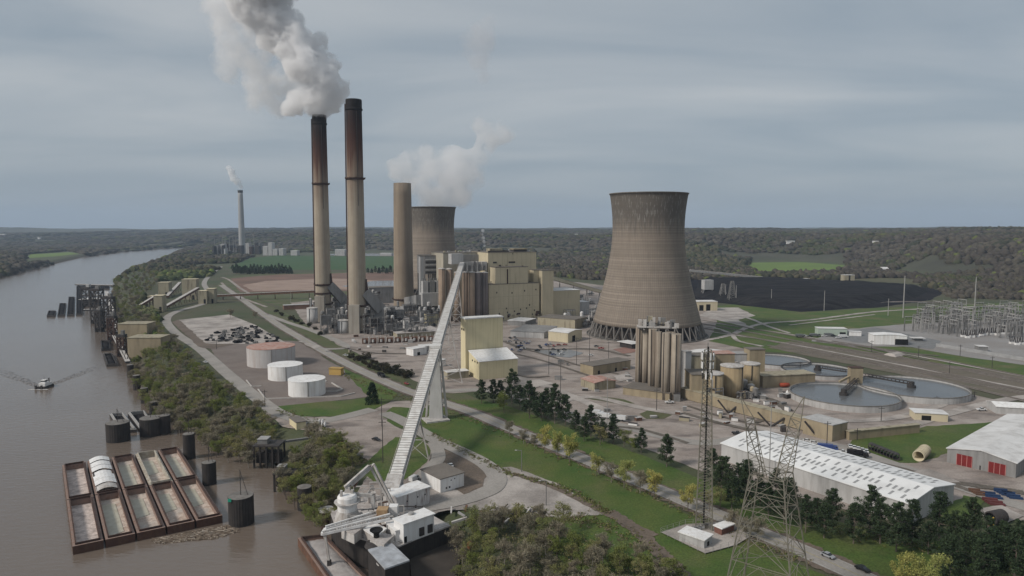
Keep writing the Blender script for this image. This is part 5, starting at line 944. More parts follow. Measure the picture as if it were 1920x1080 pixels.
# ================================================================ loader complex at the dock
ZD = 1.0
def pp(px, py, z=ZD): return G(px, py, z)
def slab(name, label, cat, pts, z0, z1, side, top, group=None):
    P = [G(a, b_, z1) for a, b_ in pts]; t = thing(name, label, cat, (P[0][0], P[0][1], z0), group); MB().prism(P, z0, z1 - .5).build('quay_wall', side, t); MB().prism(P, z1 - .5, z1).build('deck', top, t); return t
DUSTD = mat('dust_covered_deck', (.46, .43, .41), (.36, .33, .31), scale=.2, stain=(.24, .2, .18), stain_amt=.6, stain_scale=(.25, .25, .25), fine=.15)
slab('loading_dock', 'dust white concrete dock deck on dark piling carrying the loader', 'dock', [(620, 962), (650, 945), (700, 925), (760, 945), (800, 960), (845, 985), (780, 1010), (748, 1024), (705, 1018), (660, 1004), (630, 990)], WZ - 2, ZD, PILING, DUSTD)
slab('sheet_pile_platform', 'dark sheet pile platform with a bluish grey roof slab in front of the dock', 'platform', [(690, 1030), (735, 1018), (768, 1050), (722, 1066)], WZ - 2, 3.0, PILING, mat('blue_grey_deck', (.42, .44, .47), (.3, .31, .33), scale=.25, stain=(.2, .2, .2), stain_amt=.6, stain_scale=(.4, .4, .4)))
c = G(722, 1072, -1); t = thing('mooring_cell', 'half round sheet pile cell with a dusty cap below the bluish platform', 'mooring cell', (c[0], c[1], WZ)); MB().lathe(c[0], c[1] + 1.5, [(2.9, WZ - 2), (2.9, 1.4)], 24).build('sheet_piling', PILING, t); MB().lathe(c[0], c[1] + 1.5, [(3.1, 1.41), (3.1, 1.7), (.1, 1.8)], 24).build('cap', DUSTY, t)
c = G(612, 987, WZ); t = thing('mooring_cell', 'tall dark cell with a white top platform at the corner of the loader dock', 'mooring cell', (c[0], c[1], WZ)); MB().lathe(c[0], c[1], [(2.6, WZ - 2), (2.6, ZT(c, 957))], 24).build('sheet_piling', RUST_D, t); MB().lathe(c[0], c[1], [(3.1, ZT(c, 957) + .01), (3.1, ZT(c, 957) + .8)], 24).build('cap', DUSTY, t); MB().bar((c[0] + 1.5, c[1], ZT(c, 957)), (*G(640, 975, 0)[:2], 1.5), 1.2).build('gangway', DUSTY, t)
slab('retaining_wall', 'dark brown sheet pile wall below the white control building', 'retaining wall', [(752, 1026), (790, 1012), (845, 988), (880, 1000), (860, 1060), (838, 1120), (775, 1120), (770, 1060)], WZ - 2, -5.5, RUST_D, mat('muddy_fill', (.06, .05, .042)))
# surge silo
c = G(652, 984, ZD); r_ = M(c, 36) / 2; Hs = ZT(c, 927); t = thing('surge_silo', 'round dusty white silo tower on the loader dock', 'silo', (c[0], c[1], ZD))
MB().lathe(c[0], c[1], [(r_, ZD), (r_, Hs * .72), (r_ * 1.15, Hs * .73), (r_ * 1.15, Hs * .78), (r_, Hs * .79), (r_, Hs - .8), (r_ * .85, Hs), (.1, Hs + .3)], 32, False).build('shell', WHITE_P, t, smooth=False)
MB().lathe(c[0], c[1], [(r_ * 1.5, ZD + .01), (r_ * 1.2, ZD + 4), (r_ * 1.02, ZD + 6)], 24, False).build('skirt', DUSTY, t); MB().box(c[0] + 2.6, c[1] - r_ * 1.2, ZD + 2, 3, 2.4, 3.4, .4).build('hopper', STEEL, t)
for k in range(4): MB().box(c[0] + random.uniform(-2, 2), c[1] + random.uniform(-2, 2), Hs, random.uniform(.6, 1.6), 1, random.uniform(.8, 2.4)).build('vent', DUSTY, t)
MB().lathe(c[0], c[1], [(r_ + 1.2, Hs * .79 + .02), (r_ + 1.2, Hs * .79 + .2)], 24).build('gallery_ring', DUSTY, t)
# articulated unloading boom
a1 = (c[0] + 2, c[1] + 1, Hs + 1.5); f_ = c[1] + 6
def at_d(px, py, d): u = ray(px, py); k = d / u[1]; return Vector((u[0] * k, d, CH + u[2] * k))
q0, q1, q2 = at_d(652, 912, c[1] + 2), at_d(697, 872, c[1] + 10), at_d(737, 948, c[1] + 8); t = thing('unloading_boom', 'rusty white jointed boom arching over the silo to the dock road', 'boom', (a1[0], a1[1], ZD))
for s_ in (-.9, .9): 
    MB().bar(q0 + Vector((s_, s_, 0)), q1 + Vector((s_, s_, 0)), 1.0).build('lower_arm', DUSTY, t); MB().bar(q1 + Vector((s_, 0, 0)), q2 + Vector((s_ * .5, 0, 0)), .8).build('upper_arm', DUSTY, t)
b = MB(); 
for k in range(9): b.bar(q0.lerp(q1, k / 9) + Vector((-.9, -.9, 0)), q0.lerp(q1, (k + 1) / 9) + Vector((.9, .9, 0)), .3)
b.build('bracing', RUST, t); MB().bar(q0 - Vector((0, 0, 3.5)), q0, 2.4, 1.6).build('slewing_post', DUSTY, t); MB().bar(q0 + Vector((2, 2, -1)), q0.lerp(q1, .55), .6).build('cylinder', RUST, t)
MB().bar(q0 + Vector((2, 0, -3)), q0 + Vector((9, 1, -4)), 1.2).bar(q0 + Vector((9, 1, -4)), q0 + Vector((9.5, 1, -9)), 1.2).build('discharge_pipe', DUSTY, t)
# loading boom with two trusses and hanging spout
t = thing('loading_boom', 'long white truss boom reaching out over the barge with a hanging spout', 'boom', G(720, 965, ZD)); A = at_d(738, 957, G(738, 985, ZD)[1]); E = at_d(610, 992, G(622, 1010, ZD)[1]); 
for lift_, yy in ((0, 0), (0, -7.5)):
    o_ = Vector((0, yy, 0)); a, e = A + o_, E + o_ * .55; n = 14
    MB().bar(a, e, .9).build('chord', WHITE_P, t); MB().bar(a + Vector((0, 0, 1.9)), e + Vector((0, 0, 1.0)), .45).build('chord', WHITE_P, t); b = MB()
    for k in range(n): b.bar(a.lerp(e, k / n), (a + Vector((0, 0, 1.9))).lerp(e + Vector((0, 0, 1.)), (k + .5) / n), .28); b.bar(a.lerp(e, (k + 1) / n), (a + Vector((0, 0, 1.9))).lerp(e + Vector((0, 0, 1.)), (k + .5) / n), .28)
    b.build('lacing', DUSTY, t)
MB().bar(E, E + Vector((0, -4.1, 0)), 1.0).build('head_frame', WHITE_P, t); sp0 = E + Vector((.5, -3, 0)); MB().bar(sp0, at_d(617, 1052, sp0.y - 1), .9, .7).build('spout', DUSTY, t); MB().bar(at_d(617, 1050, sp0.y - 1), at_d(618, 1064, sp0.y - 1), 1.2, 1.4).build('spout_tip', DARK, t)
MB().bar(A - Vector((0, 0, 9)), A + Vector((0, 0, 2)), 3.2).build('mast', WHITE_P, t)
c = G(718, 992, ZD); t = thing('rusty_hopper', 'yellowish rusty hopper box under the loading boom', 'hopper', (c[0], c[1], ZD)); MB().bar((c[0], c[1], ZD), (c[0], c[1], ZD + 8), 2.6, 4.0).build('chute', mat('yellow_rust', (.4, .28, .16), (.32, .2, .11), scale=.6), t)
for sx in (-1, 1): MB().bar((c[0] + sx * 1.8, c[1] - 1.8, ZD), (c[0] + sx * 1.8, c[1] - 1.8, ZD + 6), .4).build('leg', RUST, t)
c = G(705, 1024, ZD + .2); Hh = ZT(c, 999); t = thing('mooring_winch', 'black mushroom shaped winch stand with a flared bowl on top', 'winch', (c[0], c[1], ZD)); MB().lathe(c[0], c[1] + 1, [(4.2, ZD), (3.6, ZD + 1.2), (1.2, ZD + 2.2)], 28).build('drum_cover', DARK, t); MB().lathe(c[0], c[1] + 1, [(1.0, ZD + 2), (1.0, Hh - .6), (2.3, Hh + .5), (2.3, Hh + .8), (1.5, Hh + .2), (.1, Hh)], 28, False).build('post', BLACK, t)
# dust skirts
for lab, pts, h in (('dusty white machine house with rounded edge under the loading boom', [(668, 985), (690, 975), (724, 992), (704, 1008)], 3.0), ('dusty low housing beside the black winch stand', [(694, 1012), (712, 1000), (738, 1006), (720, 1022)], 2.6), ('grey dusty shed roof between silo and truss boom', [(640, 992), (668, 975), (690, 983), (664, 1003)], 3.4)):
    P = [G(a, b_, ZD + h) for a, b_ in pts]; cx_ = sum(q[0] for q in P) / 4; cy_ = sum(q[1] for q in P) / 4; t = thing('machine_house', lab, 'machine house', (cx_, cy_, ZD)); MB().prism(P, ZD, ZD + h).build('wall', DUSTY, t); P2 = [(cx_ + (x - cx_) * 1.06, cy_ + (y - cy_) * 1.06) for x, y in P]; MB().prism(P2, ZD + h + .01, ZD + h + .4).build('roof', WHITE_P if 'white' in lab else DUSTD, t)
# pipes and gear clutter of the loader
random.seed(4)
for k in range(26):
    px, py = random.uniform(650, 745), random.uniform(935, 1000); c = G(px, py, ZD); 
    if random.random() < .5: w, d, h = random.uniform(1, 3.2), random.uniform(1, 2.5), random.uniform(.8, 4); t = thing('dock_machine', 'small dusty machine casing in the clutter of the loader dock', 'machine', (c[0], c[1], ZD), 'small machines on the loader dock'); a = random.random(); MB().box(c[0], c[1], ZD, w, d, h, a).build('casing', random.choice([DUSTY, STEEL_L, STEEL, DUSTD, RUST]), t); MB().box(c[0], c[1], ZD + h + .01, w * 1.1, d * 1.1, .2, a).build('lid', DUSTY, t)
    else: t = thing('pipe_frame', 'thin pipe frame in the clutter of the loader dock', 'frame', (c[0], c[1], ZD), 'pipe frames on the loader dock'); h = random.uniform(3, 8); L = random.uniform(3, 8); MB().bar((c[0], c[1], ZD), (c[0], c[1], ZD + h), .35).build('post', DUSTY, t); MB().bar((c[0] + L, c[1] + 1, ZD), (c[0] + L, c[1] + 1, ZD + h), .35).build('post', DUSTY, t); MB().bar((c[0], c[1], ZD + h), (c[0] + L, c[1] + 1, ZD + h), .4).build('beam', DUSTY, t)
# white buildings of the dock
STAINW = mat('stained_white_wall', (.62, .6, .59), (.5, .48, .47), scale=.2, stain=(.25, .2, .19), stain_amt=.9, stain_scale=(.9, .9, .09), slo=.5, shi=.62)
bcorner('compressor_building', 'white flat roofed building with dark streaks on its long wall', 'building', (745, 966), 722, (806, 945), 933, wall=STAINW, roof=WHITE_P, doors=[(.55, .8, 1.6)], wins=[(.3, 4, .6, .6), (.62, 4.4, .6, .6), (.85, 4.4, .6, .6)], doormat=DARK)
bcorner('control_building', 'bright white building with two big louvred fans on its wall', 'building', (757, 1019), 739, (814, 998), 984, wall=WHITE_P, roof=WHITE_P, z0=ZD, doors=[(.06, 1.1, 2.3)], doormat=BLACK)
fcb = Fr(G(757, 1019, ZD), math.atan2(G(814, 998, ZD)[1] - G(757, 1019, ZD)[1], G(814, 998, ZD)[0] - G(757, 1019, ZD)[0])); Lc = math.hypot(G(814, 998, ZD)[0] - G(757, 1019, ZD)[0], G(814, 998, ZD)[1] - G(757, 1019, ZD)[1])
par = [o for o in bpy.data.objects if o.name.startswith('control_building')][0]
for u in (.5, .78): b = MB(); fcb.box(b, Lc * u, Lc * (u + .15), -.5, .05, ZD + .6, ZD + 3.6); b.build('fan_louvre', DARK, par)
b = MB(); c = fcb.at(Lc * .5, 5); b.cyl(c[0], c[1], ZT(G(757, 1019, ZD), 984) + .36, 1.1, .7, 16); b.build('roof_vent', STEEL_L, par)
bcorner('store_building', 'white flat roofed building with a brown roof by the loop road', 'building', (826, 925), 790, (870, 913), 899, wall=WHITE_P, roof=TARROOF, rot=None) if False else bcorner('store_building', 'white walled building with a brown roof by the loop road', 'building', (826, 925), 790, (870, 912), 899, wall=WHITE_P, roof=TARROOF, wins=[(.25, 1.2, .8, .8), (.38, 1.2, .8, .8), (.45, 4.2, .5, .5), (.6, 4.5, .5, .5)])
bcorner('control_annex', 'low white annex with a rounded look beside the fan building', 'building', (742, 1016), 722, (757, 1012), 996, wall=WHITE_P, roof=WHITE_P, z0=ZD)
t = thing('dock_stair', 'zigzag steel stair and railings on the loader dock edge', 'stair', G(690, 1006, ZD)); b = MB(); Pq = [Vector(G(a_, b_, ZD)) for a_, b_ in ((640, 985), (662, 1003), (704, 1016), (742, 1022), (778, 1008), (842, 984))]
for i in range(len(Pq) - 1):
    n = max(1, int((Pq[i + 1] - Pq[i]).length / 2.2))
    for k in range(n): q_ = Pq[i].lerp(Pq[i + 1], k / n); b.bar((q_.x, q_.y, ZD), (q_.x, q_.y, ZD + 1.2), .12)
    for z in (.6, 1.2): b.bar((*Pq[i], ZD + z), (*Pq[i + 1], ZD + z), .1)
b.build('railing', WHITE_P, t)
rz_ = random.Random(3)
for k in range(22): c = G(rz_.uniform(655, 745), rz_.uniform(940, 990), ZD); z = rz_.uniform(.5, 5); a = rz_.choice((0, 1.5, .5)); L = rz_.uniform(4, 12); tt = thing('dock_pipe', 'dusty pipe run over the loader dock', 'pipe', (c[0], c[1], ZD), 'pipe runs on the loader dock'); e_ = (c[0] + L * math.cos(a), c[1] + L * math.sin(a)); MB().bar((c[0], c[1], ZD + z), (*e_, ZD + z), rz_.uniform(.25, .6), n=6).build('pipe', rz_.choice([DUSTY, RUST, STEEL_L, DARK]), tt); MB().bar((*e_, ZD), (*e_, ZD + z), .3).build('post', DUSTY, tt)
# debris heaps beside the dock road
for k in range(22):
    c = G(random.uniform(845, 1000), random.uniform(955, 985)); a = random.uniform(0, 3); L = random.uniform(2, 7); o = MB().bar((c[0], c[1], .3), (c[0] + L * math.cos(a), c[1] + L * math.sin(a), random.uniform(.3, 1.6)), random.uniform(.3, .9)).build('timber', random.choice([DUSTY, RUST, DARK, STEEL_L])); tag(o, 'discarded beam lying on the pale lot above the leafless wood', 'beam', 'scrap beams at the pale lot')
# ================================================================ vehicles
random.seed(31)
TYRE = mat('tyre', (.015, .015, .015)); PAINTS = {}
def paint(n, c): 
    if n not in PAINTS: PAINTS[n] = mat('car_paint_' + n, c, tuple(v * .95 for v in c), rough=.3, spec=.6)
    return PAINTS[n]
CARCOL = {'white': (.62, .62, .62), 'silver': (.32, .33, .35), 'black': (.012, .012, .014), 'red': (.3, .03, .025), 'blue': (.03, .06, .2), 'grey': (.12, .125, .13)}
def car(label, px, py, ang, col, kind='car', group=None, loc=None):
    x, y = loc or G(px, py); z = .62; t = thing('parked_' + kind, label, kind, (x, y, z), group); rot = R(ang); e = Vector((math.cos(rot), math.sin(rot), 0)); n = Vector((-e.y, e.x, 0)); P = lambda u, v, zz: Vector((x, y, z)) + e * u + n * v + Vector((0, 0, zz))
    L, Wc, H = {'car': (4.6, 1.85, 1.45), 'pickup': (5.6, 2.0, 1.8), 'van': (5.5, 2.1, 2.3), 'truck': (9.5, 2.5, 3.2)}[kind]; pm = paint(col, CARCOL[col])
    def prof(pts, w, name, m, inset=0):
        b = MB(); k = len(pts); vs = [P(u, -w / 2, zz) for u, zz in pts] + [P(u, w / 2, zz) for u, zz in pts]; b.add(vs, [tuple(range(k)), tuple(range(k, 2 * k))[::-1]] + [(i, k + i, k + (i + 1) % k, (i + 1) % k) for i in range(k)]); return b.build(name, m, t)
    if kind == 'car':
        prof([(-L / 2, .3), (L / 2, .3), (L / 2, .65), (L * .3, .85), (-L * .42, .92), (-L / 2, .8)], Wc, 'body', pm); prof([(L * .26, .86), (L * .1, 1.36), (-L * .22, 1.38), (-L * .4, .93)], Wc * .86, 'windows', GLASS); prof([(L * .09, 1.37), (L * .07, 1.45), (-L * .2, 1.46), (-L * .23, 1.39)], Wc * .84, 'roof', pm)
    elif kind == 'pickup':
        prof([(-L / 2, .4), (L / 2, .4), (L / 2, .95), (L * .22, 1.1), (-L / 2, 1.05)], Wc, 'body', pm); prof([(L * .2, 1.1), (L * .1, 1.7), (-L * .08, 1.72), (-L * .1, 1.08)], Wc * .88, 'windows', GLASS); prof([(L * .1, 1.71), (L * .09, 1.8), (-L * .08, 1.8), (-L * .08, 1.73)], Wc * .86, 'roof', pm)
    elif kind == 'van':
        prof([(-L / 2, .4), (L / 2, .4), (L / 2, 1.1), (L * .36, 1.3), (L * .28, 2.1), (L * .22, 2.25), (-L / 2, 2.3)], Wc, 'body', pm); prof([(L * .365, 1.32), (L * .3, 1.98), (L * .12, 1.98), (L * .12, 1.32)], Wc * 1.02, 'windows', GLASS)
    else:
        prof([(L * .27, .6), (L / 2, .6), (L / 2, 1.6), (L * .44, 2.6), (L * .27, 2.6)], Wc, 'cab', pm); prof([(L * .445, 1.7), (L * .43, 2.4), (L * .36, 2.4), (L * .36, 1.7)], Wc * 1.02, 'windows', GLASS); prof([(-L / 2, .9), (L * .25, .9), (L * .25, 3.1), (-L / 2, 3.1)], Wc, 'body', pm if col != 'black' else COAL)
    r = .36 if kind != 'truck' else .5
    for u in (-.32, .32):
        for s_ in (-1, 1): MB().bar(P(L * u, s_ * Wc * .38, r), P(L * u, s_ * Wc * .51, r), 2 * r * math.cos(math.pi / 12), n=12).build('wheel', TYRE, t)
    return t
def road_ang(px, py, px2, py2): a = G(px, py); b = G(px2, py2); return math.degrees(math.atan2(b[1] - a[1], b[0] - a[0]))
ra = road_ang(1500, 1032, 1600, 1076)
car('silver car driving on the highway towards the lattice pylon', 1552, 1047, ra, 'silver'); car('black car driving on the highway behind the silver one', 1617, 1072, ra, 'black')
car('black pickup hauling on the highway beside the dark conifer', 715, 708, road_ang(700, 706, 760, 732), 'black', 'truck'); car('small red car on the highway near the conveyor tower', 762, 722, road_ang(700, 706, 760, 732), 'red')
car('black car parked alone on the gravel lot', 705, 827, -30, 'black'); car('white van parked between the loop road and the streaked building', 777, 903, 60, 'white', 'van')
for k in range(5): car('white car in the short row along the wall of the brown roofed building', 0, 0, 110, 'white', 'car', 'cars beside the brown roofed building', loc=(G(800, 886)[0] + k * 2.6, G(800, 886)[1] + k * 1.7))
for k in range(5): car('white car in the tidy row before the long tan shed', 1594 + k * 7.5, 840 + k * 2.3, 70, 'white', 'car', 'white cars before the tan shed')
car('white pickup parked at the foot of the tall concrete silos', 1255, 757, 5, 'white', 'pickup'); car('white car parked beside the tan end block', 1514, 830, -25, 'white')
car('second white car in the pair beside the tan end block', 1527, 834, -25, 'white'); car('dark pickup on the plant road behind the white warehouse', 1382, 816, -30, 'black', 'pickup')
for k, (px, py, a, c, kd, lab) in enumerate([(1135, 786, -20, 'white', 'truck', 'white tanker truck behind the pines, nearest the silos'), (1118, 780, -20, 'white', 'truck', 'white box truck half hidden behind the pines'), (1158, 790, 160, 'white', 'truck', 'white truck facing away behind the pines'), (1552, 846, -20, 'blue', 'truck', 'dark blue truck beside the white warehouse'), (1608, 858, -20, 'black', 'truck', 'black truck at the far edge of the white warehouse'), (1580, 852, -20, 'white', 'pickup', 'white pickup between two dark trucks by the warehouse'), (1108, 668, 0, 'white', 'car', 'white car by the reddish patch below the cooling tower'), (1127, 655, 0, 'red', 'pickup', 'red pickup below the cooling tower legs'), (1118, 651, 10, 'black', 'car', 'black car next to the red pickup'), (1840, 771, 0, 'white', 'pickup', 'white pickup on the road by the fabric shed'), (312, 632, 60, 'black', 'car', 'dark car on the river road above the tan buildings'), (385, 681, -40, 'white', 'car', 'white car on the river road beside the largest tank'), (648, 668, -20, 'white', 'car', 'white car on the plant access road')]):
    car(lab, px, py, a, c, kd)
for k in range(34):
    px = random.uniform(955, 1060); py = 634 + (px - 955) * .12 + random.uniform(-2, 24); car('vehicle parked in the crowded lot beside the white office', px, py, random.choice((0, 90, 20, 110)), random.choice(['white', 'black', 'grey', 'silver', 'red', 'blue', 'black']), random.choice(['car', 'pickup', 'car']), 'vehicles in the office lot')
for k in range(10): car('trailer truck parked beside the substation sheds', 1500 + k * 9, 632 + random.uniform(-2, 3), 0, random.choice(['white', 'grey', 'black']), 'truck' if k % 3 == 0 else 'pickup', 'trucks by the green shed')
# black pipe row, tube car, blue and red pallets
A = Vector((*G(1634, 843), 0)); B = Vector((*G(1680, 862), 0))
for k in range(9):
    c = A.lerp(B, k / 8); t = thing('black_pipe', 'large black plastic pipe in the stacked row beside the grass', 'pipe', (c.x, c.y, 0), 'black pipes stacked in a row'); b = MB(); b.lathe(0, 0, [(1.6, -2), (1.6, 2), (1.35, 2), (1.35, -2), (1.6, -2)], 20, False); o = b.build('tube', DARK, None); o.parent = t; o.location = (0, 0, 1.7); o.rotation_euler = (math.pi / 2, 0, -.5)
c = G(1728, 866); t = thing('tank_wagon', 'cream cylindrical shell lying on the dirt with an open end', 'tank', c); b = MB(); b.lathe(0, 0, [(2.6, -7), (2.6, 7), (2.3, 7), (2.3, -6.8), (.1, -6.8)], 24, False); o = b.build('shell', CREAM, None, True); o.parent = t; o.location = (3, 5, 2.8); o.rotation_euler = (math.pi / 2, 0, -.75)
for k in range(7): b = MB(); b.lathe(0, 0, [(2.62, -.3), (2.8, 0), (2.62, .3)], 24, False); o = b.build('ring', CREAM_D, None); o.parent = t; o.rotation_euler = (math.pi / 2, 0, -.75); q_ = (-6 + k * 2); o.location = (3 + q_ * math.sin(.75) * -1 * -1, 5 + q_ * math.cos(.75), 2.8)
for k, (px, py, w, m, lab) in enumerate([(1866, 936, 9, 'blue', 'blue steel frame stack nearest the red one'), (1890, 930, 8, 'blue', 'blue steel frame stack farther from the road'), (1905, 936, 8, 'blue', 'blue steel frame stack at the yard edge'), (1870, 948, 9, 'red', 'red steel frame stack on the dirt yard'), (1840, 930, 7, 'rust', 'rusty steel stack beside the blue frames')]):
    c = G(px, py); t = thing('frame_stack', lab, 'steel stack', c); mm = {'blue': mat('blue_steel', (.02, .045, .11)), 'red': mat('red_steel', (.13, .04, .04)), 'rust': RUST}[m]
    for j in range(4): MB().box(c[0], c[1] + j * 1.5, 0, w * .6, 1.0, 1 + j % 2 * .5, -.3).build('frame', mm, t)
c = G(1872, 984); t = thing('cable_spool', 'black ribbed pipe coil with yellow braces on the dirt', 'coil', c)
for k in range(8): b = MB(); b.lathe(0, 0, [(2.6, -.35), (2.6, .35), (2.1, .35), (2.1, -.35), (2.6, -.35)], 24, False); o = b.build('coil_ring', DARK, None); o.parent = t; o.location = (k * .8 - 3, k * .3, 2.6); o.rotation_euler = (math.pi / 2, 0, 1.9)
MB().bar((c[0] - 5, c[1] - 2, .3), (c[0] - 3, c[1] - 1.5, 3.6), .4).bar((c[0] - 3, c[1] - 2, .3), (c[0] - 5, c[1] - 1.5, 3.6), .4).build('brace', mat('yellow_brace', (.5, .33, .05)), t)
c = G(1471, 727); t = thing('fuel_tank', 'orange horizontal tank beside the round basin', 'tank', c); o = MB().lathe(0, 0, [(.4, -3.6), (1.4, -3.1), (1.5, 0), (1.4, 3.1), (.4, 3.6)], 16).build('shell', mat('orange_paint', (.36, .07, .035)), None, True); o.parent = t; o.location = (0, 0, 2.1); o.rotation_euler = (0, math.pi / 2, .1)
for s_ in (-2.4, 2.4): MB().box(c[0] + s_, c[1], 0, .7, 2.4, .8).build('saddle', CONC_D, t)
c = G(1476, 742); t = thing('white_tent', 'small white peaked tent by the round basin', 'tent', c); MB().lathe(c[0], c[1], [(1.7, 0), (1.5, 1.6), (.1, 4)], 8).build('canopy', WHITE_P, t); MB().box(c[0], c[1], 0, 3.6, 3.6, .3).build('base', STEEL, t)
c = G(626, 832); tag(MB().box(c[0], c[1], 0, 9, 2.4, .9, .2).box(c[0] - 3, c[1] + 1, .9, 2.5, 1.6, .8, .4).build('red_equipment', REDP), 'low red machine lying at the edge of the gravel lot', 'machine')
c = G(881, 1028, 0); tag(MB().lathe(c[0], c[1], [(.8, 0), (1.0, 1), (.8, 2.2), (.2, 2.7)], 10).build('orange_buoy', mat('orange_buoy', (.33, .12, .06))), 'orange float caught among the leafless wood', 'buoy')
# dark scrap on the storage yard
yard = [G(*q) for q in ((385, 640), (398, 627), (470, 612), (520, 634), (535, 645), (430, 645))]; protos = []
for k in range(5):
    b = MB()
    for j in range(random.randint(2, 5)): b.box(random.uniform(-1.6, 1.6), random.uniform(-1.3, 1.3), random.uniform(0, .8), random.uniform(1, 3.6), random.uniform(.8, 2.2), random.uniform(.6, 2), random.uniform(0, 3))
    b.bar((-2, -1, .4), (2, 1, 2), .4); o = b.build('scrap_piece', random.choice([DARK, DARK, COAL, STEEL])); tag(o, 'dark scrap machinery piece scattered on the pale storage yard', 'scrap', 'scrap pieces on the storage yard'); protos.append(o)
n = 0; xs = [q[0] for q in yard]; ys = [q[1] for q in yard]
while n < 105:
    x, y = random.uniform(min(xs), max(xs)), random.uniform(min(ys), max(ys))
    if in_poly(np.array([x]), np.array([y]), yard)[0]:
        o = protos[n] if n < 5 else protos[n % 5].copy()
        if n >= 5: COL.objects.link(o)
        o.location = (x, y, .25); o.rotation_euler = (0, 0, random.uniform(0, 6)); q_ = random.uniform(.6, 1.15); o.scale = (q_,) * 3; n += 1
# ================================================================ process equipment at the foot of the chimneys
def rack(label, px, py, w, d, h, seed, group='pipework at the chimney feet', ms=[GREY_S, STEEL, STEEL, PALE_S, DARK]):
    rr = random.Random(seed); p = G(px, py); rot = PROT; f = Fr(p, rot); t = thing('process_rack', label, 'pipe rack', (p[0], p[1], 0), group); nl = max(1, int(h / 5)); b = MB()
    for u in np.linspace(0, w, max(2, int(w / 5) + 1)):
        for v in (0, d): a = f.at(u, v, 0); c = f.at(u, v, h); b.bar(a, c, .5)
    for k in range(1, nl + 1):
        z = h * k / nl; 
        for v in (0, d): b.bar(f.at(0, v, z), f.at(w, v, z), .45)
        for u in (0, w): b.bar(f.at(u, 0, z), f.at(u, d, z), .45)
        for j in range(int(w / 5)): b.bar(f.at(j * 5, 0, z - h / nl), f.at(j * 5 + 5, 0, z), .22)
    b.build('frame', STEEL, t)
    for k in range(rr.randint(2, 4)):
        u, v, z = rr.uniform(1, w - 1), rr.uniform(.5, d - .5), rr.choice([0, 0, h * .4, h]); r = rr.uniform(1, 2.4); hh = rr.uniform(3, 8); c = f.at(u, v); MB().lathe(c[0], c[1], [(r * .4, z), (r, z + .8), (r, z + hh - .8), (r * .4, z + hh)], 12).build('vessel', rr.choice(ms or [GREY_S, STEEL_L, PALE_S, STEEL]), t)
    for k in range(rr.randint(3, 6)):
        z = rr.uniform(.5, h); v = rr.uniform(0, d); u0 = rr.uniform(-2, w * .4); u1 = rr.uniform(w * .6, w + 3); MB().bar(f.at(u0, v, z), f.at(u1, v, z), rr.uniform(.3, 1), n=6).build('pipe', rr.choice([STEEL_L, GREY_S, RUST_D, PALE_S]), t)
    if rr.random() < .6: b = MB(); f.box(b, 0, w * rr.uniform(.4, .8), .3, d - .3, h * .5, h * .95); b.build('casing', rr.choice([GREY_S, STEEL, DARK, PALE_S]), t)
    return t
for k in range(76):
    if k < 50: px, py = random.uniform(600, 790), random.uniform(588, 632); h = random.uniform(7, 22)
    elif k < 64: px, py = random.uniform(770, 825), random.uniform(585, 625); h = random.uniform(6, 18)
    else: px, py = random.uniform(625, 700), random.uniform(560, 590); h = random.uniform(8, 24)
    if abs(px - 671) < 20 and 605 < py < 622: continue
    rack('steel frame of vessels and pipes in the tangle at the chimney feet', px, py, random.uniform(8, 17), random.uniform(5, 9), h, k)
for k in range(18): rack('low rack of pipes and vessels between cooling tower and boiler house', random.uniform(1040, 1108), random.uniform(548, 618), random.uniform(9, 16), 6, random.uniform(4, 10), 100 + k, 'racks beside the cooling tower', [PALE_S, WHITE_R, STEEL_L])
for k in range(12): rack('low pipe rack among the tan tanks and silos', random.uniform(1285, 1425), random.uniform(735, 760), random.uniform(5, 9), 3.5, random.uniform(3, 9), 200 + k, 'racks among the tan tanks', [BEIGE, STEEL, DUSTY])
for k in range(9): rack('dusty pipe rack on the deck behind the tan tanks', random.uniform(1285, 1400), random.uniform(722, 734), random.uniform(5, 9), 3.5, random.uniform(12, 17), 300 + k, 'racks behind the tan tanks', [DUSTY, STEEL_L, WHITE_R])
silo('process_tank', 'pale round tank left of the burning chimney foot', 586, 606, 578, 20, PALE_S, 'tanks at the chimney feet'); silo('process_tank', 'pale round tank in front of the tallest chimney', 644.5, 624, 601, 22, PALE_S, 'tanks at the chimney feet')
for k, (px, yb_, yt, w) in enumerate([(583, 590, 561, 5), (590, 590, 566, 5), (632, 590, 562, 9), (645, 592, 563, 11), (642, 606, 578, 7), (651, 606, 584, 6), (702, 596, 580, 10), (716, 598, 581, 11), (700, 575, 545, 5)]): silo('process_vessel', 'slim grey upright vessel in the pipework at the chimney feet', px, yb_, yt, w, GREY_S, 'slim vessels at the chimney feet')
bldg('scrubber_building', 'big dark grey building behind the tallest chimney', 'building', 692, 570, 740, 540, 26, wall=GREY_S, roof=TARROOF); bldg('duct_house', 'grey house with sloping roof between the chimneys and the tan chimney', 'building', 722, 606, 757, 582, 14, wall=GREY_S, roof=STEEL_L, gable=3)
bldg('low_wall_building', 'long rusty brown wall building behind the burning chimney', 'building', 532, 581, 590, 573, 10, wall=mat('brick_brown', (.25, .15, .11)), roof=PALE_S); bldg('substation_block', 'small tan block building under the precipitator', 'building', 801, 611, 822, 590, 12, wall=YELLOW, roof=TARROOF)
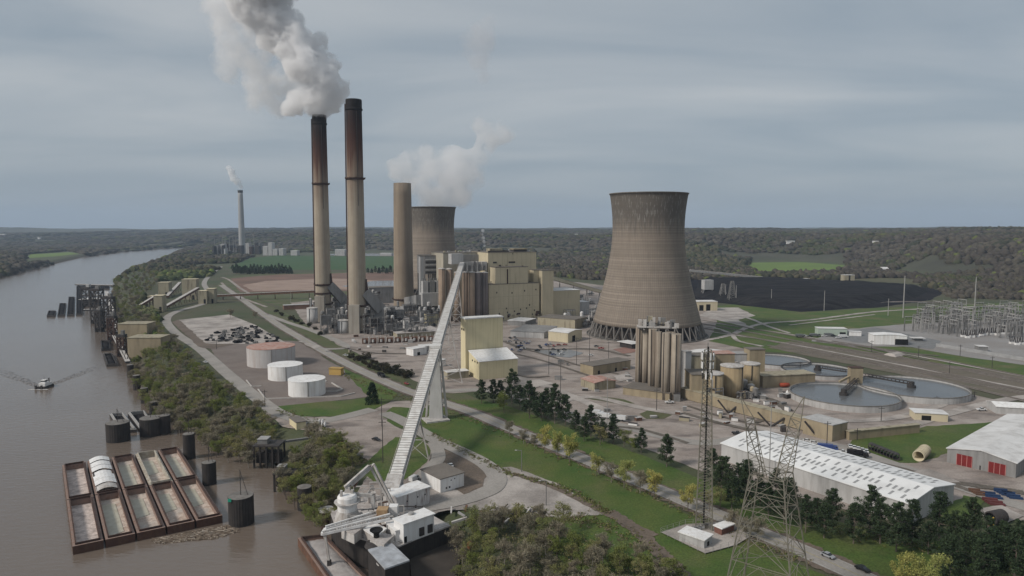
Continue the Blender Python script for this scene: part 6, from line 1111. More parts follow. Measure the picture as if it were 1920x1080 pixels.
for k in range(9):
    px = 684 + k * 15.5; py = 645 - k * .6; c = G(px, py); t = thing('transformer', 'rusty red transformer with white bushing in the long row', 'transformer', c, 'transformers in the walled row'); MB().box(c[0], c[1] + 3, 0, 6, 4.5, 5, PROT * .3).build('tank_body', RUST, t); MB().box(c[0] + 3.4, c[1] + 3, 0, .6, 6, 6.5, PROT * .3).build('fire_wall', DUSTY, t); MB().cyl(c[0], c[1] - .2, 1.5, 1.1, 2.6, 12).build('cooler', PALE_S, t); MB().bar((c[0] - 1, c[1] + 3, 5), (c[0] - 1, c[1] + 3, 7.5), .5).build('bushing', PALE_S, t)
bcorner('low_building', 'pale long roofed building behind the row of transformers', 'building', (745, 634), 640, (830, 628), 626, wall=CREAM_D, roof=DUSTD)
bcorner('low_building', 'white walled shed under the conveyor beside the bushes', 'building', (775, 668), 762, (800, 664), 655, wall=WHITE_P, roof=WHITE_R, doors=[(.4, 3, 3)]); bcorner('low_building', 'small white kiosk beneath the conveyor and tower', 'building', (826, 688), 820, (836, 686), 676, wall=WHITE_P, roof=WHITE_R)
bldg('intake_shed', 'white low shed by the bend of the plant road', 'shed', 790, 662, 812, 650, 10, wall=DUSTY, roof=WHITE_R)
# loose yard clutter
for k in range(70):
    zone = random.choice([(985, 1190, 655, 735), (600, 820, 628, 662), (1100, 1300, 770, 800), (1410, 1480, 735, 775), (1300, 1500, 775, 815), (640, 800, 650, 665)]); c = G(random.uniform(*zone[:2]), random.uniform(*zone[2:])); w, d, h = random.uniform(1.5, 6), random.uniform(1.2, 3), random.uniform(.8, 3); m = random.choice([PALE_S, DARK, STEEL, CREAM_D, RUST, WHITE_P, GREY_S]); a = random.uniform(-.5, .6)
    t = thing('yard_container', 'boxy container or skid standing loose on the gravel of the works yard', 'container', c, 'loose containers in the works yard'); MB().box(c[0], c[1], .2, w, d, h, a).build('body', m, t); MB().box(c[0], c[1], h + .21, w + .2, d + .2, .15, a).build('lid', random.choice([DARK, PALE_S, STEEL]), t)
# ================================================================ poles, masts, pylons
def pole(label, px, py, pt, group=None, arm=True, m=None, w=.4, lamp=False):
    c = G(px, py); H = ZT(c, pt); t = thing('utility_pole' if not lamp else 'street_lamp', label, 'pole' if not lamp else 'street lamp', c, group); MB().bar((c[0], c[1], 0), (c[0], c[1], H), w, w * .7, n=6).build('post', m or DARK, t)
    if lamp: MB().bar((c[0], c[1], H), (c[0] - 2.4, c[1], H + .3), .25).build('arm', STEEL, t); MB().box(c[0] - 2.6, c[1], H + .1, 1.0, .5, .25).build('lamp_head', PALE_S, t)
    elif arm:
        MB().bar((c[0] - 1.8, c[1], H - 1.2), (c[0] + 1.8, c[1], H - 1.2), .25).build('crossarm', DARK, t)
    return t
for px, py, pt, lab in [(1029, 702, 647, 'dark wooden pole standing in the middle of the works yard'), (1051, 736, 678, 'dark pole rising from behind the pines'), (1081, 685, 632, 'slim dark pole in front of the olive tan block'), (1105, 680, 618, 'tallest dark pole by the cooling tower, before the olive tan block'), (1138, 800, 707, 'pale pole standing among the pines'), (1141, 672, 640, 'short pole by the reddish patch'), (1231, 770, 728, 'thin pole on the small grass oval'), (718, 868, 787, 'leaning service pole on the gravel lot'), (716, 800, 745, 'service pole beside the round lawn'), (497, 763, 731, 'short pole at the corner of the tank yard'), (406, 655, 636, 'short pole beside the storage yard'), (545, 568, 546, 'pale pole in front of the red earth pond'), (1756, 756, 742, 'pole between the round basin and the site building'), (1652, 790, 762, 'pole before the nearest round basin'), (1827, 745, 733, 'pole beside the basin road'), (1607, 826, 803, 'pole touching the long tan shed'), (1550, 842, 790, 'pole beside the tan end block'), (1442, 900, 755, 'slim grey pole behind the great lattice pylon')]:
    pole(lab, px, py, pt, m=STEEL_L if 'pale' in lab or 'grey' in lab else DARK)
for px, py, pt, lab in [(1024, 948, 902, 'street lamp in the middle of the pale gravel lot'), (978, 885, 845, 'street lamp at the lawn edge by the loop road'), (1123, 950 - 60, 862, 'thin lamp post on the lawn'), (860, 905, 885, 'short lamp by the brown roofed building')]: pole(lab, px, py, pt, lamp=True, m=STEEL)
for k, (px, py, pt) in enumerate([(1693, 596, 517), (1827, 583, 519), (1545, 583, 545), (1446, 571, 542), (1665, 592, 560), (1360, 562, 533), (1380, 566, 535)]): pole(['tall pale pylon pole beside the coal, nearest the substation gravel', 'tall pale pylon pole rising from the middle of the substation', 'pale pole in front of the coal pile centre', 'thin pale pole in front of the coal, toward the cooling tower', 'short pale pole near the tall one', 'pale post beside two small lattice towers', 'second pale post beside the two small lattice towers'][k], px, py, pt, m=STEEL_L, w=1.3 if k < 2 else .8)
for k, (px, py) in enumerate([(1722, 670), (1634, 660), (1800, 668), (1780, 700), (1500, 700), (1860, 690)]): pole('wooden pole along the railway meadow', px, py, py - 22, 'poles along the railway', lamp=False)
for lab, px, py, pt in (('small grey lattice tower before the coal, the shorter one', 1355, 561, 532), ('small grey lattice tower before the coal, the taller one', 1372, 565, 527)):
    p = G(px, py); H = ZT(p, pt); t = thing('lattice_tower', lab, 'pylon', p); lattice(t, p[0], p[1], 0, H, 12, 3.5, 5, STEEL, .7)
# great pylon in front
PYM = mat('galvanised_steel', (.21, .195, .16), (.15, .135, .105), scale=.4)
c = G(1437, 1168); zw = ZT(c, 888); wb_ = M(c, 200) / math.sqrt(2) * 2 / 2; t = thing('transmission_pylon', 'great steel lattice pylon with forked arms standing by the highway', 'pylon', c); rotp = R(45 + 8)
zr = ZT(c, 1080); hd1 = M(c, 81, zr); hd2 = M(c, 43, zw); hd0 = hd1 + (hd1 - hd2) * (zr - 0) / (zw - zr); sq = math.sqrt(2)
cs = lambda z, f=1: [(c[0] + (hd0 + (hd2 - hd0) * z / zw) * f * math.cos(rotp + R(45) + k * math.pi / 2 + math.pi), c[1] + (hd0 + (hd2 - hd0) * z / zw) * f * math.sin(rotp + R(45) + k * math.pi / 2 + math.pi), z) for k in range(4)]
B0, B1 = cs(0), cs(zw); zs = [0, zw * .24, zw * .45, zw * .63, zw * .78, zw * .9, zw]
for k in range(4): MB().bar(B0[k], B1[k], .34, .26).build('tower_leg', PYM, t)
b = MB()
for i in range(len(zs) - 1):
    P, Q = cs(zs[i]), cs(zs[i + 1]); Mi = cs((zs[i] + zs[i + 1]) / 2)
    for j in range(4):
        k = (j + 1) % 4; mid = (Vector(Q[j]) + Vector(Q[k])) / 2; b.bar(P[j], mid, .14); b.bar(P[k], mid, .14); b.bar(Q[j], Q[k], .15); b.bar(Mi[j], (Vector(P[j]) * .5 + mid * .5), .09); b.bar(Mi[k], (Vector(P[k]) * .5 + mid * .5), .09)
        b.bar((Vector(P[j]) + mid) / 2, (Vector(Q[j]) + mid) / 2, .12)
    if i % 2: b.bar(Q[0], Q[2], .16); b.bar(Q[1], Q[3], .16)
b.build('bracing', PYM, t)
zt2 = ZT(c, 792); zt3 = ZT(c, 745)
for s_, nm in ((-1, 'arm'), (1, 'arm')):
    base = [Vector(q) for q in (B1[0], B1[1], B1[2], B1[3])]; base.sort(key=lambda q: q.x * s_, reverse=True); outer_ = base[:2]; cen = sum(base, Vector((0, 0, 0))) / 4
    top = Vector((c[0] + s_ * M(c, 52, zt3), c[1], zt2)); tip = Vector((c[0] + s_ * M(c, 60, zt3), c[1] + 1, zt3)); inner = cen + Vector((s_ * 1.0, 0, -2)); b = MB(); top2 = top + Vector((-s_ * 2.6, .8, 1))
    for a_, e_ in ((outer_[0], top), (outer_[1], top), (inner, top2), (cen + Vector((s_ * 1.5, 1.5, -2)), top2)): b.bar(a_, e_, .19)
    for k in range(7):
        f0, f1_ = k / 7, (k + 1) / 7; o1 = outer_[0].lerp(top, f0); o2 = outer_[0].lerp(top, f1_); i1 = inner.lerp(top2, f0); i2 = inner.lerp(top2, f1_); b.bar(o1, i2, .12); b.bar(i1, o2, .12); b.bar(o2, i2, .12)
        o1 = outer_[1].lerp(top, f0); o2 = outer_[1].lerp(top, f1_); b.bar(o1, i2, .12)
    b.bar(top, tip, .2); b.bar(top2, tip, .2); b.bar(top, top2, .2); b.build('fork_arm', PYM, t)
# antenna mast and its compound
c = G(1319, 993); H = ZT(c, 655); z2 = ZT(c, 655); t = thing('antenna_mast', 'tall slim three legged antenna mast crowned with white panels', 'mast', c)
wb2 = M(c, 34) * .85; wt2 = M(c, 15, H) * .8; ls = [(c[0] + math.cos(a) , c[1] + math.sin(a)) for a in (R(200), R(330), R(80))]
L3 = lambda z: [Vector((c[0] + (wb2 + (wt2 - wb2) * z / H) * .58 * math.cos(a), c[1] + (wb2 + (wt2 - wb2) * z / H) * .58 * math.sin(a), z)) for a in (R(195), R(325), R(75))]
for k, (a_, e_) in enumerate(zip(L3(0), L3(H))): MB().bar(a_, e_, .42, .3).build('tower_leg', PYM, t)
b = MB(); n = 34
for i in range(n):
    P, Q = L3(H * i / n), L3(H * (i + 1) / n)
    for j in range(3): b.bar(P[j], Q[(j + 1) % 3], .13); b.bar(Q[j], Q[(j + 1) % 3], .12)
b.build('bracing', PYM, t); cc = L3(0); MB().bar((c[0], c[1], 0), (c[0] + .1, c[1], H + 1), .5).build('cable_ladder', BLACK, t)
for z_, r_, cnt, hh in ((ZT(c, 667), 2.3, 9, 2.6), (ZT(c, 684), 2.2, 9, 2.4), (ZT(c, 704), 2.0, 6, 2.2)):
    ring = MB(); ring.lathe(c[0], c[1], [(r_ * .9, z_), (r_ * .95, z_ + .15), (r_ * .9, z_ + .15), (r_ * .85, z_)], 12, False)
    for k in range(3): ring.bar((c[0], c[1], z_), (c[0] + r_ * math.cos(k * 2.1), c[1] + r_ * math.sin(k * 2.1), z_), .2)
    ring.build('antenna_ring', PYM, t)
    for k in range(cnt): a = 2 * math.pi * (k + (.3 if k % 3 == 0 else 0)) / cnt; MB().box(c[0] + r_ * math.cos(a), c[1] + r_ * math.sin(a), z_ - hh / 2, .5, .28, hh, a + math.pi / 2).build('antenna_panel', WHITE_P if k % 3 else DARK, t)
MB().bar((c[0], c[1], H), (c[0], c[1], H + 2.5), .2).build('lightning_rod', STEEL, t)
sheet('compound_pad', [(1239, 1000), (1285, 985), (1385, 978), (1410, 1006), (1380, 1024), (1322, 1040)], 4, GRAVEL_L)
bcorner('equipment_shelter', 'long white equipment shelter at the mast foot', 'shelter', (1320, 1031), 1273, (1335, 1020), 1014, wall=PALE_S, roof=WHITE_P, doors=[(.5, 1.4, 2)])
bcorner('equipment_shelter', 'small brick shelter with a white roof near the mast', 'shelter', (1353, 1006), 1339, (1376, 997), 992, wall=mat('brick_red', (.18, .085, .065), (.14, .07, .055), scale=1), roof=WHITE_P)
for k in range(5): cq = G(1296 + k * 7, 1000 - k * 2); t = thing('equipment_cabinet', 'grey cabinet standing at the foot of the antenna mast', 'cabinet', cq, 'cabinets at the mast foot'); MB().box(cq[0], cq[1], .3, 1.2, 1, 1.8, .3).build('body', random.choice([PALE_S, STEEL, WHITE_P]), t); MB().box(cq[0], cq[1], 2.1, 1.4, 1.2, .15, .3).build('top', STEEL, t)
P = [G(*q) for q in ((1239, 1000), (1285, 985), (1385, 978), (1410, 1006), (1380, 1024), (1322, 1040), (1239, 1000))]; t = thing('wire_fence', 'wire fence round the antenna compound', 'fence', P[0])
b = MB(); w = MB()
for i in range(len(P) - 1):
    a, e = Vector((*P[i], 0)), Vector((*P[i + 1], 0)); n = int((e - a).length / 3)
    for k in range(n): q = a.lerp(e, k / n); b.bar(q, q + Vector((0, 0, 2.2)), .1)
    for z in (.6, 1.4, 2.2): w.bar(a + Vector((0, 0, z)), e + Vector((0, 0, z)), .04)
b.build('fence_post', STEEL_L, t); w.build('wire', STEEL_L, t)
# substation
random.seed(77); gt = []
for k in range(3):
    t = thing('gantry', 'grey steel gantry among the dense bus structures of the substation', 'gantry', (0, 0, 0), 'substation gantries'); h, w = (12 + k * 5), 9 + k * 2
    for s_ in (-1, 1):
        b = MB(); 
        for q in (-.5, .5): b.bar((s_ * w / 2 + q, -.5, 0), (s_ * w / 2, 0, h), .3); b.bar((s_ * w / 2 + q, .5, 0), (s_ * w / 2, 0, h), .3)
        for z in range(0, h - 2, 2): b.bar((s_ * w / 2 - .5 * (1 - z / h), -.3, z), (s_ * w / 2 + .5 * (1 - z / h), .3, z + 2), .15)
        b.build('column', STEEL_L if k != 1 else STEEL, t)
    b = MB(); b.bar((-w / 2, 0, h), (w / 2, 0, h), .7); b.bar((-w / 2, 0, h * .75), (w / 2, 0, h * .75), .4); b.build('beam', STEEL_L, t)
    for q in (-.3, 0, .3): MB().bar((w * q, 0, h), (w * q, 0, h - 2.4), .35).build('insulator', DARK, t)
    MB().bar((w / 2, 0, h), (w / 2, 0, h + 4), .18).build('spike', STEEL, t); gt.append(t)
gz = [G(*q) for q in ((1702, 622), (1720, 598), (1925, 588), (2000, 600), (1990, 640), (1800, 632))]; xs = [q[0] for q in gz]; ys = [q[1] for q in gz]; n = 0
while n < 200:
    x, y = random.uniform(min(xs), max(xs)), random.uniform(min(ys), max(ys))
    if in_poly(np.array([x]), np.array([y]), gz)[0]:
        if n < 3: gt[n].location = (x, y, .2)
        else: copy_thing(gt[random.choice((0, 0, 1, 1, 2))], (x, y, .2), random.choice((0, 0, math.pi / 2)) + .15, random.uniform(.75, 1.15))
        n += 1
for k in range(16):
    px = [1806, 1814, 1823, 1831, 1846, 1862, 1878, 1894, 1910, 1897, 1907, 1917, 1855, 1870, 1840, 1885][k]; py = [632, 634, 633, 632, 629, 628, 627, 627, 626, 645, 647, 646, 628, 629, 630, 627][k]; c = G(px, py); t = thing('circuit_breaker', 'white based circuit breaker with dark bushings in the substation', 'breaker', c, 'substation breakers'); MB().box(c[0], c[1], 0, 4, 3, 2.2).build('base', WHITE_P, t)
    for s_ in (-1.4, 0, 1.4): MB().bar((c[0] + s_, c[1], 2.2), (c[0] + s_ * 1.9, c[1], 8), .7, .4).build('bushing', DARK, t)
P = [G(*q) for q in ((1700, 622), (1765, 640), (1748, 652), (1920, 678))]
for lab, pts in (('pale wall fence along the near edge of the substation', ((1755, 650), (1830, 662), (1960, 684))), ('long pale wall at the back of the substation', ((1840, 596), (1960, 592)))):
    Q = [G(*q) for q in pts]; b = MB(); [b.bar((*Q[i], 1.6), (*Q[i + 1], 1.6), .4, h=3.4) for i in range(len(Q) - 1)]; tag(b.build('wall_fence', mat('fence_grey', (.33, .33, .33))), lab, 'wall')
# ================================================================ trees
def leaf_mat(name, c1, c2, br=.35):
    m = bpy.data.materials.new(name); m.use_nodes = True; n = m.node_tree.nodes; l = m.node_tree.links; b = n['Principled BSDF']; b.inputs['Roughness'].default_value = .8; b.inputs['Specular IOR Level'].default_value = .15
    a = n.new('ShaderNodeAttribute'); a.attribute_name = 'tint'; oi = n.new('ShaderNodeObjectInfo'); mx = n.new('ShaderNodeMixRGB'); l.new(oi.outputs['Random'], mx.inputs[0]); mx.inputs[1].default_value = (*c1, 1); mx.inputs[2].default_value = (*c2, 1)
    mu = n.new('ShaderNodeMixRGB'); mu.blend_type = 'MULTIPLY'; mu.inputs[0].default_value = 1; l.new(mx.outputs[0], mu.inputs[1]); l.new(a.outputs['Color'], mu.inputs[2]); l.new(mu.outputs[0], b.inputs['Base Color']); tr = n.new('ShaderNodeBsdfTranslucent'); l.new(mu.outputs[0], tr.inputs[0]); ms = n.new('ShaderNodeMixShader'); ms.inputs[0].default_value = .3; l.new(b.outputs[0], ms.inputs[1]); l.new(tr.outputs[0], ms.inputs[2]); l.new(ms.outputs[0], n['Material Output'].inputs[0]); MATS[name] = m; return m
BARK = mat('bark', (.16, .13, .11), (.11, .09, .075), scale=1.0); BARK_P = mat('pale_bark', (.28, .25, .22), (.2, .18, .16), scale=1.0)
rs = np.random.RandomState(5)
def leaves(pts, size, aspect=1.0, tint=.35, up=0.0, tri=False):
    n = len(pts); d = rs.normal(size=(n, 3)); d[:, 2] += up; d /= np.linalg.norm(d, axis=1)[:, None]; e = rs.normal(size=(n, 3)); e -= (e * d).sum(1)[:, None] * d; e /= np.linalg.norm(e, axis=1)[:, None]
    s = size * (.6 + .8 * rs.rand(n))[:, None]; u = d * s * aspect; v = e * s / aspect
    q = np.stack([pts - u * .5, pts + v * .5, pts + u * .5, pts - v * .5], 1).reshape(-1, 3); f = np.arange(4 * n).reshape(n, 4)
    t = (1 - tint) + 2 * tint * rs.rand(n); col = np.repeat(np.stack([t, t * (1 + .1 * (rs.rand(n) - .5)), t, np.ones(n)], 1), 4, 0); return q, f, col
def blob(c, r, n, flat=.8):
    d = rs.normal(size=(n, 3)); d /= np.linalg.norm(d, axis=1)[:, None]; rad = rs.rand(n) ** (1 / 2.6); return np.array(c) + d * rad[:, None] * r * np.array([1, 1, flat])
def branches(h, spread, n, start=.3, th=.3, seed=0, upb=.6, sub=3):
    r_ = random.Random(seed); b = MB(); b.bar((0, 0, -.6), (r_.uniform(-.3, .3), r_.uniform(-.3, .3), h * .5), th * 1.5, th, n=6); b.bar((0, 0, h * .5), (r_.uniform(-.6, .6), r_.uniform(-.6, .6), h * .9), th, th * .25, n=5); ends = []
    for k in range(n):
        z = h * (start + (.85 - start) * (k + r_.random()) / n); a = r_.uniform(0, 6.28); L = spread * r_.uniform(.6, 1.05) * (1.15 - .7 * abs(z / h - .5)); e = Vector((L * math.cos(a), L * math.sin(a), z + L * r_.uniform(.2, upb) * 1.2)); s = Vector((0, 0, z)); b.bar(s, e, th * .5, th * .15, n=4); ends.append(e)
        for j in range(sub): p = s.lerp(e, r_.uniform(.35, .9)); q = p + Vector((r_.uniform(-1, 1), r_.uniform(-1, 1), r_.uniform(.2, 1))) * spread * .38; b.bar(p, q, th * .2, th * .06, n=3); ends.append(q)
    return b, ends
def tree_proto(kind, seed):
    global rs; rs = np.random.RandomState(seed); r_ = random.Random(seed); t = bpy.data.objects.new({'pine': 'pine_tree', 'willow': 'willow_tree', 'bare': 'bare_tree', 'olive': 'budding_tree', 'green': 'leafy_tree', 'conifer': 'conifer_tree', 'bush': 'bush'}[kind], None); COL.objects.link(t)
    if kind in ('olive', 'green', 'bare'):
        h = 12; b, ends = branches(h, 4.6, 9, .25, .34, seed, .75, 4 if kind != 'bare' else 7); P = []
        for e in ends:
            k = {'olive': 42, 'green': 70, 'bare': 22}[kind]; P.append(blob(e, r_.uniform(.9, 1.7), k))
        for k in range(7): a = r_.uniform(0, 6.28); rr = r_.uniform(.5, 3.4); P.append(blob((rr * math.cos(a), rr * math.sin(a), h * r_.uniform(.45, 1)), r_.uniform(1.1, 2), {'olive': 40, 'green': 80, 'bare': 24}[kind]))
        P = np.concatenate(P); q, f, c = leaves(P, .34 if kind != 'bare' else .55, 1.2 if kind != 'bare' else 3.4, .5)
        m = {'olive': MATS['olive_leaves'], 'green': MATS['green_leaves'], 'bare': MATS['twigs']}[kind]; trunk_m = BARK if kind != 'bare' else BARK_P
    elif kind == 'willow':
        h = 11.5; b, ends = branches(h, 3.4, 9, .3, .26, seed, 1.3, 3); P = [blob(e, r_.uniform(.9, 1.6), 55, 1.3) for e in ends] + [blob((0, 0, h * .66), 3.0, 380, 1.3)]; P = np.concatenate(P); q, f, c = leaves(P, .42, 1.7, .35); m = MATS['willow_leaves']; trunk_m = BARK
    elif kind == 'pine':
        h = 17; b = MB(); b.bar((0, 0, -.6), (r_.uniform(-.4, .4), r_.uniform(-.4, .4), h * .97), .5, .12, n=6); P = []
        nl = 10
        for k in range(nl):
            z = h * (.2 + .78 * k / (nl - 1)); R_ = 5.4 * (1 - ((z / h - .2) / .85) ** 1.9) * r_.uniform(.6, 1.15) + .5; nb = 5 if k < nl - 2 else 4; off = r_.uniform(0, 6)
            for j in range(nb):
                if r_.random() < .16: continue
                a = off + 6.283 * j / nb + r_.uniform(-.5, .5); L = R_ * r_.uniform(.5, 1.15); e = (L * math.cos(a), L * math.sin(a), z + L * r_.uniform(.1, .42)); b.bar((0, 0, z), e, .14, .05, n=3)
                P.append(blob((e[0] * .9, e[1] * .9, e[2] + .2), .7 + L * .17, 62, .7)); P.append(blob((e[0] * .55, e[1] * .55, (z + e[2]) / 2), .6 + L * .12, 34, .7))
        P = np.concatenate(P); q, f, c = leaves(P, .5, 2.0, .6, .5); m = MATS['pine_needles']; trunk_m = BARK
    elif kind == 'conifer':
        h = 12; b = MB(); b.bar((0, 0, -.5), (0, 0, h * .95), .5, .12, n=6); P = []
        for k in range(26): z = h * (.04 + .92 * k / 25); R_ = 4.4 * (1 - z / h) ** .7 + .3; P += [blob((R_ * .7 * math.cos(a), R_ * .7 * math.sin(a), z), .6 + R_ * .25, 40, .7) for a in (k * 2.4, k * 2.4 + 2.1, k * 2.4 + 4.2)]
        P = np.concatenate(P); q, f, c = leaves(P, .5, 1.5, .4); m = MATS['dark_needles']; trunk_m = BARK
    else:
        h = 2.5; b = MB(); [b.bar((0, 0, -.2), (r_.uniform(-1.4, 1.4), r_.uniform(-1.4, 1.4), h * .8), .15, .05, n=3) for _ in range(6)]; P = np.concatenate([blob((r_.uniform(-1.6, 1.6), r_.uniform(-1.6, 1.6), r_.uniform(.6, 2)), r_.uniform(.8, 1.3), 80) for _ in range(8)]); q, f, c = leaves(P, .42, 1.1, .4); m = MATS['bush_leaves']; trunk_m = BARK
    o = np_mesh('crown', q, f, m, False, c); o.parent = t; tr = b.build('trunk' if kind != 'bush' else 'stems', trunk_m, None); tr.parent = t
    return t
leaf_mat('olive_leaves', (.26, .24, .105), (.19, .21, .075)); leaf_mat('green_leaves', (.19, .22, .06), (.16, .18, .06)); leaf_mat('twigs', (.27, .235, .17), (.22, .2, .14)); leaf_mat('willow_leaves', (.4, .36, .11), (.28, .32, .11)); leaf_mat('pine_needles', (.042, .066, .034), (.06, .085, .042)); leaf_mat('dark_needles', (.018, .034, .018), (.022, .04, .02)); leaf_mat('bush_leaves', (.04, .042, .022), (.06, .05, .03))
PROTO = {k: [tree_proto(k, 40 + i * 7 + j) for j in range(nn)] for i, (k, nn) in enumerate((('olive', 3), ('green', 2), ('bare', 3), ('willow', 2), ('pine', 3), ('conifer', 1), ('bush', 2)))}
KN = {'olive': 'budding spring tree', 'green': 'fresh green leafy tree', 'bare': 'leafless grey brown tree', 'willow': 'yellow green willow', 'pine': 'dark pine', 'conifer': 'dark conifer', 'bush': 'low dark bush'}
_used = {}
def put(kind, x, y, z, s, label, group=None, sz=None):
    j = random.randrange(len(PROTO[kind])); src = PROTO[kind][j]; key = (kind, j); rz = random.uniform(0, 6.28); sc = (s, s, s * (sz or random.uniform(.88, 1.12)))
    if key not in _used: _used[key] = 1; src.location = (x, y, z); src.rotation_euler = (0, 0, rz); src.scale = sc; o = src
    else: o = copy_thing(src, (x, y, z), rz, sc)
    o['label'] = label; o['category'] = 'tree' if kind != 'bush' else 'bush'
    if group: o['group'] = group
    elif 'group' in o: del o['group']
    return o
random.seed(12)
# single and rowed trees
put('conifer', *G(698, 757), 0, 1.15, 'single dense dark conifer at the lawn beside the highway')
for px, py, s, lab in [(903, 757, 1.0, 'dark pine at the end of the clump beside the yellow building'), (925, 755, .95, 'pine second in the clump by the yellow building'), (960, 757, 1.15, 'tall pine in the middle of the clump by the yellow building'), (975, 765, 1.0, 'pine just behind the fresh green tree'), (993, 785, 1.1, 'pine where the clump begins to thin'), (1015, 790, 1.0, 'pine close below the dark wooden pole'), (1040, 795, 1.05, 'pine beside the pole rising from the clump'), (1060, 797, 1.1, 'last tall pine of the dense clump'), (1080, 815, .9, 'pine above the first willows'), (1108, 822, .9, 'pine in front of the white trucks'), (1130, 830, .85, 'pine in front of the tanker truck'), (1150, 832, .9, 'pine at the foot of the pale pole'), (1202, 850, .85, 'separate pine on the lawn beside the yard road'), (1250, 876, 1.0, 'rounded pine standing by itself near the antenna mast'), (938, 752, .9, 'pine at the back of the clump by the yellow building'), (1000, 775, .95, 'pine at the back of the clump near the yard pole'), (1025, 782, .95, 'pine squeezed between two taller pines'), (1095, 828, .8, 'small pine above the willow pair')]: put('pine', *G(px, py), 0, s * random.uniform(.8, 1.15), lab, 'pines between yard and highway')
put('green', *G(945, 775), 0, .95, 'fresh green tree standing in front of the pines'); put('green', *G(1170, 838), 0, .7, 'fresh green tree below the pale pole'); put('green', *G(1185, 848), 0, .6, 'small fresh green tree next to the separate pine'); put('olive', *G(1125, 835), 0, .8, 'budding tree among the pines before the trucks')
for px, py, s, kd, lab in [(955, 818, .5, 'bare', 'small leafless tree at the highway edge, first of the row'), (982, 832, .6, 'bare', 'leafless tree at the highway edge, second of the row'), (1002, 838, .5, 'bare', 'small leafless tree at the highway edge, third of the row'), (1021, 850, .85, 'willow', 'first greenish willow of the highway row'), (1046, 862, .95, 'willow', 'broad yellow willow of the merged pair'), (1068, 868, .95, 'willow', 'broad yellow willow leaning to the second of the pair'), (1119, 893, .75, 'willow', 'green tinged willow alone after the pair'), (1146, 905, .7, 'bare', 'leafless tree between the single willow and the yellow one'), (1170, 915, .95, 'willow', 'bright yellow willow, tallest in the row'), (1200, 925, .75, 'bare', 'brownish thin tree between two yellow willows'), (1227, 935, .95, 'willow', 'bright yellow willow with spreading branches'), (1289, 958, .95, 'willow', 'yellow willow beside the antenna mast'), (1372, 992, .7, 'bare', 'leafless tree behind the brick shelter'), (1398, 1010, .7, 'bare', 'leafless tree by the compound corner'), (1420, 1015, .6, 'bare', 'small leafless tree by the pylon leg')]: put(kd, *G(px, py), 0, s * random.uniform(.82, 1.15), lab, 'row of small trees along the highway')
pl = [(1335, 905), (1362, 915), (1385, 925), (1352, 935), (1400, 950), (1425, 950), (1372, 955), (1455, 955), (1480, 960), (1530, 985), (1510, 1000), (1560, 985), (1545, 1010), (1600, 1020), (1630, 1000), (1650, 1020), (1680, 1035), (1710, 1020), (1740, 1040), (1760, 1015), (1790, 1025), (1775, 1060), (1820, 1030), (1850, 1050), (1810, 1080), (1880, 1055), (1910, 1045), (1860, 1090), (1930, 1075), (1780, 1100), (1900, 1100), (1950, 1050), (1840, 1110), (1470, 985), (1440, 975)]
for k, (px, py) in enumerate(pl): put('pine', *G(px, py), 0, random.uniform(.64, 1.08), 'dark shaggy pine in the dense belt before the white warehouse', 'pine belt before the warehouse')
for px, py, s in [(1690, 1108, .8), (1715, 1112, .8), (1745, 1120, .9), (1330, 960, .8), (1350, 955, .7)]: put('willow' if px > 1600 else 'olive', *G(px, py), 0, s, 'yellowish tree at the foot of the pine belt', 'yellow trees under the pines')
# river bank wood
def in_any(x, y, polys): return any(in_poly(np.array([x]), np.array([y]), P)[0] for P in polys)
BANK = [G(*q) for q in ((206, 545), (214, 520), (262, 505), (300, 520), (290, 545), (262, 560), (262, 600), (298, 600), (305, 630), (345, 665), (385, 705), (430, 745), (470, 775), (520, 800), (480, 850), (440, 842), (345, 795), (300, 768), (272, 745), (250, 708), (246, 672), (300, 665), (300, 640), (276, 612), (222, 612), (216, 590))]
def scatter(poly, n, fn, mind=5.0, near=None):
    xs = [q[0] for q in poly]; ys = [q[1] for q in poly]; pts = []; tries = 0
    while len(pts) < n and tries < 90000:
        tries += 1; x, y = random.uniform(min(xs), max(xs)), random.uniform(min(ys), max(ys)); md_ = mind * (max(1, y / near) if near else 1)
        if near and random.random() > (near / y) ** 1.5: continue
        if not in_poly(np.array([x]), np.array([y]), poly)[0] or any((x - a) ** 2 + (y - b) ** 2 < md_ * md_ for a, b in pts): continue
        pts.append((x, y)); fn(x, y)
def bank_tree(x, y):
    px, py = PX(x, y); k = random.choices(('olive', 'green', 'bare'), (5, 3, 4))[0]; z = tz(x, y); d_ = math.hypot(x, y)
    put(k, x, y, max(z, WZ + .3), random.uniform(.55, .9), KN[k] + ' in the wood on the river bank', 'river bank wood, ' + KN[k] + 's')
scatter(BANK, 420, bank_tree, 4.0, 380)
MIDW = [G(*q) for q in ((520, 880), (545, 855), (580, 838), (640, 838), (668, 870), (655, 920), (640, 955), (600, 960), (560, 925), (535, 900))]
scatter(MIDW, 60, lambda x, y: (lambda k: put(k, x, y, max(tz(x, y), WZ + .3), random.uniform(.5, .85), KN[k] + ' on the bank below the gravel lot', 'trees below the gravel lot, ' + KN[k] + 's'))(random.choices(('olive', 'green', 'bare'), (5, 3, 2))[0]), 4.2)
FORE = [G(*q) for q in ((850, 1010), (880, 985), (960, 985), (1060, 990), (1120, 1010), (1180, 1055), (1230, 1060), (1290, 1100), (1260, 1180), (1000, 1200), (860, 1180), (835, 1090))]
def fore_tree(x, y):
    px, py = PX(x, y); g = px < 930 or (px > 1130 and py > 1050); k = random.choices(('olive', 'green', 'bare'), (5, 4, 2) if g else (3, 1, 7))[0]
    put(k, x, y, min(0, max(tz(x, y), -9)), random.uniform(.45, .78), KN[k] + ' in the thicket nearest the camera', 'near thicket, ' + KN[k] + 's')
scatter(FORE, 100, fore_tree, 3.2)
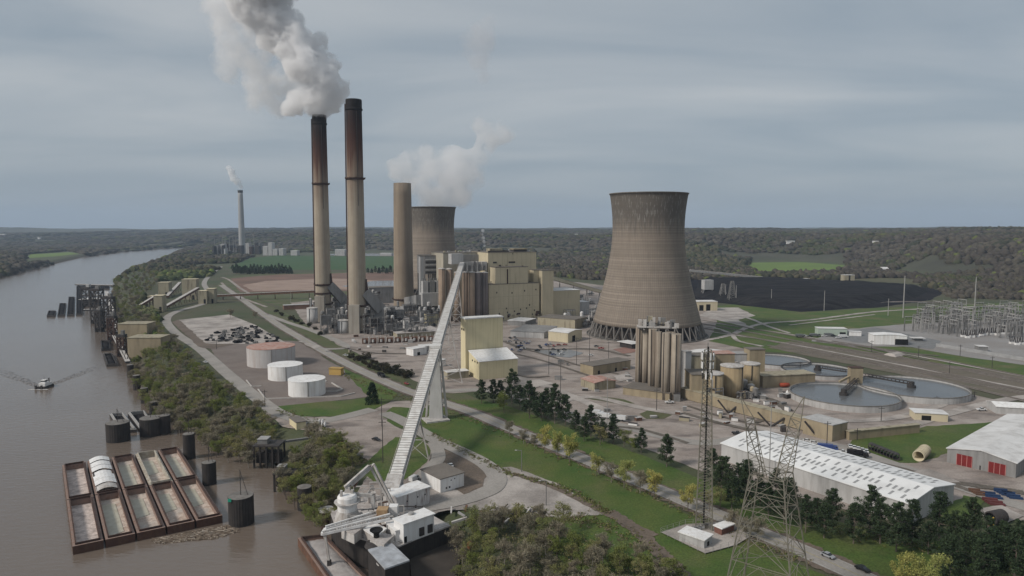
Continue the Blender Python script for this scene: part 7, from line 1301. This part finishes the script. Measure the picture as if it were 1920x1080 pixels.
put('olive', *G(893, 1000), 0, .8, 'budding tree rising from the scrap beside the dock road')
for px, py in [(660, 672), (672, 676), (684, 682), (696, 690), (708, 694), (720, 698), (732, 700), (745, 704), (757, 708), (765, 706), (702, 682), (716, 688), (690, 674), (740, 694), (518, 585), (530, 592), (545, 600), (556, 604), (566, 608), (578, 612), (600, 628), (592, 618), (726, 690), (752, 700)]: put('bush', *G(px, py), 0, random.uniform(1.3, 2.2), 'dark bush in the planting between highway and works', 'bushes along the highway')
def undergrowth():
    g = np.random.RandomState(31); allp = []
    def fill(poly, n, line=None, near=400):
        if line is not None: 
            P = np.array(smooth_line([G(*q) for q in line], 30)); k = g.randint(0, len(P) - 1, n); t_ = g.rand(n)[:, None]; c = P[k] * (1 - t_) + P[k + 1] * t_; return c + g.normal(0, poly, (n, 2))
        xs = [q[0] for q in poly]; ys = [q[1] for q in poly]; x = g.uniform(min(xs), max(xs), n * 6); y = g.uniform(min(ys), max(ys), n * 6); ok = in_poly(x, y, poly) & (g.rand(n * 6) < (near / y) ** 1.2); return np.stack([x[ok], y[ok]], 1)[:n]
    sets = [fill(BANK, 3600), fill(MIDW, 900, near=300), fill(FORE, 1300, near=230)]
    edge = [fill(1.3, 500, [(1140, 962), (1060, 918), (950, 886), (880, 852), (810, 815)]), fill(2.2, 500, [(640, 702), (740, 742), (900, 795), (1100, 880), (1300, 965), (1500, 1052)]), fill(3, 400, [(850, 985), (960, 962), (1060, 972), (1140, 985), (1230, 1040)]), fill(2.5, 400, [(1340, 905), (1500, 975), (1700, 1020), (1850, 1050)]), fill(2.5, 350, [(520, 770), (600, 800), (640, 830), (680, 870)])]
    c = np.concatenate(sets + edge); z = np.minimum(0.1, terrain_z(c[:, 0], c[:, 1])); keep = z > WZ + .2; c, z = c[keep], z[keep]; big = np.arange(len(keep))[keep] < sum(len(a) for a in sets)
    k = 14; ctr = np.repeat(np.column_stack([c, z]), k, 0); sz = np.repeat(np.where(big, 1.0, .38), k); off = g.normal(0, 1, (len(ctr), 3)) * sz[:, None]; off[:, 2] = np.abs(off[:, 2]) * .9 + .1; pts = ctr + off
    global rs; rs = g; q, f, col = leaves(pts, .42, 1.6, .45); pal = np.array([(.17, .145, .075), (.12, .14, .045), (.19, .16, .11), (.14, .16, .05)]); cc = np.repeat(np.repeat(pal[g.randint(0, 4, len(c))], k, 0), 4, 0); col[:, :3] *= cc; return q, f, col
m = bpy.data.materials.new('undergrowth_leaves'); m.use_nodes = True; b_ = m.node_tree.nodes['Principled BSDF']; b_.inputs['Roughness'].default_value = .95; b_.inputs['Specular IOR Level'].default_value = .05; a_ = m.node_tree.nodes.new('ShaderNodeAttribute'); a_.attribute_name = 'tint'; m.node_tree.links.new(a_.outputs['Color'], b_.inputs['Base Color'])
q, f, col = undergrowth(); o = np_mesh('undergrowth', q, f, m, False, col); tag(o, 'ragged weeds and brush covering the banks and lawn edges', 'undergrowth', kind='stuff')
put('bare', *G(432, 596), 0, .9, 'leafless tree standing alone beside the storage yard'); put('bare', *G(478, 598), 0, .7, 'small leafless tree where the access road leaves the highway'); put('bare', *G(586, 838), 0, .95, 'leafless tree at the edge of the red machine')
# evergreen windbreak by the far field
for k in range(42):
    px = 437 + k * 3.3 if k < 34 else 690 + (k - 34) * 7; c = G(px, 513 + random.uniform(-1.5, 1.5)); put('conifer' if k % 2 else 'pine', c[0], c[1], 0, random.uniform(1.0, 1.5), 'dark evergreen in the windbreak along the green field', 'evergreen windbreak')
# ================================================================ woods that read as one mass
CLEAR = [[G(*q) for q in P] for P in (
    [(300, 600), (300, 585), (268, 580), (280, 530), (395, 520), (400, 508), (430, 498), (470, 482), (520, 476), (600, 472), (780, 472), (780, 520), (1000, 515), (1100, 525), (1290, 525), (1500, 523), (1690, 532), (1755, 543), (1790, 560), (2100, 566), (2600, 620), (2600, 1400), (300, 1400)],
    [(1395, 500), (1410, 488), (1500, 486), (1585, 489), (1590, 505), (1480, 515), (1420, 514)], [(1640, 512), (1700, 504), (1750, 505), (1790, 515), (1740, 518)], [(40, 496), (48, 477), (130, 471), (160, 477), (110, 489)], [(395, 480), (400, 474), (560, 474), (740, 478), (600, 484)])]
def woods():
    g = np.random.RandomState(9); N = 92000; lr = g.rand(N); D = 700 * (9500 / 700) ** lr; a = R(-50) + R(100) * g.rand(N); x = D * np.sin(a); y = D * np.cos(a)
    ok = np.ones(N, bool)
    for P in CLEAR: ok &= ~in_poly(x, y, P)
    ok &= ~in_poly(x, y, BANK); x, y, D = x[ok], y[ok], D[ok]; sd = shore_dist(x, y); px = 960 + FPX * x / y; ok = sd > 4
    mead = (fbm(x + 400, y, 420, 3) > .6) & (D > 1100) & (sd > 60) & (terrain_z(x, y, sd) < 25); ok &= ~mead; x, y, D, sd = x[ok], y[ok], D[ok], sd[ok]
    z = terrain_z(x, y, sd); n = len(x); r = np.maximum(3.6, D * .0046) * (.7 + .7 * g.rand(n)); h = (7 + 7 * g.rand(n)) * (.6 + .6 * np.clip(D / 2500, 0, 1)) ; h = np.where(D < 1500, h * .75, h)
    K = 7; base = []
    for (zz, rr) in ((.0, .75), (.5, 1.0), (.85, .6)):
        for k in range(K): base.append((rr * math.cos(2 * math.pi * (k + zz) / K), rr * math.sin(2 * math.pi * (k + zz) / K), zz))
    base.append((0, 0, 1.05)); base = np.array(base); m = len(base); f = []
    for L in range(2):
        for k in range(K): f += [(L * K + k, L * K + (k + 1) % K, (L + 1) * K + (k + 1) % K), (L * K + k, (L + 1) * K + (k + 1) % K, (L + 1) * K + k)]
    for k in range(K): f.append((2 * K + k, 2 * K + (k + 1) % K, m - 1))
    f = np.array(f); jit = 1 + .55 * (g.rand(n, m) - .5); v = np.empty((n, m, 3)); v[:, :, 0] = x[:, None] + base[None, :, 0] * r[:, None] * jit; v[:, :, 1] = y[:, None] + base[None, :, 1] * r[:, None] * jit; v[:, :, 2] = z[:, None] - 1 + base[None, :, 2] * h[:, None] * (1 + .4 * (g.rand(n, m) - .5)) * np.clip(1.25 - D / 9000, .5, 1)[:, None]
    F = (f[None] + (np.arange(n) * m)[:, None, None]).reshape(-1, 3)
    pal = np.array([(.062, .053, .045), (.07, .062, .046), (.055, .06, .032), (.078, .07, .045), (.045, .047, .033), (.085, .075, .06)]); pick = (fbm(x, y, 330, 3) * 11 + g.rand(n) * 1.4).astype(int) % 6; c = pal[pick] * (.85 + .3 * g.rand(n))[:, None]; c = np.where((g.rand(n) < .025)[:, None], np.array([.1, .115, .04]), c)
    near = (px[ok] < 560)[:, None] & (D < 1900)[:, None]; c = np.where(near, c * np.array([1.35, 1.6, 1.0]), c)
    col = np.repeat(np.concatenate([c, np.ones((n, 1))], 1)[:, None, :], m, 1) * (.9 + .2 * g.rand(n, m))[:, :, None]
    return v.reshape(-1, 3), F, col.reshape(-1, 4)
m = bpy.data.materials.new('wood_mass'); m.use_nodes = True; b_ = m.node_tree.nodes['Principled BSDF']; b_.inputs['Roughness'].default_value = .95; b_.inputs['Specular IOR Level'].default_value = .05; a_ = m.node_tree.nodes.new('ShaderNodeAttribute'); a_.attribute_name = 'tint'; m.node_tree.links.new(a_.outputs['Color'], b_.inputs['Base Color'])
v, F, col = woods(); o = np_mesh('woodland', v, F, m, False, col); tag(o, 'brown leafless woodland covering the valley sides and far hills', 'woodland', kind='stuff')
# ================================================================ smoke and steam
def plume(name, label, cat, spheres, dens, color, seed, scale=.03, rough=.6, lo=.42, hi=.6, step=.25, disp=9, emis=0.0, aniso=.2, res=3.5, edge=.35):
    """spheres: (x,y,z,r) in world metres; a lumpy closed shell filled with an uneven volume"""
    b = bmesh.new()
    for x, y, z, r in spheres: bmesh.ops.create_icosphere(b, subdivisions=3, radius=r, matrix=Matrix.Translation((x, y, z)))
    me = bpy.data.meshes.new(name); b.to_mesh(me); b.free(); o = bpy.data.objects.new(name, me); COL.objects.link(o)
    md = o.modifiers.new('r', 'REMESH'); md.mode = 'VOXEL'; md.voxel_size = res
    dg = bpy.context.evaluated_depsgraph_get(); me2 = bpy.data.meshes.new_from_object(o.evaluated_get(dg)); o.modifiers.clear(); o.data = me2; me2.name = name
    n = len(me2.vertices); co = np.empty(n * 3, np.float32); me2.vertices.foreach_get('co', co); co = co.reshape(-1, 3); nr = np.empty(n * 3, np.float32); me2.vertices.foreach_get('normal', nr); nr = nr.reshape(-1, 3)
    def bil(s, k): p = co / s; return 1 - np.abs(vnoise(p[:, 0] + k, p[:, 2] + 40) + vnoise(p[:, 1] - k + 9, p[:, 2] * 1.1 + p[:, 0] * .3 + 70) - 1) * 2
    co = co + nr * ((bil(disp * 2.2, seed) * .9 + bil(disp * .9, seed + 3) * .45 - .5) * disp * .55)[:, None]
    me2.vertices.foreach_set('co', co.astype(np.float32).ravel()); me2.update()
    m = bpy.data.materials.new(name + '_vapour'); m.use_nodes = True; nn = m.node_tree.nodes; ll = m.node_tree.links; nn.remove(nn['Principled BSDF']); out = nn['Material Output']; pv = nn.new('ShaderNodeVolumePrincipled'); pv.inputs['Color'].default_value = (*color, 1); pv.inputs['Anisotropy'].default_value = aniso
    g = nn.new('ShaderNodeNewGeometry'); x = nn.new('ShaderNodeTexNoise'); x.inputs['Scale'].default_value = scale; x.inputs['Detail'].default_value = 5; x.inputs['Roughness'].default_value = rough; ll.new(g.outputs['Position'], x.inputs['Vector'])
    # distance to the nearest puff thins the edges
    prev = None
    for sx, sy, sz, r in spheres:
        d = nn.new('ShaderNodeVectorMath'); d.operation = 'DISTANCE'; ll.new(g.outputs['Position'], d.inputs[0]); d.inputs[1].default_value = (sx, sy, sz)
        q = nn.new('ShaderNodeMath'); q.operation = 'MULTIPLY_ADD'; ll.new(d.outputs['Value'], q.inputs[0]); q.inputs[1].default_value = -1 / r; q.inputs[2].default_value = 1.15
        if prev is None: prev = q.outputs[0]
        else: mx = nn.new('ShaderNodeMath'); mx.operation = 'SMOOTH_MAX'; mx.inputs[2].default_value = .25; ll.new(prev, mx.inputs[0]); ll.new(q.outputs[0], mx.inputs[1]); prev = mx.outputs[0]
    e = nn.new('ShaderNodeMapRange'); ll.new(prev, e.inputs[0]); e.inputs[1].default_value = 0; e.inputs[2].default_value = edge; e.inputs[3].default_value = 0; e.inputs[4].default_value = hi - lo + .02
    a = nn.new('ShaderNodeMath'); a.operation = 'ADD'; ll.new(x.outputs[0], a.inputs[0]); ll.new(e.outputs[0], a.inputs[1])
    r2 = nn.new('ShaderNodeMapRange'); ll.new(a.outputs[0], r2.inputs[0]); r2.inputs[1].default_value = hi; r2.inputs[2].default_value = hi + (hi - lo); r2.inputs[3].default_value = 0; r2.inputs[4].default_value = dens
    ll.new(r2.outputs[0], pv.inputs['Density']); ll.new(pv.outputs[0], out.inputs['Volume']); m.cycles.volume_step_rate = step if hasattr(m, 'cycles') and hasattr(m.cycles, 'volume_step_rate') else 1
    me2.materials.clear(); me2.materials.append(m); tag(o, label, cat); return o
def on(px, py, d, r_px): 
    q = at_d(px, py, d); return (q.x, q.y, q.z, r_px * d * 1.003 / FPX)
dA = pA[1]
plume('smoke_plume', 'thick billowing grey white smoke rising from the sooty chimney', 'smoke', [on(605, 205, dA, 17), on(622, 188, dA + 8, 27), on(592, 190, dA - 5, 27), on(562, 190, dA, 24), on(540, 205, dA - 6, 15), on(634, 162, dA + 10, 24), on(600, 152, dA, 40), on(655, 150, dA + 10, 10), on(618, 120, dA + 14, 22), on(572, 120, dA - 8, 38), on(590, 92, dA + 12, 24), on(550, 85, dA, 40), on(515, 55, dA + 5, 42), on(545, 40, dA + 12, 24), on(490, 20, dA + 5, 48), on(470, -20, dA, 55), on(505, -50, dA, 60), on(585, 160, dA - 8, 26), on(600, 75, dA + 20, 14)], .17, (.985, .985, .99), 3, scale=.055, step=.11, disp=11, rough=.72, edge=.2, lo=.44, hi=.54)
plume('thin_smoke', 'thin ragged smoke drifting off to the side of the thick plume', 'smoke', [on(450, 70, dA + 40, 48), on(425, 10, dA + 45, 50), on(480, 110, dA + 40, 42), on(495, 165, dA + 40, 40), on(530, 165, dA + 40, 40), on(430, 120, dA + 50, 34), on(520, 200, dA + 40, 22), on(550, 130, dA + 45, 36), on(480, 185, dA + 45, 26)], .05, (.985, .985, .99), 8, scale=.035, step=.25, disp=12, edge=.7, rough=.7, lo=.38, hi=.54)
d2 = p2[1]
plume('steam_plume', 'soft white steam cloud spreading above the far cooling tower', 'steam', [on(815, 372, d2, 36), on(790, 345, d2, 38), on(745, 318, d2 - 10, 22), on(770, 305, d2 - 5, 24), on(800, 290, d2, 22), on(845, 345, d2 + 10, 42), on(850, 310, d2 + 5, 40), on(880, 330, d2, 30), on(900, 290, d2, 28), on(912, 272, d2, 26), on(920, 258, d2, 28), on(940, 250, d2, 24), on(895, 235, d2, 16), on(880, 300, d2, 26), on(835, 375, d2, 25), on(805, 318, d2, 34), on(860, 365, d2, 28)], .034, (.985, .985, .99), 15, scale=.028, step=.22, disp=11, edge=.7, lo=.34, hi=.5)
plume('steam_wisp', 'faint detached wisp of steam high above the steam cloud', 'steam', [on(905, 70, d2, 30), on(900, 110, d2, 24), on(908, 145, d2, 14), on(880, 85, d2, 26), on(915, 45, d2, 18)],   .017, (.9, .9, .92), 25, lo=.34, hi=.5, scale=.025, step=.5, disp=8, edge=.7)
d4 = p4[1]
plume('far_smoke', 'small curl of white smoke on the distant lone chimney', 'smoke', [on(450, 350, d4, 6), on(446, 341, d4, 8), on(439, 334, d4, 8), on(434, 323, d4, 8), on(429, 315, d4, 6)], .12, (.985, .985, .99), 35, scale=.012, step=.4, disp=14, res=9)
q = f1.at(30, 40); plume('steam_jet', 'little steam jet above the boiler house roof', 'steam', [on(908, 460, q[1] + 30, 3), on(908, 453, q[1] + 30, 4), on(906, 446, q[1] + 30, 4), on(903, 439, q[1] + 30, 4), on(905, 433, q[1] + 30, 4)], .16, (.95, .95, .97), 45, scale=.15, step=.5, disp=1.2, res=.7)
# ================================================================ haze
b = MB(); b.add([(x, y, z) for z in (-16, 560) for x, y in ((-15500, -600), (15500, -600), (15500, 17500), (-15500, 17500))], [(3, 2, 1, 0), (4, 5, 6, 7), (0, 1, 5, 4), (1, 2, 6, 5), (2, 3, 7, 6), (3, 0, 4, 7)])
m = bpy.data.materials.new('haze_air'); m.use_nodes = True; nn = m.node_tree.nodes; nn.remove(nn['Principled BSDF']); pv = nn.new('ShaderNodeVolumePrincipled'); pv.inputs['Color'].default_value = (.62, .78, 1, 1); pv.inputs['Density'].default_value = 4.5e-5; pv.inputs['Anisotropy'].default_value = .0; m.node_tree.links.new(pv.outputs[0], nn['Material Output'].inputs['Volume'])
o = b.build('haze', m); tag(o, 'thin blue haze filling the whole valley air', 'haze', kind='stuff')
